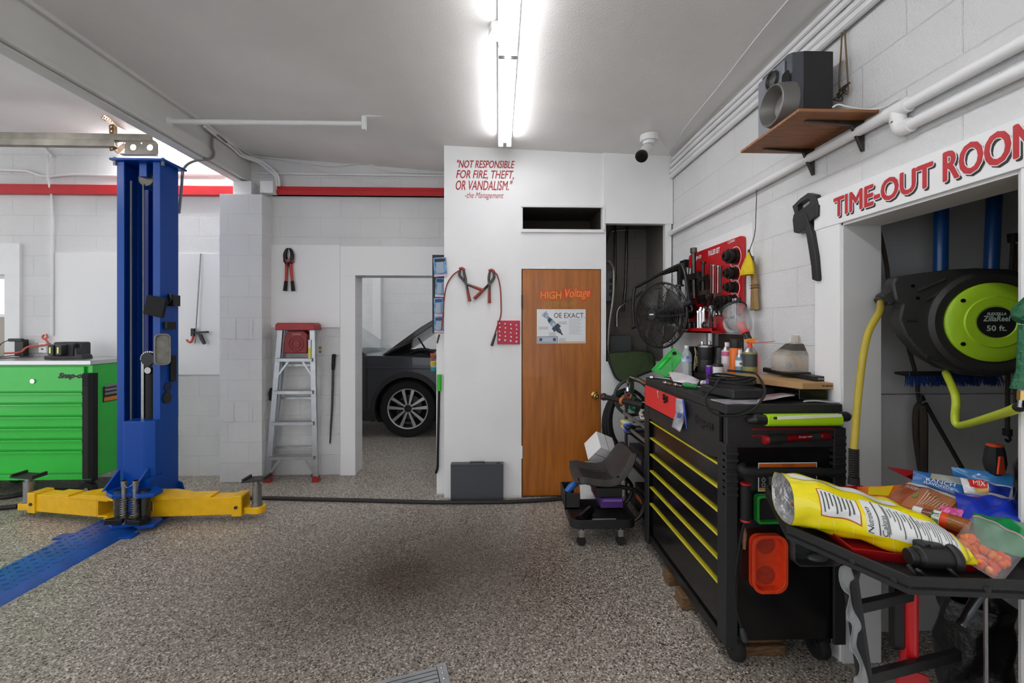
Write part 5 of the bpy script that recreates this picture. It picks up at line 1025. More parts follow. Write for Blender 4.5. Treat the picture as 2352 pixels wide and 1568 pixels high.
for k,(c,z,y,nm) in enumerate((('1f7a4a',.90,3.36,'green'),('c8472e',.93,3.46,'red'),('d8cfc4',.90,3.10,'white'))):
    m=MB(); random.seed(k+5); m.tube([(rx0-.02+random.uniform(-.02,.03),y+random.uniform(-.04,.04),z+random.uniform(-.04,.07)) for i in range(9)],.006,6,sub=4); tag(m.build('coiled_lead',mat('lead_'+nm,c,.5)),'%s coiled test lead at the top of the black rack'%nm,'lead')
for k,(x0,x1,y0_,y1_,z0,h,c,lb) in enumerate(((1.08,1.36,3.06,3.42,.121,.17,'241f1e','black battery box with orange marks on the bottom shelf of the black rack'),(1.08,1.27,3.05,3.22,.421,.12,'3a1f5c','purple box on the middle shelf of the black rack'),(1.08,1.45,3.24,3.57,.421,.14,'2a2a2c','dark grey box on the middle shelf of the black rack'))):
    t=thing('storage_box',lb,'box',((x0+x1)/2,(y0_+y1_)/2,z0)); MB().box(x0,x1,y0_,y1_,z0,z0+h).build('box_body',mat('bx'+c,c,.5),t,bev=.004); MB().box(x0-.002,x0,y0_+.03,y1_-.03,z0+h*.35,z0+h*.6).build('box_label',mat('lblx%d'%k,('b5651d','8f86a8','9a9a9a')[k],.5),t)
bb=thing('breaker_bar','black bar with a round knob sticking out of the top of the rack','bar',py(1430,920,3.3))
A=py(1387,911,3.4); B=py(1478,932,3.06); MB().tube([A,B],[.021,.024],10).build('bar',BLACKM,bb); MB().sph(A,.03,14,10).build('knob',mat('dark_red_knob','3a1b1e',.4),bb); p=lrp(A,B,.5); MB().cyl(p-(B-A).normalized()*.012,p+(B-A).normalized()*.012,.027,n=14).build('band',mat('orange_band','d06a28',.5),bb)
sw=thing('steering_wheel','dark green steering wheel hung in front of the coiled black hose','steering wheel',py(1452,905,3.66))
c=py(1452,912,3.675); M=MF(c,(1,0,.0),(0,.05,1)); r_=.15
MB().tube([M@Vector((r_*math.cos(a),r_*math.sin(a),0)) for a in [2*math.pi*i/30 for i in range(30)]],.014,8,closed=True).build('rim',mat('dark_green_plastic','2c3a31',.45),sw)
for a in (90,210,330): a=math.radians(a); MB().bar(M@Vector((.02*math.cos(a),.02*math.sin(a),0)),M@Vector((r_*math.cos(a),r_*math.sin(a),0)),.035,.012,M.col[2].xyz).build('spoke',mat('dark_green_plastic'),sw,bev=.003)
MB().cyl(M@Vector((0,0,-.015)),M@Vector((0,0,.015)),.035,n=18).build('hub',mat('dark_green_plastic'),sw)
# ---------------------------------------------------------------- rolling mechanic seat
st=thing('mechanic_seat','black rolling mechanic seat with a moulded backrest in front of the wooden door','seat',(.75,3.15,0))
# tray base
tx0,tx1,ty0,ty1=.50,.96,2.98,3.36; zb_=.125
MB().ring([(x,y) for x,y in rrect(tx1-tx0,ty1-ty0,.07,6,(tx0+tx1)/2,(ty0+ty1)/2)],[(x,y) for x,y in rrect(tx1-tx0-.03,ty1-ty0-.03,.06,6,(tx0+tx1)/2,(ty0+ty1)/2)],MZ((0,0,zb_)),.06).prism(rrect(tx1-tx0-.01,ty1-ty0-.01,.065,6,(tx0+tx1)/2,(ty0+ty1)/2),MZ((0,0,zb_)),.008).build('tool_tray',BLACKP,st,bev=.003)
for X in (tx0+.075,tx1-.11):
    for Y in (ty0+.03,ty1-.03):
        cs=MB().box(X-.018,X+.018,Y-.014,Y+.014,.06,.11).cyl((X,Y,.1),(X,Y,.126),.012,n=10).build('caster',CHROME,st,bev=.003); MB().cyl((X,Y-.011,.033),(X,Y+.011,.033),.0325,n=20).build('caster_wheel',BLACKR,cs)
for Y in (ty0+.05,ty1-.05):
    MB().tube([(tx1-.13,Y,.15),(tx1-.02,Y,.155),(tx1+.05,Y,.22),(tx1+.06,Y,.3),(tx1-.0,Y,.37),(tx1-.1,Y,.395),(.72,Y,.395)],.015,10,sub=5).build('support_tube',BLACKM,st)
MB().box(.68,.86,3.0,3.32,.335,.40).build('under_seat_frame',BLACKP,st,bev=.006)
dr2=MB().box(.705,.86,2.98,3.30,.27,.335).build('drawer',mat('purple_drawer','4b2a70',.35),st,bev=.004); MB().box(.72,.85,2.975,2.981,.315,.33).build('drawer_edge',mat('purple_edge','7d5aa6',.3),dr2)
def seat(u,v):
    # u along Y (width), v along profile front->back->top
    pr=[(.545,.405),(.55,.445),(.60,.452),(.68,.435),(.76,.428),(.82,.44),(.87,.49),(.91,.55),(.94,.60),(.955,.625)]
    k=min(len(pr)-2,int(v*(len(pr)-1))); f=v*(len(pr)-1)-k; x=pr[k][0]+(pr[k+1][0]-pr[k][0])*f; z=pr[k][1]+(pr[k+1][1]-pr[k][1])*f
    w=.19*(1-.25*max(0,v-.75)/.25*1.0)*(1-.06*(1-min(1,v*5))); e=(2*u-1)
    z+=.035*abs(e)**3*(1 if v<.6 else .4); x-=.03*abs(e)**3*(1 if v>.6 else 0)
    return (x,3.17+e*w,z)
so=MB().grid(seat,14,36,flip=True).build('seat_shell',mat('seat_vinyl','3a3634',.6,var=.25,vs=10,bump=.15,bs=120),st)
d_=so.modifiers.new('solid','SOLIDIFY'); d_.thickness=.045; d_.offset=-1; b_=so.modifiers.new('bevel','BEVEL'); b_.width=.014; b_.segments=3
qb=MB()
for i in range(5):
    for Y in (3.08+i*.045,): qb.tube([(.60,Y,.4585),(.68,Y,.442),(.76,Y,.4345),(.81,Y,.443)],.004,5,sub=4)
qb.build('stitching',mat('seat_stitch','2a2726',.7),st)
bn=MB().box(.46,.56,2.99,3.22,.26,.275).box(.46,.468,2.99,3.22,.26,.37).box(.46,.56,2.99,2.998,.26,.37).box(.46,.56,3.212,3.22,.26,.37).build('side_bin',BLACKP,st,bev=.002)
tag(MB().tube([(.48,3.06,.35),(.52,3.08,.385),(.56,3.1,.40)],[.022,.026,.018],10,sub=3).build('blue_nozzle',mat('blue_plastic','1e5fa8',.4)),'small blue air nozzle lying in the side bin of the rolling seat','nozzle')
tag(MB().box(.67,.84,3.0,3.1,.1335,.145).build('folded_paper',WHITE2),'folded white paper lying in the tray of the rolling seat','paper')
tag(MB().cyl((.57,3.04,.165),(.68,3.2,.165),.03,n=18).build('oil_filter',BLACKM),'black cylinder lying in the left of the rolling seat tray','filter')
# white box and bucket behind the seat
bu=thing('bucket','white plastic bucket behind the rolling seat','bucket',(.80,3.56,0))
MB().lathe([(.001,.0),(.12,0),(.14,.36),(.146,.36),(.146,.37),(.136,.37),(.12,.01)],MZ((.80,3.56,.0)),28,False).build('bucket_body',WHITE2,bu)
MB().tube([(.66,3.52,.36),(.66,3.44,.345),(.74,3.40,.335),(.82,3.40,.34)],.005,6,sub=4).build('bail_handle',STEEL,bu)
bxw=thing('white_box','plain white cardboard box tipped on its corner behind the rolling seat','box',py(1379,1030,3.5))
c=py(1379,1030,3.56); R_=Matrix.Translation(c)@Matrix.Rotation(math.radians(35),4,'Y')@Matrix.Rotation(math.radians(28),4,'X')@Matrix.Rotation(math.radians(20),4,'Z')
mb=MB().cbox(R_,.085,.085,.085).build('carton',WHITE,bxw,bev=.002)
MB().box(-.085,.085,-.0865,-.085,-.0015,.0015,R_).box(-.0015,.0015,-.085,.085,.085,.0862,R_).build('flap_seam',DSTEEL,bxw)
# ---------------------------------------------------------------- big black tool cart
KX0,KX1,KN,KF=1.012,1.53,1.90,2.95; KZ=1.175
MATB=mat('textured_black','212122',.5,bump=.12,bs=160); GLB=mat('glossy_black_steel','101011',.2,spec=.6); LIME=mat('drawer_yellow','c9bd2c',.35,metal=.2)
ct=thing('tool_cart','large black roller tool cart with yellow drawer trims against the right wall','tool cart',((KX0+KX1)/2,2.42,0))
MB().box(KX0+.03,KX1,KN+.02,KF-.01,.11,KZ-.05).build('body',GLB,ct,bev=.004)
zz=[.89,.78,.67,.56,.45,.34,.125]
for i in range(6):
    z1,z0=zz[i],zz[i+1]
    d=MB().box(KX0+.012,KX0+.03,KN+.075,KF-.06,z0+.012,z1-.012).build('drawer',GLB,ct,bev=.002)
    MB().prism([(KX0+.0,z1-.008),(KX0+.03,z1-.013),(KX0+.03,z1),(KX0+.004,z1)],MF((0,KF-.06,0),(1,0,0),(0,0,1)),KF-KN-.135).build('drawer_trim',LIME,d,label='yellow drawer pull trim')
um=[(KN+.06,.92),(KN+.06,1.13),(KF-.01,1.13),(KF-.01,.905),(KF-.35,.905),(KF-.55,.90),(KN+.2,.895)]
fr_=MB().prism([(-y,z) for y,z in um],MF((KX0+.012,0,0),(0,-1,0),(0,0,1)),.018).build('upper_front',MATB,ct,bev=.003)
a=px(1602,967,KX0-.006); b=px(1653,1005,KX0-.006)
lg=MB(); lg.text('Snap-on',MF((KX0-.006,a.y+.03,1.018),(0,-1,0),(0,0,1)),w=.19,h=.055,ext=.005,shear=.2,bold=.003); lg.build('raised_lettering',mat('raised_black','0e0e0e',.45),fr_,flat=True)
MB().box(KX0-.006,KX1+.005,KN-.005,(KN+KF)/2+.02,1.13,KZ).build('lid',MATB,ct,bev=.006); MB().box(KX0-.006,KX1+.005,(KN+KF)/2+.024,KF,1.13,KZ).build('lid',MATB,ct,bev=.006)
MB().box(KX0-.004,KX1+.003,KN-.003,KN+.03,.98,1.13).build('end_cap',MATB,ct,bev=.008)
# corner bumpers
def bump(x,y,sx,sy,z0,z1,ribs=True):
    m=MB().prism([(x,y),(x+sx*.055,y),(x+sx*.055,y+sy*.012),(x+sx*.014,y+sy*.05),(x+sx*.012,y+sy*.075),(x,y+sy*.075)],MZ((0,0,0)),z1-z0,z0)
    if ribs:
        for i in range(7): m.box(min(x,x+sx*.058),max(x,x+sx*.058),min(y-sy*.004,y+sy*.03),max(y-sy*.004,y+sy*.03),z1-.05-i*.03,z1-.035-i*.03)
    return m.build('corner_bumper',MATB,ct,bev=.004)
bump(KX0-.012,KN-.012,1,1,.105,1.0); bump(KX1+.015,KN-.012,-1,1,.105,1.07); bump(KX0-.012,KF+.01,1,-1,.06,1.07,False)
MB().box(KX0+.05,KX1-.04,KN+.012,KN+.02,.13,.98).build('end_panel',GLB,ct)
MB().box(KX0,KX0+.04,KN+.06,KF-.02,.075,.125).build('base_rail',BLACKM,ct,bev=.003)
for X in (KX0+.07,KX1-.06):
    for Y in (KN+.06,KF-.12):
        cs=MB().box(X-.03,X+.03,Y-.04,Y+.04,.09,.115).build('caster',BLACKM,ct); MB().lathe([(.02,-.022),(.054,-.022),(.058,-.012),(.058,.012),(.054,.022),(.02,.022)],MF((X,Y,.0582),(0,1,0),(0,0,1)),24).build('wheel',BLACKR,cs); MB().cyl((X-.026,Y,.058),(X+.026,Y,.058),.016,n=12).build('hub',BLACKP,cs)
EY=KN+.012
E=lambda x,y,d=0:py(x,y,EY-d)
# push handle on the end
MB().tube([E(1706,1068,.0),E(1703,1075,.04),E(1712,1083,.06),E(1740,1086,.065),E(1800,1082,.06),E(1880,1083,.05),E(1925,1086,.04),E(1933,1080,.0)],[.014,.018,.019,.018,.016,.018,.018,.014],12,sub=5).build('push_handle',BLACKR,ct)
# warning label
a=E(1741,1128); b=E(1876,1061); W=b.x-a.x; H=b.z-a.z; M=MY((a.x,EY-.0008,a.z))
lb=MB().box(0,W,0,H,0,.0006,M); lb.mi(1).box(.004,W-.004,.004,H-.004,.0006,.0009,M); lb.mi(2).box(.004,W-.004,H*.84,H-.004,.0009,.0012,M); lb.mi(3).box(.004,W-.004,.004,H*.13,.0009,.0012,M)
lb.mi(1).text('WARNING',M@Matrix.Translation((W*.4,H*.87,.0012)),w=W*.22,h=H*.07,ext=.0003); lb.mi(4)
for k in range(11): lb.box(W*.18,W*(.55+.1*(k%3)),H*(.2+.055*k),H*(.22+.055*k),.0009,.0012,M)
for k in range(4): lb.ring(circ(W*.035,14,W*.09,H*(.23+.165*k)),circ(W*.02,14,W*.09,H*(.23+.165*k)),M,.0012)
lb.build('warning_label',[WHITE2,BLACKP,mat('label_orange_b','c9651e',.5),mat('label_amber','c98f2a',.5),mat('label_grey','8d8d8d')],ct,flat=True)
# magnetic red tray panel on the far half of the front
mg=thing('magnetic_holder','red magnetic tray panel with black frame on the front of the black cart','magnetic tray',(KX0,2.65,1.0))
def FX(x,y,d=0): return px(x,y,KX0-d)
R0=[(1485,884),(1579,917),(1580,978),(1484,930)]
YA=FX(1487,900).y; YBb=FX(1577,950).y; z1_=1.125; z0_=FX(1580,982).z+.015
MB().prism(rrect(YA-YBb+.03,z1_-z0_+.02,.02,5,-(YA+YBb)/2-.004,(z1_+z0_)/2),MF((KX0-.002,0,0),(0,-1,0),(0,0,1)),.012).build('frame',BLACKR,mg,bev=.003)
MB().prism(rrect(YA-YBb,z1_-z0_,.015,5,-(YA+YBb)/2,(z1_+z0_)/2),MF((KX0-.0145,0,0),(0,-1,0),(0,0,1)),.003).build('red_surface',mat('red_felt','e2322f',.55,var=.05,vs=40),mg)
fxx=KX0-.0185
m=MB(); random.seed(11); q=px(1530,916,fxx)
for i in range(10): p=q+Vector((0,random.uniform(-.022,.022),random.uniform(-.02,.02))); m.cyl(p+Vector((-.012,0,0)),p,.008,n=8)
tag(m.build('black_screws',BLACKP),'clump of small black screws stuck on the red magnetic panel','screws')['kind']='stuff'
q=px(1512,906,fxx); tag(MB().cyl(q+Vector((-.003,-.012,-.02)),q+Vector((-.003,.0,.018)),.0035,n=8).cyl(q+Vector((-.003,0,.012)),q+Vector((-.003,.002,.022)),.007,n=8).build('bolt',STEEL),'single bright bolt stuck on the red magnetic panel','bolt')
q=px(1570,933,fxx); tag(MB().tube([q+Vector((-.004,.0,.015)),q+Vector((-.004,-.012,.008)),q+Vector((-.004,-.008,-.012)),q+Vector((-.004,-.014,-.02))],.0035,6,sub=3).build('spring_clip',DSTEEL),'small dark clip at the right end of the red magnetic panel','clip')
pbg=thing('plastic_bag','small clear zip bag with blue print hanging on the front of the cart','bag',px(1557,955,fxx))
def bg(u,v):
    xy=[(1552,914,1569,917),(1551,930,1570,936),(1552,946,1572,952),(1546,966,1569,972),(1543,980,1562,992)]
    k=min(3,int(v*4)); f=v*4-k; A=[xy[k][i]+(xy[k+1][i]-xy[k][i])*f for i in range(4)]; return px(A[0]+(A[2]-A[0])*u,A[1]+(A[3]-A[1])*u,fxx-.005-.012*math.sin(math.pi*u)*(.4+v)-.006*math.sin(9*v+5*u))
MB().grid(bg,10,16).build('bag_film',mat('cloudy_film','d5d9e0',.2,alpha=.75,var=.2,vs=40),pbg,solid=.0008)
MB().grid(lambda u,v:bg(.25+.7*u,.48+.16*v)+Vector((-.0015,0,0)),6,3).build('blue_print',mat('blue_print','4a64a8',.4,var=.4,vs=90),pbg)
tag(MB().tube([px(1569,918,fxx-.008),px(1573,950,fxx-.01),px(1577,985,fxx-.008)],[.005,.006,.002],8).build('blue_pen',mat('pen_blue','2a46b0',.35)),'slim blue pen hanging beside the zip bag on the cart front','pen')
# ---------------------------------------------------------------- things on the end of the cart
wl_=thing('work_light','lime green bar work light with black ends on the near end of the cart','work light',E(1825,960,.04))
A=E(1757,964,.045); B=E(1928,957,.045); d=(B-A).normalized(); M=MF(A,d,(0,0,1)); L=(B-A).length
LG_=mat('lime_green_plastic','a6d21a',.3)
MB().prism(rrect(.05,.052,.018,5),MF(A,(0,-1,0),(0,0,1),(1,0,0)),L).build('light_body',LG_,wl_,bev=.003)
MB().prism(rrect(L*.86,.014,.004,4,cx=L*.54,cy=.012),MF(A,d,(0,0,1)),.003,.0245).build('led_lens',mat('led_lens','e5ecd0',.3),wl_); MB().prism(rrect(.014,.010,.002,4,cx=.03,cy=.012),MF(A,d,(0,0,1)),.003,.0245).build('switch',BLACKP,wl_)
MB().tube([E(1718,966,.03),E(1735,962,.045),A+d*.004],[.012,.024,.022],10).build('end_mount',BLACKP,wl_); MB().tube([B-d*.004,B+d*.03,E(1950,955,.03)],[.022,.022,.012],10).build('end_mount',BLACKP,wl_)
rr=thing('wrench_rail','dark red magnetic rail under the green work light','rail',E(1810,992,.01)); DR=mat('dark_red_metal','7a1218',.35)
for y0,y1 in ((980,986),(995,1001)): a=E(1722,y1); b=E(1908,y0); MB().box(a.x,b.x,EY-.018,EY-.001,a.z,b.z).build('rail_bar',DR,rr,bev=.002)
a=E(1722,995); b=E(1908,986); MB().box(a.x,b.x,EY-.008,EY-.001,a.z,b.z).build('rail_back',BLACKR,rr)
for xx in (1725,1903): p=E(xx,987,.009); MB().cyl(p+Vector((0,-.003,0)),p,.004,n=8).build('screw',STEEL,rr)
fl_=thing('flashlight','red metal flashlight with black bands on the near end of the cart','flashlight',E(1825,1005,.03))
A=E(1752,1010,.025); B=E(1905,1000,.025); M=MD(A,B-A); L=(B-A).length; FR_=mat('red_anodised','9a1a22',.25,metal=.6)
MB().lathe([(.014,0),(.020,.002),(.0205,.02)],M,20).build('head_ring',mat('red_bright_ring','c32a30',.3,metal=.4),fl_); MB().lathe([(.0205,.02),(.0205,.09),(.017,.1)],M,20).build('rubber_head',BLACKR,fl_)
MB().lathe([(.016,.1),(.016,L*.70)],M,20).build('barrel',FR_,fl_); MB().lathe([(.0185,L*.70),(.0185,L*.84)],M,20).build('grip_ring',BLACKR,fl_); MB().lathe([(.016,L*.84),(.0185,L*.86),(.0185,L*.97),(.014,L)],M,20).build('tail_cap',FR_,fl_)
MB().text('Snap-on',MF(M@Vector((0,0,L*.5)),B-A,(0,0,1)),w=.06,h=.012,ext=.017,shear=.2).build('lettering',mat('pale_print','c9b7b7',.5),fl_,flat=True)
# green tray, orange tray, clear bin
tg=thing('magnetic_tray','black magnetic tray with a bright green rim on the cart end','magnetic tray',E(1760,1163,.01))
a=E(1729,1196); b=E(1800,1131); W=b.x-a.x; H=b.z-a.z; M=MY((a.x+W/2,EY-.002,a.z+H/2))
GRN=mat('bright_green_rubber','1d8a2f',.4)
MB().prism(rrect(W-.01,H-.01,.012),M,.01).build('tray_floor',BLACKR,tg); MB().ring(rrect(W,H,.015),rrect(W-.022,H-.022,.012),M,.035).build('rim',GRN,tg,bev=.004)
to=thing('magnetic_tray','bright orange rectangular magnetic tray hanging on the cart end','magnetic tray',E(1757,1285,.02))
a=E(1716,1352); b=E(1797,1219); W=b.x-a.x; H=b.z-a.z; M=MY((a.x+W/2,EY-.002,a.z+H/2)); OR=mat('bright_orange_rubber','e8431a',.45,var=.12,vs=30)
MB().prism(rrect(W-.012,H-.012,.035,6),M,.006).build('tray_floor',OR,to)
o1=rrect(W,H,.05,7); i1=rrect(W-.03,H-.03,.04,7); o0=rrect(W-.02,H-.02,.042,7); i0=rrect(W-.035,H-.035,.037,7)
m=MB(); n=len(o1); vs=[(*p,.002) for p in o0]+[(*p,.04) for p in o1]+[(*p,.04) for p in i1]+[(*p,.006) for p in i0]
m.add(vs,[(r*n+i,r*n+(i+1)%n,(r+1)*n+(i+1)%n,(r+1)*n+i) for r in range(3) for i in range(n)],M); m.build('tray_wall',OR,to,ang=60,bev=.002)
for yy in (.28,-.25): MB().cyl(M@Vector((0,yy*H,.006)),M@Vector((0,yy*H,.0075)),W*.26,n=28).build('magnet_disc',mat('orange_dirty','b8371a',.6,var=.3,vs=60),to)
bn=thing('clear_bin','smoky clear plastic bin hanging on the cart end beside the orange tray','bin',E(1860,1245,.03)); SMK=mat('smoky_plastic','5d5f60',.1,alpha=.42,spec=.8)
a=E(1803,1285); b=E(1915,1195); W=b.x-a.x; H=b.z-a.z; M=MY((a.x+W/2,EY-.002,a.z+H/2))
MB().ring(rrect(W,H,.04,6),rrect(W-.012,H-.012,.035,6),M,.06).prism(rrect(W-.01,H-.01,.038,6),M,.004).build('bin_body',SMK,bn,bev=.002)
MB().sph((0,-H*.30,.05),.045,18,10,(1.05,.35,.5),M).build('finger_grip',mat('smoky_grey','4a4b4c',.25),bn)
# corded handle with plug
ch_=thing('corded_handle','black rubber handle with red ends and a cord hanging on the cart end','trouble light',E(1711,1150,.02))
A=E(1712,1192,.025); B=E(1712,1112,.025); MB().tube([A,lrp(A,B,.15),lrp(A,B,.85),B],[.02,.021,.0215,.019],14).build('grip',BLACKR,ch_)
for P,dd in ((A,-1),(B,1)): MB().tube([P+Vector((0,0,dd*.0)),P+Vector((0,0,dd*.008))],[.0215,.0225],14).build('end_ring',mat('end_ring_red','b3232c',.35),ch_)
MB().tube([A+Vector((0,0,-.006)),E(1703,1225,.02),E(1692,1290,.02),E(1687,1350,.02),E(1692,1405,.02),E(1703,1440,.02)],.0065,8,sub=6).build('cord',BLACKR,ch_)
MB().tube([E(1703,1440,.02),E(1706,1452,.02),E(1711,1470,.02)],[.009,.016,.015],10).build('plug',mat('dark_clear','3a3d3f',.15),ch_)
tag(MB().tube([E(1707,1205,.006),E(1709,1225,.006),E(1709,1260,.006)],[.006,.012,.007],8).build('paint_brush',mat('brush_tan','8d6a4c',.6)),'small tan brush tucked behind the corded handle on the cart end','brush')
# timber blocks
WD=mat('old_timber','7a5a3a',.8,c2='4f3923',vs=9,stretch=(3,14,14))
for (X0,X1,Y0,Y1,z0,z1,lb) in ((1.13,1.33,KN+.07,KN+.20,0,.045,'lower old timber block under the near end of the black cart'),(1.13,1.32,KN+.09,KN+.20,.0455,.088,'upper old timber block wedged under the near end of the black cart'),(KX0-.02,KX0+.2,2.52,2.6,0,.073,'dark timber block under the front edge of the cart, nearer the far wheel'),(KX0-.03,KX0+.2,2.30,2.40,0,.073,'dark timber block under the middle of the cart front edge')):
    tag(MB().box(X0,X1,Y0,Y1,z0,z1).build('timber_block',WD,bev=.008),lb,'timber block')
# ---------------------------------------------------------------- things on the cart top
ZT=KZ+.0005
def T_(x,Y,z=ZT): return Vector((py(x,750,Y).x,Y,z))
# flat base mat lifting the back row
rb=tag(MB().box(1.33,1.525,2.15,2.93,ZT,ZT+.038).build('parts_tray',MATB,bev=.006),'flat black parts tray along the wall side of the cart top','tray')
ZR=ZT+.0385
def bottle(nm,lab,cat,x,yt,yb,Y,r,parts,grp=None):
    c=T_(x,Y,ZR); t=thing(nm,lab,cat,c,group=grp); return t,c
def can(nm,lab,x,Y,wpx,ytop,col,cap,lbl=None,capr=.9,z=ZR,capm=None):
    c=T_(x,Y,z); t_=Y/ray(x,750)[1]; r=wpx/2000*t_; h=CH+(HY-ytop)/F*t_-z
    t=thing(nm,lab,'spray can',c); M=MZ(c)
    MB().lathe([(r*.96,0),(r,.004),(r,h*.74),(r*.93,h*.77)],M,24).build('can_body',mat('can_'+col,col,.3,metal=.1,var=.06,vs=20),t)
    if capm: MB().lathe([(r*.93,h*.77),(r*.95,h*.78),(r*.93,h*.98),(r*.8,h)],M,20).build('cap',capm,t)
    else: MB().lathe([(r*.93,h*.77),(r*.6,h*.86),(r*.5,h*.88)],M,20).build('shoulder',STEEL,t); 
    if not capm and cap: MB().lathe([(r*.42,h*.88),(r*.42,h),(r*.3,h)],M,14).build('nozzle_cap',cap,t)
    if lbl: MB().lathe([(r*1.004,h*lbl[1]),(r*1.004,h*lbl[2])],M,24,False).build('can_label',lbl[0],t)
    return t,c,r,h
can('spray_can','tall pale pink and white spray can on the cart, left of the orange can',1670,2.66,24,786,'d8cfd4',WHITE2,(mat('pink_band','cf5f86',.4),.60,.73))
can('spray_can','orange spray can with a black cap on the cart',1690,2.54,27,778,'e8701c',None,None,capm=BLACKP)
t,c,r,h=can('spray_can','small blue-grey can with a white label band on the cart',1700,2.42,20,803,'6f8b96',WHITE2,(mat('label_white','e9ebec',.4),.47,.66))
MB().text('WURTH',MF((c.x-.019,c.y-r-.002,c.z+h*.53),(1,0,0),(0,0,1)),w=.036,h=.011,ext=.0006,bold=.0006).build('lettering',mat('ink_black'),t,flat=True)
t,c,r,h=can('spray_can','grey and olive cleaner can with an orange trigger and a thin red straw',1723,2.36,31,787,'8b8a52',None,(mat('label_dark','3b3c3a',.4),.40,.72))
zt=c.z+h*.88; MB().lathe([(r*.4,0),(r*.3,.012),(r*.3,.028)],MZ((c.x,c.y,zt)),14).build('red_valve',REDB,t); MB().prism([(-.03,0),(.01,-.008),(.035,.018),(.0,.02),(-.026,.014)],MY((c.x,c.y+.012,zt+.03)),.024).build('orange_trigger',mat('trigger_orange','f08a1c',.4),t,bev=.002)
MB().tube([(c.x+.0,c.y,zt+.022),(c.x+.12,c.y-.03,zt+.035)],.0018,6).build('straw',REDB,t); MB().box(c.x+r*.6,c.x+r*.9,c.y-r-.001,c.y-r*.4,c.z+.005,c.z+h*.7).build('red_side_strip',mat('pale_red_strip','c98a86',.5),t)
# water bottle
c=T_(1577,2.88,ZT+.0); k=1.0
wbt=thing('water_bottle','clear plastic water bottle with a blue and white label on the cart','bottle',c); M=MZ(c); WAT=mat('water_clear','dfe8ea',.06,alpha=.3,spec=.9)
MB().lathe([(.026,0),(.033,.006),(.034,.03),(.031,.045),(.034,.06),(.031,.072),(.034,.086),(.031,.098),(.033,.11),(.033,.15),(.03,.165),(.014,.19),(.0125,.205)],M,24).build('bottle_body',WAT,wbt); MB().lathe([(.0335,.112),(.0338,.148)],M,24,False).build('label',mat('bottle_label_blue','2f5fb4',.4,c2='e6eaf0',vs=18),wbt); MB().lathe([(.0145,.2),(.0145,.217),(.012,.219)],M,18).build('cap',WHITE2,wbt)
# green perforated sheet
gs=thing('perforated_sheet','bright green perforated plastic sheet standing on its corner on the cart','sheet',T_(1535,2.9,ZT))
GP_=mat('bright_green_plastic','23c544',.4)
cs=[py(1497,850,2.88),py(1546,800,2.93),py(1572,818,2.90),py(1530,866,2.84)]
gm=MB(); A,B,C,D=cs
def gpt(u,v): return (A*(1-u)+B*u)*(1-v)+(D*(1-u)+C*u)*v
N1,N2=22,15
for i in range(N1+1): gm.tube([gpt(i/N1,0),gpt(i/N1,1)],.0019,4)
for j in range(N2+1): gm.tube([gpt(0,j/N2),gpt(1,j/N2)],.0019,4)
gm.build('perforated_mesh',GP_,gs,flat=True); MB().tube([A,B,C,D],.005,6,closed=True).build('rim',GP_,gs)
MB().add([gpt(.15,.15),gpt(.7,.15),gpt(.7,.4),gpt(.15,.4)],[(0,1,2,3)]).build('solid_patch',GP_,gs,solid=.004); q=gpt(.88,.32); MB().cyl(q+Vector((-.0,-.006,0)),q,.014,n=16).build('hole_grommet',BLACKP,gs)
# black canister
c=T_(1621,2.86,ZR); cn=thing('canister','black canister with a metal lid and two knobs on the cart','canister',c); M=MZ(c); r=.05
MB().lathe([(r*.96,0),(r,.005),(r,.085),(r*.98,.088),(r,.091),(r,.17)],M,26).build('body',BLACKP,cn); MB().lathe([(r*.9,.17),(r*1.04,.17),(r*1.04,.182),(r*.9,.186)],M,26).build('lid',STEEL,cn)
for s in (-1,1): MB().lathe([(.006,.185),(.006,.195),(.01,.197),(.01,.207),(.003,.21)],MZ(c+Vector((s*.024,0,0))),12).build('knob',CHROME,cn)
# dark holder board and wire bits behind
hb_=tag(MB().box(1.30,1.52,2.93,2.945,ZT,ZT+.21).build('dark_rack_board',BLACKM,bev=.003),'dark board standing at the far end of the cart top behind the bottles','board')
for k,(x,Y,cc,lb) in enumerate(((1600,2.90,'b9a98a','tangle of pale wire clips between the water bottle and black canister'),(1647,2.84,'b8bcbc','tangle of grey wire right of the black canister'))):
    random.seed(20+k); b0=T_(x,Y,ZR+.01); m=MB().tube([b0+Vector((random.uniform(-.02,.03),random.uniform(-.02,.02),random.uniform(-.005,.15))) for i in range(14)],.0035,5,sub=3); tag(m.build('wire_bundle',mat('wire%d'%k,cc,.4)),lb,'wire')
c=T_(1655,2.80,ZR); tag(MB().lathe([(.04,0),(.042,.1),(.036,.11),(.036,.17)],MZ(c),20).build('dark_jar',mat('dark_jar','17181a',.3)),'dark jar behind the white mug on the cart','jar')
c=T_(1649,2.62,ZR); mgk=thing('mug','white mug with a dark top beside the purple flashlight','mug',c); M=MZ(c)
MB().lathe([(.026,0),(.030,.003),(.031,.062),(.028,.062),(.027,.006),(.001,.006)],M,22,False).build('mug_body',WHITE2,mgk); MB().tube([c+Vector((-.029,0,.05)),c+Vector((-.05,0,.045)),c+Vector((-.052,0,.022)),c+Vector((-.029,0,.012))],.005,8,sub=4).build('handle',WHITE2,mgk); MB().lathe([(.0285,.062),(.032,.064),(.026,.08),(.001,.082)],M,20,False).build('lid',BLACKP,mgk)
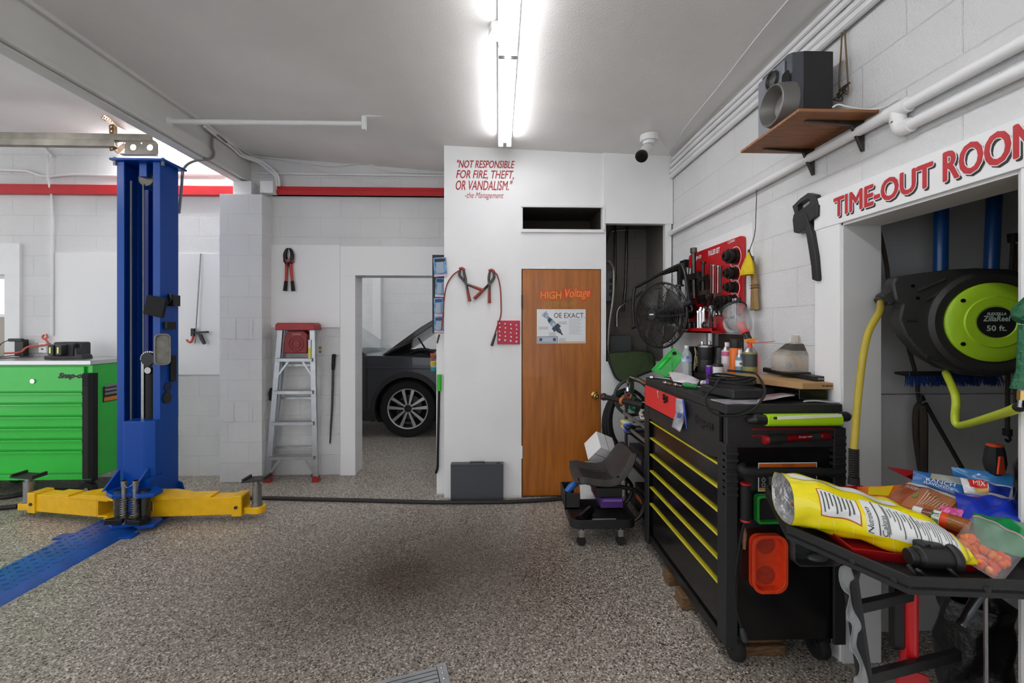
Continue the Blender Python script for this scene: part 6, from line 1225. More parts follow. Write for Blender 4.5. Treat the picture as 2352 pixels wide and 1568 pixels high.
# purple flashlight
c=T_(1629,2.33,ZT); pf_=thing('flashlight','purple metal flashlight standing upright on the cart','flashlight',c); M=MZ(c); PU=mat('purple_metal','6a2aa8',.25,metal=.5)
MB().lathe([(.014,0),(.0155,.003),(.0155,.06),(.0145,.062),(.0155,.066),(.0155,.085),(.0165,.09),(.0175,.13)],M,22).build('barrel',PU,pf_)
for i in range(4): MB().lathe([(.0172,.095+i*.008),(.0182,.097+i*.008),(.0172,.1+i*.008)],M,22,False).build('knurl_ring',PU,pf_)
MB().lathe([(.0165,.13),(.0155,.134),(.001,.134)],M,22,False).build('lens',STEEL,pf_)
# clear crumpled bottle lying down, red bits, green screwdriver, wrench, paper
A=T_(1614,2.42,ZT+.028); B=T_(1680,2.22,ZT+.03); L=(B-A).length; random.seed(4)
cbt=thing('crushed_bottle','crumpled clear plastic bottle lying on the cart behind the cable coil','bottle',A); pr_=[(.012,0),(.013,.02)]+[(.028*random.uniform(.78,1.05),.03+i*(L-.04)/16) for i in range(17)]+[(.02,L)]
MB().lathe(pr_,MD(A,B-A),14).build('bottle_body',WAT,cbt,ang=10); MB().lathe([(.0145,-.004),(.0145,.012)],MD(A,B-A),14).build('cap',WHITE2,cbt)
tag(MB().box(*sorted((T_(1641,2.2).x,T_(1672,2.2).x)),2.13,2.19,ZT,ZT+.02).build('red_pouch',mat('dark_red_pouch','8f1f22',.4),bev=.004),'small dark red pouch in front of the crumpled bottle','pouch')
gsd=thing('screwdriver','green handled screwdriver lying on the cart left of the purple flashlight','screwdriver',T_(1590,2.4,ZT)); A=T_(1569,2.43,ZT+.016); B=T_(1598,2.36,ZT+.016); MB().lathe([(.008,0),(.015,.006),(.016,.04),(.012,.06),(.0145,.08),(.008,.09)],MD(A,B-A),14).build('handle',mat('green_handle','1f7a35',.3),gsd); MB().cyl(lrp(A,B,1),lrp(A,B,1.9),.004,n=8).build('shaft',STEEL,gsd)
wr_=thing('wrench','chrome wrench lying across the far end of the cart top','wrench',T_(1515,2.85,ZT)); A=T_(1498,2.86,ZT+.012); B=T_(1545,2.72,ZT+.012); MB().bar(A,B,.018,.007,(0,0,1)).build('shank',CHROME,wr_,bev=.003); MB().cyl(A-Vector((0,0,.006)),A+Vector((0,0,.006)),.02,n=18).build('ring_end',CHROME,wr_); MB().cyl(B-Vector((0,0,.006)),B+Vector((0,0,.006)),.017,n=14).build('open_end',mat('red_band','a8281f',.4),wr_)
for k,(x,Y) in enumerate(((1525,2.6),(1549,2.5))): 
    A=T_(x,Y,ZT+.009); B=T_(x+18,Y-.09,ZT+.009); tag(MB().tube([A,lrp(A,B,.25),lrp(A,B,.3),B],[.009,.0085,.005,.006],10).build('chrome_socket_bar',CHROME),'%s short chrome extension bar beside the paper on the cart'%('farther','nearer')[k],'extension bar')
def pap(u,v):
    a=T_(1535,2.82,ZT+.05);b=T_(1607,2.52,ZT+.028);c=T_(1546,2.56,ZT+.02);d=T_(1600,2.40,ZT+.018); p=(a*(1-u)+b*u)*(1-v)+(c*(1-u)+d*u)*v; return p+Vector((0,0,.018*math.sin(3*u)*(1-v)))
pp_=tag(MB().grid(pap,10,8).build('folded_leaflet',mat('leaflet','e4e4ea',.4,c2='c9bfc6',vs=12),solid=.001),'white folded paper leaflet lying on the far half of the cart','paper')
# black case with the coil of cable
cs_=thing('battery_pack','black padded case under a coil of cable on the near edge of the cart','case',T_(1690,2.03,ZT))
P4=[T_(1608,2.22),T_(1684,1.985),T_(1757,2.0),T_(1700,2.26)]
MB().prism([(p.x,p.y) for p in P4],MZ((0,0,0)),.045,ZT+.006).build('case_body',MATB,cs_,bev=.010)
cl=MB(); random.seed(9); c0=Vector((sum(p.x for p in P4)/4,sum(p.y for p in P4)/4,ZT+.058))
pts=[]
for k in range(70):
    a=k*.42; rr_=.10+.025*math.sin(k*.31)+.012*math.sin(k*1.7); pts.append(c0+Vector((rr_*1.05*math.cos(a)+.02*math.sin(k*.11),rr_*.8*math.sin(a)+.02,.004+.0005*k+.005*math.sin(k*.9))))
tail=[c0+Vector((-.08,-.02,.035)),py(1640,890,1.96),py(1624,905,1.90),py(1622,925,1.885),py(1634,945,1.88),py(1660,955,1.875),py(1700,953,1.875),py(1730,940,1.875),py(1748,920,1.88),py(1757,895,1.90),c0+Vector((.1,-.03,.05)),c0+Vector((.11,.05,.055)),c0+Vector((.02,.10,.06))]
cl.tube(pts+tail,.0055,7,sub=4); tag(cl.build('cable_coil',BLACKR),'coiled black cable on the cart with one loop hanging over the near edge','cable')
# paper, magazine and flat boxes near the wall
PAPR=mat('magazine_paper','c9c4c4',.35,c2='7d7a86',vs=14)
m=[T_(1665,1.94),T_(1760,1.92),T_(1800,1.95),T_(1790,2.08),T_(1690,2.06)]; 
tag(MB().prism([(p.x,p.y) for p in (T_(1632,2.02),T_(1668,1.905),T_(1742,1.905),T_(1752,2.0))],MZ((0,0,ZT)),.004).build('magazine',PAPR),'glossy magazine under the black case at the near corner of the cart','magazine')
def curl(u,v):
    x=1740+u*85; p=T_(x,1.92+.16*v,ZT+.006); p.z+=.05*max(0,u-.45)*(1-v*.5)+.012*math.sin(math.pi*u); return p
tag(MB().grid(curl,14,6).build('curled_brochure',mat('brochure','b9c4ca',.3,c2='a8636b',vs=16),solid=.0008),'curled colourful brochure at the near edge of the cart','brochure')
tag(MB().grid(lambda u,v:T_(1845+u*88,1.925+.12*v,ZT+.004+.004*math.sin(6*u)),10,4).build('plastic_sleeve',mat('sleeve_clear','dfe1e3',.15,alpha=.6),solid=.001),'clear plastic sleeve at the near right corner of the cart','sleeve')
bt_=tag(MB().box(T_(1827,1.99).x,1.525,1.965,2.14,ZT+.007,ZT+.055).build('flat_tray',BLACKG,bev=.004),'flat black tray under the cardboard box on the cart','tray')
kb=thing('cardboard_box','flat brown cardboard box with a printed number on the cart','box',T_(1860,2.0,ZT+.056)); KZ0=ZT+.0555
kx0=T_(1790,2.2).x; kp=[(T_(1843,1.965).x,1.965),(1.552,1.965),(1.552,2.28),(1.235,2.40),(1.235,2.33)]
MB().prism(kp,MZ((0,0,KZ0)),.029).build('carton',mat('cardboard','b08a5c',.7,var=.08,vs=20),kb,bev=.002); a=T_(1888,1.964); MB().text('VS 50528 R',MY((a.x,1.9648,KZ0+.011)),w=.058,h=.0085,ext=.0004,bold=.0004).build('lettering',mat('ink_black'),kb,flat=True)
MB().box(a.x+.066,a.x+.082,1.9642,1.965,KZ0+.014,KZ0+.0155).build('print_dash',mat('ink_black'),kb)
lp_=thing('flat_black_box','flat black box with a small white printed end on the cardboard box','box',T_(1840,2.1,KZ0+.03)); lz=KZ0+.0295
q0=T_(1873,2.02); q1=T_(1901,2.02); MB().prism([(q0.x-.005,2.02),(q1.x,2.02),(1.53,2.22),(T_(1745,2.55).x,2.50),(T_(1738,2.52).x,2.46)],MZ((0,0,lz)),.024).build('box_body',BLACKP,lp_,bev=.002); MB().text('HP1128',MY((q0.x+.012,2.0194,lz+.008)),w=.026,h=.007,ext=.0004).build('lettering',WHITE2,lp_,flat=True)
# big translucent jug
jz=lz+.0245; jY=2.22; jc_=T_(1826,jY,jz)
tag(MB().prism(circ(.092,28,jc_.x-.01,jY-.02,.07),MZ((0,0,jz)),.006).build('round_tray',BLACKP),'round black tray under the translucent jug','tray')
jg=thing('plastic_jug','cut translucent jug with yellow and blue bits inside, standing on the round black tray','jug',(jc_.x,jY,jz+.0065)); jb_=jz+.0065
tt=jY/ray(1826,750)[1]; jw=.092*tt/2.3*1.02
def jring(w,d,z): return [(jc_.x+p[0],jY+p[1],z) for p in rrect(2*w,2*d,min(w,d)*.45,5)]
ztop=CH+(HY-770)/F*tt; zsh=CH+(HY-812)/F*tt; zneck=CH+(HY-788)/F*tt
jm=MB(); R_=[jring(jw*1.06,.068,jb_),jring(jw*1.0,.066,zsh),jring(.024,.024,zneck),jring(.0135,.0135,zneck+.004),jring(.0135,.0135,ztop)]
n=len(R_[0]); jm.add([p for r in R_ for p in r],[(r*n+i,r*n+(i+1)%n,(r+1)*n+(i+1)%n,(r+1)*n+i) for r in range(4) for i in range(n)]); jm.build('jug_body',mat('milky_jug','dcd3c6',.3,alpha=.34,var=.1,vs=10),jg,ang=50,solid=.002)
jm=MB(); R_=[jring(jw*1.012,.067,zsh-.004),jring(.034,.032,zneck-.002)]; jm.add([p for r in R_ for p in r],[(i,(i+1)%n,n+(i+1)%n,n+i) for i in range(n)]); jm.build('dark_strainer',mat('dark_mesh','4d4740',.7,var=.4,vs=120),jg,ang=60)
for k,(dx,c_,nm) in enumerate(((-.045,'5d6fae','blue'),(.045,'5566a8','second blue'))): tag(MB().sph((jc_.x+dx,jY,jb_+.027),.022,14,10,(1.2,1,.9)).build('knob',mat('blue_grey_plastic','6576ad',.5)),'%s round plastic piece inside the translucent jug'%('left','right')[k],'plastic piece')
tag(MB().tube([(jc_.x-.055,jY-.02,jb_+.055),(jc_.x-.03,jY-.02,jb_+.085),(jc_.x-.005,jY-.02,jb_+.06),(jc_.x+.015,jY-.02,jb_+.015)],.014,10,sub=5).build('yellow_hook',mat('amber_plastic','d9a54a',.5)),'curved amber plastic hook inside the translucent jug','hook')
# ---------------------------------------------------------------- folding tray stand in the foreground
TZ=.868
def fl(x,y,z): return pz(x,y,z)
Lp=fl(1806,1207,TZ+.02); Cp=fl(2089,1328,TZ+.02); Rp=fl(2352,1338,TZ+.02)
out=[(Lp.x,Lp.y),(Cp.x,Cp.y),(1.49,Rp.y-.02),(1.545,1.34),(1.50,1.66),(1.06,1.70)]
cxm=sum(p[0] for p in out)/6; cym=sum(p[1] for p in out)/6
inn=[(cxm+(p[0]-cxm)*.975,cym+(p[1]-cym)*.975) for p in out]
ts=thing('tray_stand','black folding tray stand with a red centre tray, loaded with snacks, in the right foreground','tray stand',(1.28,1.36,0))
FRM=mat('worn_black_steel','262627',.5,metal=.2,var=.2,vs=30); TOPM=mat('black_mat_worn','1f1d1b',.7,var=.3,vs=18,bump=.2,bs=150); TRD=mat('tray_red','b3121c',.4,var=.1,vs=14)
MB().prism(out,MZ((0,0,0)),.008,TZ-.008).build('wing_tray',TOPM,ts); 
MB().ring(out,inn,MZ((0,0,0)),.046,TZ-.022).build('rim_band',FRM,ts,bev=.002)
rv=MB()
for (x,y) in ((2056,1330),(2282,1362),(1960,1288)):
    p=fl(x,y,TZ); 
    for i in range(2):
        A,B=Vector((*out[i],0)),Vector((*out[i+1],0)); 
    k=1 if x>2089 else 0; A=Vector((*out[k],0)); B=Vector((*out[k+1],0)); d=(B-A).normalized(); n=Vector((d.y,-d.x,0)); t=(Vector((p.x,p.y,0))-A).dot(d); q=A+d*t; MB().lathe([(.009,0),(.008,.003),(.001,.004)],MD(q+Vector((0,0,TZ))-n*.0,n),14).build('rivet',FRM,ts)
# red centre tray with flared sides
rA=fl(1922,1270,TZ+.03); rB=fl(2312,1338,TZ+.004); 
RT=[(rA.x+.06,rA.y+.02),(rB.x-.02,rB.y+.035),(1.50,1.30),(1.42,1.66),(1.06,1.62)]
cx2=sum(p[0] for p in RT)/5; cy2=sum(p[1] for p in RT)/5
ri=[(cx2+(p[0]-cx2)*.93,cy2+(p[1]-cy2)*.93) for p in RT]; ri2=[(cx2+(p[0]-cx2)*.92,cy2+(p[1]-cy2)*.92) for p in RT]; ro2=[(cx2+(p[0]-cx2)*.99,cy2+(p[1]-cy2)*.99) for p in RT]
m=MB(); n=5; vs=[(*p,TZ) for p in ri]+[(*p,TZ+.032) for p in RT]+[(*p,TZ+.032) for p in ro2]+[(*p,TZ+.003) for p in ri2]
m.add(vs,[(r*n+i,r*n+(i+1)%n,(r+1)*n+(i+1)%n,(r+1)*n+i) for r in range(3) for i in range(n)]+[(3*n,3*n+1,3*n+2,3*n+3,3*n+4)]); m.build('centre_tray',TRD,ts,flat=True)
fa=[fl(2037,1074,.965),fl(2075,1092,.955),fl(2100,1104,.935),fl(2130,1098,.94),fl(2135,1088,.96),fl(2110,1082,.97),fl(2078,1095,.975),fl(2042,1072,.985)]
mm=MB(); mm.add(fa+[p+Vector((.01,.012,-.002)) for p in fa],[tuple(range(8)),tuple(range(15,7,-1))]+[(i,(i+1)%8,8+(i+1)%8,8+i) for i in range(8)]); mm.build('raised_corner',TRD,ts,flat=True)
co=at(2088,1400,1.44); cX,cY=co.x,co.y
MB().cyl((cX,cY,.03),(cX,cY,TZ-.008),.024,n=20).build('column',mat('column_red','c3101c',.28,coat=.4),ts)
MB().box(cX-.06,cX-.026,cY-.012,cY+.012,.46,.80).build('slide_bar',BLACKM,ts,bev=.002)
b0=at(2040,1530,1.40); MB().prism([(-.075,-.20),(.05,-.20),(.03,.02),(-.03,.045),(-.07,.075)],MY((cX,cY-.026,.37)),.012).build('gusset_plate',TRD,ts,bev=.002)
hb=fl(1940,1285,TZ-.04); MB().box(hb.x-.02,hb.x+.05,hb.y-.0,hb.y+.10,TZ-.05,TZ-.0085).build('hinge_bracket',TRD,ts,bev=.002)
# outer leg frame with bars to the column
l0=at(1948,1295,1.30); l1=at(1988,1568,1.30); d=(l1-l0); lf=l0+d*(l0.z/-d.z)
MB().tube([l0+Vector((.04,.03,.045)),l0+Vector((.045,.02,.0)),l0+Vector((.01,0,-.03)),lrp(l0,lf,.12),lrp(l0,lf,.6),Vector((lf.x,lf.y,.03))],[.016,.018,.02,.021,.021,.021],10,sub=4).build('leg',FRM,ts)
MB().bar(at(1972,1393,1.31),at(2092,1366,1.42),.022,.032).build('upper_bar',FRM,ts,bev=.004); MB().bar(at(1990,1556,1.31),at(2200,1502,1.50),.022,.034).build('lower_bar',FRM,ts,bev=.004)
MB().tube([Vector((lf.x,lf.y,.02)),Vector((cX,cY,.02)),Vector((cX+.16,cY+.1,.02))],.02,10).build('base_foot',FRM,ts)
for P in ((lf.x,lf.y),(cX+.16,cY+.1)): MB().cyl((P[0],P[1],0),(P[0],P[1],.012),.028,n=18).build('foot_pad',BLACKR,ts)
# torn clear film on the leg
random.seed(6)
def film(u,v):
    c=lrp(l0+Vector((-.012,-.024,.015)),lrp(l0,lf,.62)+Vector((-.012,-.024,0)),v); w=.032*(1+.35*abs(math.sin(17*v)))
    return c+Vector((-w*(u-.2)*1.2-.005*math.sin(30*v),-.006*math.sin(3*u+21*v)-.02*u*u+.01,.010*math.sin(40*v)*(u)))
tag(MB().grid(film,6,60).build('torn_film',mat('torn_film','c2c6c8',.15,alpha=.42,spec=.8),solid=.0008),'torn clear plastic film hanging down the leg of the tray stand','film')
# ---------------------------------------------------------------- snack bags
def soft(name,label,cat,C4,th,m,wr=.006,nu=16,nv=12,seed=1,lift=0):
    """pillow bag through four corners (near left, near right, far right, far left)"""
    A,B,C,D=[Vector(c) for c in C4]; nrm=(B-A).cross(D-A).normalized(); nrm=nrm if nrm.z>0 else -nrm
    t=thing(name,label,cat,(A+B+C+D)/4); ph=seed*1.7
    def S(u,v,s):
        p=(A*(1-u)+B*u)*(1-v)+(D*(1-u)+C*u)*v; b=max(0,(1-(2*u-1)**2)*(1-(2*v-1)**2))**.6
        w=wr*(math.sin(11*u+5*v+ph)+math.sin(7*v-13*u+2*ph)*.7+.5*math.sin(23*u*v+ph))
        return p+nrm*(s*th*b+w*(.25+b)*(1 if s>0 else .3)+(.0 if s>0 else 0))
    mb=MB().grid(lambda u,v:S(u,v,1),nu,nv); mb.grid(lambda u,v:S(u,v,-.25),nu,nv,flip=True)
    mb.build('bag_film',m,t,ang=60); return t,lambda u,v,d=.0015:S(u,v,1)+nrm*d
def patch(t,S,nm,m,u0,u1,v0,v1,d=.0015,nu=8,nv=6): return MB().grid(lambda u,v:S(u0+(u1-u0)*u,v0+(v1-v0)*v,d),nu,nv).build(nm,m,t,ang=60)
def words(t,S,nm,m,txt,u0,u1,v0,v1,d=.003,bold=0,shear=0):
    return MB().text(txt,None,w=1,h=1,ext=0,shear=shear,fn=lambda x,y,z:S(u0+(u1-u0)*x,v0+(v1-v0)*y,d)).build(nm,m,t,flat=True)
FOIL=mat('silver_foil','c9cacd',.18,metal=.9); BYEL=mat('bag_yellow','f3e312',.25,coat=.3); PWHITE=mat('print_white','e2e4e2',.35)
# the big yellow chip bag
yb=thing('chip_bag','large open yellow chip bag lying across the tray stand, silver inside','chip bag',at(1990,1190,1.33))
KP=[(1797,1141,1.405,.074,.088),(1860,1152,1.385,.074,.09),(1950,1176,1.345,.066,.105),(2050,1206,1.29,.066,.110),(2130,1228,1.235,.052,.10),(2180,1250,1.205,.026,.08),(2212,1271,1.185,.004,.055)]
def ybp(u,v,k=1.0,raw=False):
    i=min(len(KP)-2,int(u*(len(KP)-1))); f=u*(len(KP)-1)-i; q=[KP[i][j]+(KP[i+1][j]-KP[i][j])*f for j in range(5)]
    c=at(q[0],q[1],q[2]); a=2*math.pi*v; w=.0035*(math.sin(19*u+9*v*6.283)+math.sin(31*u-2*a)+.8*math.sin(43*u+3*a))*(0.3+u*(1.2-u))
    ca,sa=math.cos(a),math.sin(a); sq=lambda x:math.copysign(abs(x)**.8,x)
    return c+Vector((.22,.97,0)).normalized()*(q[4]*k*sq(ca)+w)+Vector((0,0,1))*(q[3]*k*sq(sa)+w)
def ysurf(x,v,d): p=ybp(x,v); c=ybp(x,v,0); return p+(p-c).normalized()*d if (p-c).length>1e-6 else p
MB().grid(lambda u,v:ybp(.015*0+u,v),60,40,flip=True).build('bag_film',BYEL,yb,ang=70)
MB().grid(lambda u,v:ybp(u*.35,v,.97-.05*u),14,36).build('foil_lining',mat('crinkled_foil','d5d6d8',.3,metal=.45,bump=.7,bs=40),yb,ang=20)
# v: angle measured from +Y; camera facing side is v in .25 (top) .. .5 (near) .. .75 (bottom)
def yl(nm,m,u0,u1,v0,v1,d=.0016): MB().grid(lambda a,b:ysurf(u0+(u1-u0)*a,v0+(v1-v0)*b,d),30,12,flip=True).build(nm,m,yb,ang=60)
yl('panel_border',mat('panel_red','c4571d',.4),.145,.305,.35,.505,.0008); yl('ingredients_panel',PWHITE,.15,.30,.355,.50)
yl('nutrition_panel',PWHITE,.32,.72,.33,.515); yl('white_stripe',PWHITE,.03,.50,.24,.275); yl('end_panel',PWHITE,.79,.93,.33,.42)
tx=MB(); K=lambda u,v,d=.0032:ysurf(u,v,d)
def line(u0,u1,v0,v1): tx.grid(lambda a,b:K(u0+(u1-u0)*a,v0+(v1-v0)*b),1,10,flip=True)
for i in range(8): line(.163+.016*i,.169+.016*i,.37,.485-.02*(i%3))
for i in range(24): line(.40+.0125*i,.4035+.0125*i,.345+.01*(i%2),.50-.03*((i*7)%4))
line(.362,.367,.335,.51); line(.395,.398,.335,.51); line(.5,.506,.335,.51)
for i in range(3): line(.76+.008*i,.763+.008*i,.40,.50)
tx.build('small_print',mat('print_grey','4d4d4d',.5),yb,flat=True)
def ytxt(t,u0,u1,v0,v1): return MB().text(t,None,w=1,h=1,ext=0,fn=lambda x,y,z:ysurf(u0+(u1-u0)*y,v0+(v1-v0)*(x),.0045))
ytxt('Nutrition',.343,.322,.51,.38).build('heading',mat('ink_black'),yb,flat=True); ytxt('Calories',.392,.372,.51,.40).build('heading',mat('ink_black'),yb,flat=True)
sl=MB()
for i in range(10):
    u=.13+.07*i; sl.grid(lambda a,b,u=u:ysurf(u+.0025*a+.02*b,.52+.10*b,.0012),1,5,flip=True)
sl.build('pale_slashes',mat('pale_yellow_print','f0ea8f',.35),yb,ang=60)
random.seed(2)
for i in range(5):
    c=ybp(.07+.04*i,.62+.05*(i%3),.45); R_=MF(c,(random.uniform(-1,1),random.uniform(-1,1),random.uniform(-.5,.5)),(random.uniform(-1,1),.3,random.uniform(-1,1)))
    tag(MB().grid(lambda u,v:Vector(((u-.5)*.055,(v-.5)*.045,.02*(u-.5)**2*4*.5)),6,6,M=R_).build('potato_chip',mat('chip_brown','a0562a',.6,var=.25,vs=60),solid=.0025),'brown chip inside the open yellow bag','chip','chips in the yellow bag')
# smaller bags behind
z0=TZ+.035
def F_(*p): return [fl(*q) for q in p]
t,S=soft('snack_box','flat orange and yellow box lid showing behind the yellow bag','box',F_((1975,1140,z0),(2070,1150,z0),(2100,1112,z0+.025),(1968,1118,z0+.02)),.003,mat('box_orange','ee7a2e',.5),.001); patch(t,S,'yellow_print',mat('print_yellow','f2d21e',.4),.2,.65,.2,.9)
t,S=soft('snack_bag','brown pouch with white print and a small green pepper beside the yellow bag','snack bag',F_((2010,1165,z0+.01),(2165,1192,z0+.02),(2215,1148,z0+.05),(2085,1104,z0+.055)),.018,mat('pouch_brown','a3532b',.3,coat=.3),.004,seed=3)
patch(t,S,'back_panel',mat('pouch_light_brown','b4714c',.4),.35,.97,.12,.9); patch(t,S,'white_band',mat('band_white','cfc8c2',.4),.05,.95,.84,.96,.0025)
m_=MB()
for i in range(9): 
    m_.grid(lambda a,b,i=i:S(.55+.045*i,.2+(.45-.06*(i%3))*b,.0032)+Vector((.0035*a,0,0)),1,4)
m_.build('small_print',mat('print_pale','dcd2c8',.5),t,flat=True); patch(t,S,'pepper_print',mat('print_green','6e9a3c',.4),.40,.47,.38,.50,.003,3,3); words(t,S,'lettering',PWHITE,'HICKORY',.12,.34,.70,.80)
t,S=soft('snack_bag','mid blue bag lettered RANCH with a pale window among the snacks','snack bag',F_((2095,1108,z0+.06),(2215,1140,z0+.05),(2222,1098,z0+.095),(2098,1080,z0+.10)),.014,mat('bag_blue','2f67a8',.25,coat=.4),.003,seed=5)
patch(t,S,'pale_window',mat('window_tan','b7ab8c',.35,c2='8f9aa0',vs=40),.35,.98,.55,.97); words(t,S,'lettering',PWHITE,'RANCH',.28,.82,.34,.56,.0035); words(t,S,'lettering',PWHITE,'FLAVORED',.24,.72,.14,.30,.0035)
t,S=soft('snack_bag','shiny light blue bag at the back of the snack pile','snack bag',F_((2190,1098,z0+.07),(2335,1132,z0+.06),(2345,1092,z0+.11),(2185,1072,z0+.11)),.022,mat('bag_light_blue','3a86c9',.2,coat=.5),.003,seed=8)
m_=MB()
for i in range(3): m_.grid(lambda a,b,i=i:S(.12+.28*i+.22*a,.55-.12*i+.05*b,.003),4,1)
m_.build('white_swash',PWHITE,t,flat=True)
t,S=soft('snack_bag','red, white and deep blue bag with a tan shape on it','snack bag',F_((2215,1132,z0+.06),(2325,1152,z0+.055),(2335,1120,z0+.09),(2205,1096,z0+.10)),.02,mat('bag_white','d9dade',.25,coat=.4),.004,seed=11)
patch(t,S,'red_print',mat('print_red','d2322c',.3),.12,.46,.35,.92); patch(t,S,'blue_print',mat('print_deep_blue','2339a0',.3),.48,.9,.15,.75); patch(t,S,'tan_print',mat('print_tan','c9a55a',.4),.22,.48,.08,.33,.003); words(t,S,'lettering',PWHITE,'MIX',.2,.42,.5,.78,.003)
t,S=soft('snack_bag','deep blue glossy bag crumpled below the red and white bag','snack bag',F_((2208,1208,z0+.01),(2352,1215,z0+.02),(2358,1150,z0+.07),(2192,1130,z0+.07)),.022,mat('bag_deep_blue','1d35b4',.2,coat=.5),.006,seed=13)
t,S=soft('snack_bag','small hot pink striped bag between the brown pouch and deep blue bag','snack bag',F_((2148,1186,z0+.015),(2212,1200,z0+.015),(2222,1172,z0+.04),(2160,1160,z0+.045)),.012,mat('bag_pink','dd2b86',.25,coat=.4,c2='f07ab8',vs=30,stretch=(1,8,1)),.003,seed=15)
t,S=soft('snack_bag','green bag under the clear zip bag at the right edge','snack bag',F_((2240,1250,z0-.0),(2390,1290,z0+.0),(2400,1210,z0+.04),(2235,1176,z0+.045)),.02,mat('bag_green','0f8a4a',.3,coat=.4),.004,seed=17)
# seasoning bottle
tj=thing('seasoning_bottle','brown seasoning bottle with a white cap and green label lying by the yellow bag','bottle',fl(2150,1200,z0)); A=fl(2098,1172,z0+.036); B=fl(2232,1214,z0+.030); d=(B-A); L=d.length; M=MD(A,d)
MB().lathe([(.001,0),(.015,.0),(.016,.004),(.016,L*.17)],M,22).build('cap',WHITE2,tj); MB().lathe([(.0145,L*.17),(.016,L*.2),(.021,L*.36),(.022,L*.42),(.022,L*.62)],M,24,False).build('neck',mat('chili_brown','7d3f1c',.25,coat=.5,var=.3,vs=150),tj); MB().lathe([(.0225,L*.58),(.023,L*.64),(.024,L*.95),(.02,L),(.001,L)],M,24,False).build('bottle_body',mat('chili_powder','a5602a',.3,coat=.5,var=.35,vs=220),tj)
MB().lathe([(.0165,L*.27),(.0222,L*.38)],M,24,False).build('green_band',mat('label_green','1e8f3c',.35),tj); MB().lathe([(.0224,L*.37),(.0226,L*.50)],M,24,False).build('label',PWHITE,tj); MB().lathe([(.0227,L*.5),(.023,L*.62)],M,24,False).build('red_band',mat('label_orange_red','e2491f',.35),tj)
V1=d.normalized(); toc=(Vector((0,0,CH))-lrp(A,B,.44)).normalized(); side=V1.cross(toc).normalized()
MB().text('Tajin',MF(lrp(A,B,.485)+toc*.0235-side*.016,side,-V1),w=.032,h=.020,ext=.0008,shear=.2,bold=.0006).build('lettering',mat('label_green_dark','14742f',.4),tj,flat=True)
# clear zip bag with orange snacks
zb_=thing('zip_bag','clear zip bag half full of orange snacks at the near right of the tray','zip bag',fl(2250,1270,z0))
ZC=F_((2172,1262,z0+.012),(2300,1340,TZ+.012),(2372,1250,z0+.03),(2235,1182,z0+.055)); A,B,C,D=ZC; nz=(B-A).cross(D-A).normalized(); nz=nz if nz.z>0 else -nz
def zf(u,v,s=1,d=0):
    p=(A*(1-u)+B*u)*(1-v)+(D*(1-u)+C*u)*v; b=max(0,(1-(2*u-1)**2)*(1-(2*v-1)**2))**.55
    return p+nz*(s*(.04*b)+.005*(math.sin(9*u+14*v)+math.sin(17*u-6*v))*b+d)
MB().grid(lambda u,v:zf(u,v),18,16).grid(lambda u,v:zf(u,v,-.2),18,16,flip=True).build('bag_film',mat('zip_film','e3dfe6',.06,alpha=.15,spec=.9),zb_,ang=50)
MB().tube([zf(.03+.94*i/12,.9,1,.001) for i in range(13)],.0016,5).tube([zf(.03+.94*i/12,.95,1,.001) for i in range(13)],.0014,5).build('zip_track',mat('zip_pink','cfa9b4',.3,alpha=.8),zb_)
OS=[mat('snack_orange%d'%k,c,.6,var=.2,vs=80) for k,c in enumerate(('ee6a18','e05512','f08a2a'))]; random.seed(21); proto=None
for i in range(70):
    u=random.uniform(.12,.88); v=random.uniform(.06,.42); p=zf(u,v,random.uniform(-.1,.45)); 
    if i<3:
        o=MB().sph((0,0,0),.0095,10,7,(1.35,1,.9)).build('orange_snack',OS[i]); protos=(protos+[o]) if i else [o]
    else: o=protos[i%3].copy(); COL.objects.link(o)
    o.location=p; o.rotation_euler=(random.random()*3,random.random()*3,random.random()*3); tag(o,'small orange snack piece inside the clear zip bag','snack','orange snacks in the zip bag')
# black plastic part on the wing
bp_=thing('plastic_motor_part','black plastic cylindrical car part with ribs lying on the near wing of the tray','car part',fl(2140,1310,TZ)); A=at(2108,1300,1.155); B=at(2188,1288,1.145); zc_=TZ+.042; A.z=zc_;B.z=zc_+.002; d=(B-A); L=d.length; M=MD(A,d)
MB().lathe([(.019,-.025),(.021,-.023),(.021,-.008),(.024,-.008),(.024,.0),(.028,.004),(.028,L*.82),(.032,L*.83),(.037,L*.9),(.037,L),(.030,L+.008),(.001,L+.008)],M,30,False).lathe([(.001,-.025),(.019,-.025)],M,30,False).build('housing',BLACKP,bp_)
MB().box(-.006,.024,.018,.034,L*.35,L*.75,M).build('rib',BLACKP,bp_,bev=.003)
tp_=at(2120,1262,1.17); MB().prism(rrect(.042,.03,.004),MF((tp_.x-.0,tp_.y+.012,TZ+.062),(1,.1,0),(0,0,1)),.03).build('connector',BLACKP,bp_,bev=.002)
for (x0,y0,x1,y1) in ((2085,1296,2112,1332),(2108,1308,2132,1331),(2180,1306,2207,1335)): 
    a=fl(x0,y0,TZ+.035); b=fl(x1,y1,TZ+.005); MB().bar(a,b,.012,.008).build('foot_rib',BLACKP,bp_,bev=.002)
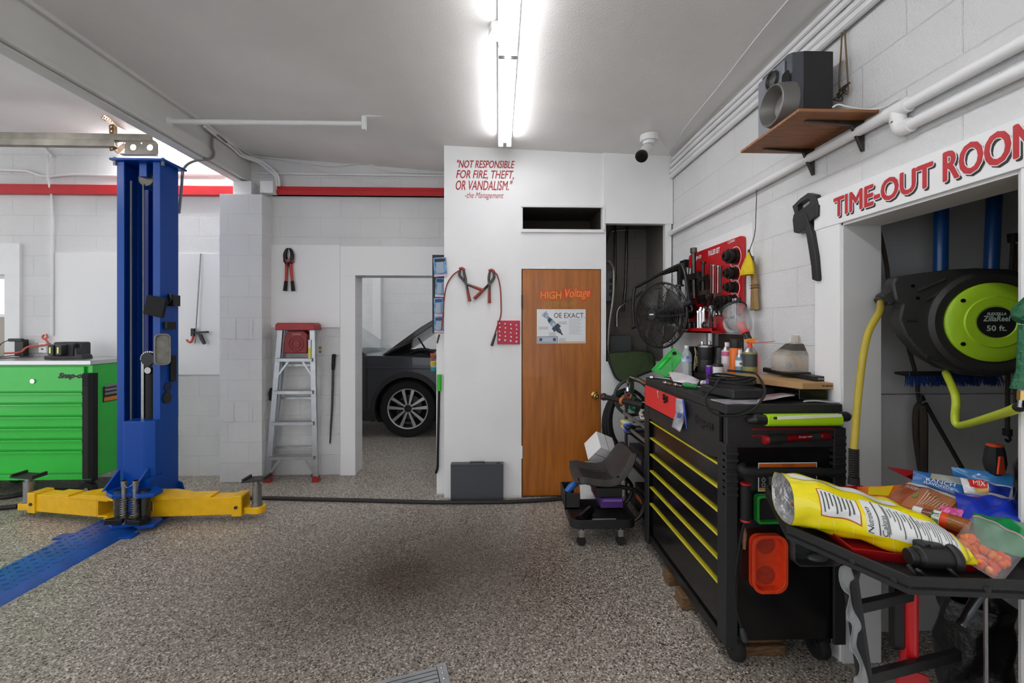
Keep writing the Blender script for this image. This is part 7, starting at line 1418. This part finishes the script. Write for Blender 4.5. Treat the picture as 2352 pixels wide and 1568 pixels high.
# screwdriver standing behind the bags, dark bottles at the right edge
od=thing('screwdriver','orange and black screwdriver handle standing upright behind the snack bags','screwdriver',at(2285,1060,1.52)); P=at(2285,1085,1.52); Q=at(2285,1019,1.52); h=(Q-P).length
zl=P.z-TZ; M=MZ(P); MB().lathe([(.016,-.01),(.026,.012),(.030,h*.35),(.026,h*.75),(.022,h*.92)],M,8).build('grip',BLACKR,od); MB().lathe([(.022,h*.92),(.0225,h*.97),(.018,h),(.001,h)],M,20,False).build('end_cap',mat('orange_red_plastic','cf4a2a',.45),od); MB().prism([(-.013,0),(.013,0),(.006,h*.6),(-.006,h*.6)],MY((P.x-.012,P.y-.026,P.z+.004)),.006).build('orange_inlay',mat('orange_red_plastic'),od); MB().cyl((P.x,P.y,TZ+.004),(P.x,P.y,P.z-.008),.006,n=10).build('shaft',STEEL,od)
bk=thing('black_bottle','black bottle cut by the right edge of the picture behind the snacks','bottle',fl(2356,1120,z0+.02)); M=MZ(at(2362,1110,1.36)-Vector((0,0,.06))); MB().lathe([(.028,0),(.032,.01),(.032,.11),(.02,.14),(.014,.15)],M,24).build('bottle_body',BLACKG,bk); MB().lathe([(.015,.15),(.015,.175),(.001,.177)],M,20).build('cap',BLACKP,bk)
# ---------------------------------------------------------------- in and around the side room
HY_=mat('hose_olive_yellow','a9962c',.5,bump=.1,bs=60); HL=mat('hose_lime','b9c934',.45)
rl=thing('hose_reel','large black and lime green air hose reel hanging in the side room opening','hose reel',at(2272,740,1.76))
c=at(2272,740,1.76); psi=math.radians(17); RM=MF(c,(math.cos(psi),-math.sin(psi),0),(0,0,1))   # z towards viewer
def uz(x,y):
    # intersection of the pixel ray with the reel face plane, in local u,z
    dr=Vector(ray(x,y)); n=RM.col[2].xyz; o=Vector((0,0,CH)); t=(c-o).dot(n)/dr.dot(n); p=RM.inverted()@(o+dr*t); return (p.x,p.y)
RB=mat('reel_black','2a2928',.5,bump=.06,bs=120)
outl=[uz(*p) for p in ((2052,650),(2062,634),(2110,627),(2180,618),(2250,614),(2330,617))]
R0=uz(2272,614)[1]
outl+=[(R0*1.02*math.cos(math.radians(a))+.01,R0*math.sin(math.radians(a))) for a in (60,45,30,15,0,-15,-30,-45,-60,-75,-90)]
outl+=[uz(*p) for p in ((2225,862),(2170,845),(2120,815),(2085,775),(2068,735),(2075,700),(2060,690))]
MB().prism(outl,RM,.075,-.085).build('reel_housing',RB,rl,bev=.012,seg=3)
MB().lathe([(R0*.9,-.18),(R0*.96,-.16),(R0*.97,-.08)],RM,48).build('drum_cover',RB,rl)
ri_=abs(uz(2162,740)[0]); 
MB().lathe([(ri_*1.33,-.012),(ri_*1.33,.012),(ri_*1.22,.024),(ri_*1.05,.02),(ri_*1.0,.012)],RM,48,False).build('housing_ring',RB,rl,bev=.002)
gd=MB().lathe([(ri_,.006),(ri_,.022),(ri_*.93,.03),(ri_*.65,.032),(ri_*.63,.038),(ri_*.42,.038),(ri_*.40,.034),(.001,.034)],RM,48,False).build('green_disc',mat('lime_disc','a8d32a',.4,bump=.03,bs=200),rl)
for a in (140,220,40,320): p=Vector((ri_*.86*math.cos(math.radians(a)),ri_*.86*math.sin(math.radians(a)),.03)); MB().cyl(RM@p,RM@(p+Vector((0,0,.004))),.008,n=12).build('screw',DSTEEL,gd)
MB().cyl(RM@Vector((0,0,.03)),RM@Vector((0,0,.0365)),ri_*.385,n=36).build('badge',BLACKP,gd)
SIL=mat('badge_silver','b9cdb9',.4)
for t_,w,h,yy,sh in (('FLEXZILLA',.06,.010,.028,.2),('ZillaReel',.085,.021,.004,.15),('50 ft.',.062,.021,-.034,0)): MB().text(t_,RM@Matrix.Translation((0,yy,.0368)),w=w,h=h,ext=.0006,shear=sh,align='C',bold=.0006).build('lettering',SIL,gd,flat=True)
rb_=MB()
for (x0,y0,x1,y1) in ((2110,668,2175,640),(2128,690,2190,655),(2085,735,2108,735),(2130,820,2160,826)):
    a=uz(x0,y0);b=uz(x1,y1); rb_=MB().tube([RM@Vector((*a,-.008)),RM@Vector((*b,-.008))],.007,8); rb_.build('rib',RB,rl)
for (x,y) in ((2100,656),(2111,684)): a=uz(x,y); MB().cyl(RM@Vector((*a,-.012)),RM@Vector((*a,-.008)),.007,n=12).build('bolt_hole',BLACKG,rl)
a=uz(2072,672); b=uz(2043,690); MB().bar(RM@Vector((*a,-.06)),RM@Vector((*b,-.06)),.06,.06).build('hose_guide',RB,rl,bev=.01); MB().cyl(RM@Vector((*uz(2050,684),-.06)),RM@Vector((*uz(2036,694),-.06)),.024,n=16).build('guide_roller',mat('dirty_brown','3b3029',.7),rl)
h0=RM@Vector((*uz(2040,692),-.06)); hp=[h0,at(2020,715,1.72),at(1996,760,1.68),at(1982,820,1.655),at(1972,900,1.64),at(1965,980,1.63),at(1961,1035,1.62)]
yh=thing('air_hose','olive yellow air hose hanging in a curve from the reel down past the cart','hose',at(1980,880,1.65)); MB().tube(hp,.0125,12,sub=8).build('hose',HY_,yh)
e0=at(1961,1030,1.62); e1=at(1961,1112,1.615); pr_=[]
for i in range(24): pr_.append((.018 if i%2 else .0145,(e0-e1).length*i/24*.8))
MB().lathe([(.013,0)]+[(r,z) for r,z in pr_],MD(e0,e1-e0),14).build('bend_guard',BLACKR,yh); MB().tube([lrp(e0,e1,.8),e1],[.018,.019],12).build('end_stop',BLACKR,yh)
lh=thing('lead_hose','short lime air hose bending under the reel to the right edge','hose',at(2195,960,1.7)); g0=RM@Vector((*uz(2196,860),-.06)); MB().tube([g0,at(2195,910,1.70),at(2194,955,1.69),at(2197,973,1.68),at(2212,976,1.65),at(2260,963,1.48),at(2310,947,1.33),at(2338,936,1.255)],.0135,12,sub=6).build('hose',HL,lh)
q0=at(2212,979,1.645); q1=at(2318,944,1.31); dv=(q1-q0); MB().text('FLEXZILLA 3/8" ID AIR HOSE 0515',MF(q0+Vector((-.008,-.0118,.0)),dv,(0,0,1)),w=dv.length*.95,h=.009,ext=.0005,bold=.0004).build('lettering',mat('hose_print','5d6414',.5),lh,flat=True)
MB().tube([at(2335,937,1.265),at(2372,925,1.18)],[.0135,.0145],12).build('hose_end',BLACKR,lh)
for k,(x0,x1,yt,lab) in enumerate(((2162,2160,480,'left blue post coming down from the side room ceiling behind the reel'),(2284,2276,445,'right blue post coming down from the side room ceiling behind the reel'))):
    p=at(x0,yt,1.98); q=at(x1,640,1.98); dv=(p-q)/(p.z-q.z); tag(MB().cyl(q,q+dv*(2.95-q.z),.0265,n=20).build('reel_post',mat('post_blue','0e4a8a',.35,coat=.3)),lab,'post')
bs=thing('push_brush','long brush with blue bristles hanging under the reel','brush',at(2180,865,1.97)); A=at(2082,858,1.97); B=at(2290,856,1.97); MB().tube([at(2056,856,1.98),A],[.006,.012],8).build('handle',BLACKP,bs); MB().bar(A,B,.03,.02).build('brush_back',BLACKP,bs,bev=.003)
random.seed(31); m_=MB()
for i in range(420):
    p=lrp(A,B,random.random())+Vector((random.uniform(-.0,.0),random.uniform(-.014,.014),-.005)); e=p+Vector((random.uniform(-.012,.012),random.uniform(-.02,.01),-random.uniform(.03,.055))); m_.tube([p,e],[.0022,.0012],3,caps=False)
o=m_.build('bristles',mat('bristle_blue','173a78',.6),bs,flat=True); o['kind']='stuff'
STR=mat('dirty_strap','3a3228',.8,var=.3,vs=40)
pipe('bungee','dark bungee cord slanting down from the header at the left of the side room',[at(2017,522,2.02),at(2027,560,2.02),at(2037,612,2.03),at(2045,660,2.04),at(2100,845,2.05),at(2108,900,2.05)],.0085,m=STR,sub=3,cat='cord')
hs=thing('hanging_strap','pair of dark straps knotted together hanging on the side room wall','strap',at(2118,960,2.05))
MB().tube([at(2108,902,2.05),at(2113,925,2.04),at(2116,908,2.04),at(2122,918,2.05)],.008,8,sub=4).build('knot',BLACKR,hs); MB().tube([at(2113,925,2.05),at(2104,945,2.05),at(2103,1000,2.05),at(2110,1055,2.05),at(2118,1100,2.05)],[.011,.012,.010,.011],8,sub=4).build('strap',STR,hs); MB().tube([at(2118,930,2.04),at(2121,960,2.04),at(2121,1100,2.04)],[.014,.017,.016],8).build('strap',STR,hs)
pipe('elastic_strap','thin black strap running diagonally down to the right of the knotted straps',[at(2125,925,2.05),at(2150,970,2.04),at(2210,1075,2.0)],.009,m=BLACKR,cat='strap')
hk_=thing('bungee_hook','black bungee cord with a hook hanging at the right of the side room','bungee',at(2316,800,1.95)); MB().tube([at(2327,540,1.97),at(2322,640,1.96),at(2315,860,1.95),at(2314,985,1.95)],.008,8).build('cord',STR,hk_); MB().tube([at(2326,536,1.97),at(2327,556,1.97)],.018,10).build('top_ball',BLACKR,hk_); MB().tube([at(2314,985,1.95),at(2314,1000,1.95)],.016,10).build('clamp',BLACKR,hk_); MB().tube([at(2314,1000,1.95),at(2319,1003,1.95),at(2320,1010,1.95),at(2314,1014,1.95),at(2310,1008,1.95)],.005,8,sub=4).build('hook',BLACKM,hk_)
pipe('side_cord','brown cord hanging at the right edge inside the side room',[at(2333,560,1.99),at(2332,760,1.98),at(2331,930,1.98)],.006,m=mat('brown_wire'),cat='cord')
# green air tool at the right edge on the near jamb
GNB=mat('dark_green_rubber','0d5a37',.4,bump=.6,bs=45)
at_=thing('air_gun','dark green rubber air gun with a brass coupler at the right edge','air gun',at(2350,760,1.2)); MB().lathe([(.016,0),(.03,.016),(.034,.058),(.03,.084),(.016,.092)],MD(at(2338,735,1.2),(1,-.3,1.0)),10).build('gun_body',GNB,at_); MB().tube([at(2354,745,1.2),at(2352,850,1.2),at(2345,895,1.2)],[.013,.015,.022],10).build('gun_grip',GNB,at_); MB().tube([at(2346,897,1.2),at(2345,918,1.2)],[.009,.009],6).build('brass_nut',mat('brass'),at_); MB().tube([at(2345,918,1.2),at(2342,935,1.2)],[.0065,.005],12).build('steel_plug',STEEL,at_)
# dark bag and bars under the tray
kb_=thing('rubbish_bag','black plastic bag hanging under the tray in the side room opening','bag',at(2240,1480,1.62)); 
BG=[(2150,1372,2330,1372),(2140,1420,2332,1420),(2142,1490,2330,1500),(2146,1560,2328,1570),(2150,1640,2325,1650),(2170,1760,2310,1765)]
def rbag(u,v):
    k=min(4,int(v*5)); f=v*5-k; A=[BG[k][i]+(BG[k+1][i]-BG[k][i])*f for i in range(4)]; a=2*math.pi*u; c=at((A[0]+A[2])/2,(A[1]+A[3])/2,1.62); w=(A[2]-A[0])/2000*1.62*.72
    return c+Vector((math.cos(a)*w*.9,math.sin(a)*.10,0))+Vector((.008*math.sin(13*v+5*a),.010*math.sin(9*v+4*a)+.006*math.sin(25*v+2*a),.0))
MB().grid(rbag,40,30,flip=True).build('bag_film',mat('black_bag','161617',.42,bump=.5,bs=25),kb_,ang=60)
c=rbag(0,1); cc=at(2240,1764,1.62); MB().lathe([(.001,-.0),(.07,.0),(.085,.03)],MZ((cc.x,cc.y,max(0.0,cc.z-.03))),20,False).build('bag_bottom',mat('black_bag'),kb_)
br=thing('ratchet_bar','chrome ratchet handle sticking out below the front edge of the tray','ratchet',at(2230,1400,1.3)); A=at(2205,1436,1.30); B=at(2262,1345,1.32); MB().tube([A,lrp(A,B,.08),lrp(A,B,.12),lrp(A,B,.3),B],[.012,.013,.010,.012,.015],12).build('handle',mat('satin_black_chrome','55585b',.25,metal=.9),br)
tag(MB().cyl(at(2264,1345,1.35),at(2266,1720,1.35),.006,n=10).build('steel_rod',STEEL),'thin vertical steel rod below the right side of the tray','rod')
# fluorescent strip fixtures (the visible ones, and unseen ones added for light)
TUBE=mat('fluorescent_tube','fdfdff',.3,emit=14)
def strip(x,y0,L,z,label,grp=None,tm=TUBE,axis='y'):
    t=thing('fluorescent_light',label,'light',(x,y0,z),0 if axis=='y' else -math.pi/2,grp)
    P=parent_world(t)
    def bx(a): return [P@Vector(v) for v in a]
    h=MB().box(-.055,.055,0,L,-.035,0,P).prism([(-.055,-.035),(.055,-.035),(.03,-.06),(-.03,-.06)],P@MF((0,L,0),(1,0,0),(0,0,1)),L); h.build('housing',WHITE2,t)
    for s in (-1,1):
        MB().cyl(P@Vector((s*.034,.015,-.075)),P@Vector((s*.034,L-.015,-.075)),.0165,n=12).build('tube',tm,t)
        for e in (0,L-.014): MB().box(s*.034-.018,s*.034+.018,e,e+.014,-.095,-.03,P).build('tube_socket',WHITE2,t)
    return t
LT=mat('left_bay_tube','fdfdff',.3,emit=28)
xl=.052
s0=strip(xl,2.41,1.2,zc(xl),'lit twin tube strip light on the ceiling, the one ending nearest the red lettering','fluorescent_lights')
s1=strip(xl,1.205,1.2,zc(xl),'nearer lit twin tube strip light on the ceiling, at the top edge of the picture','fluorescent_lights')
G='unseen strip lights added behind the viewpoint'
for yy in (-.2,-1.6,-3.0): strip(xl,yy,1.2,zc(xl),'unseen strip light added farther along the same ceiling row, behind the viewpoint',G)  # unseen lamps added to light the room from behind the camera
strip(-3.75,4.36,1.2,zc(-3.75)+.02,'lit strip light in the left bay, mostly hidden behind the galvanised track bracket','left bay strip lights',tm=LT,axis='x')
for yy in (1.6,-.6): strip(-4.6,yy,1.2,zc(-4.6),'unseen strip light added on the ceiling of the left bay outside the picture','left bay strip lights',LT)  # out of view, added to brighten the left bay
TB=mat('next_bay_fill_tube','fdfdff',.3,emit=16)
for xx in (-3.2,-.4): strip(xx,6.2,2.4,4.0,'unseen strip light added on the ceiling of the bay behind the doorway','unseen next bay strip lights',TB)  # unseen tubes added to light the bay with the car

jbx=py(1140,73,2.3); o=thing('ceiling_box','octagonal white electrical box on the ceiling beside the strip light','electrical box',(jbx.x,2.25,zc(0)))
q=pz(1147,73,zc(0)-.03); MB().lathe([(.05,-.04),(.052,0)],MZ((q.x-.005,q.y,zc(q.x)-.002)),8).build('box_body',WHITE2,o,bev=.002); MB().lathe([(.053,-.046),(.053,-.04)],MZ((q.x-.005,q.y,zc(q.x)-.002)),8).build('cover_plate',mat('dusty_white','b9b8b4',.5),o)
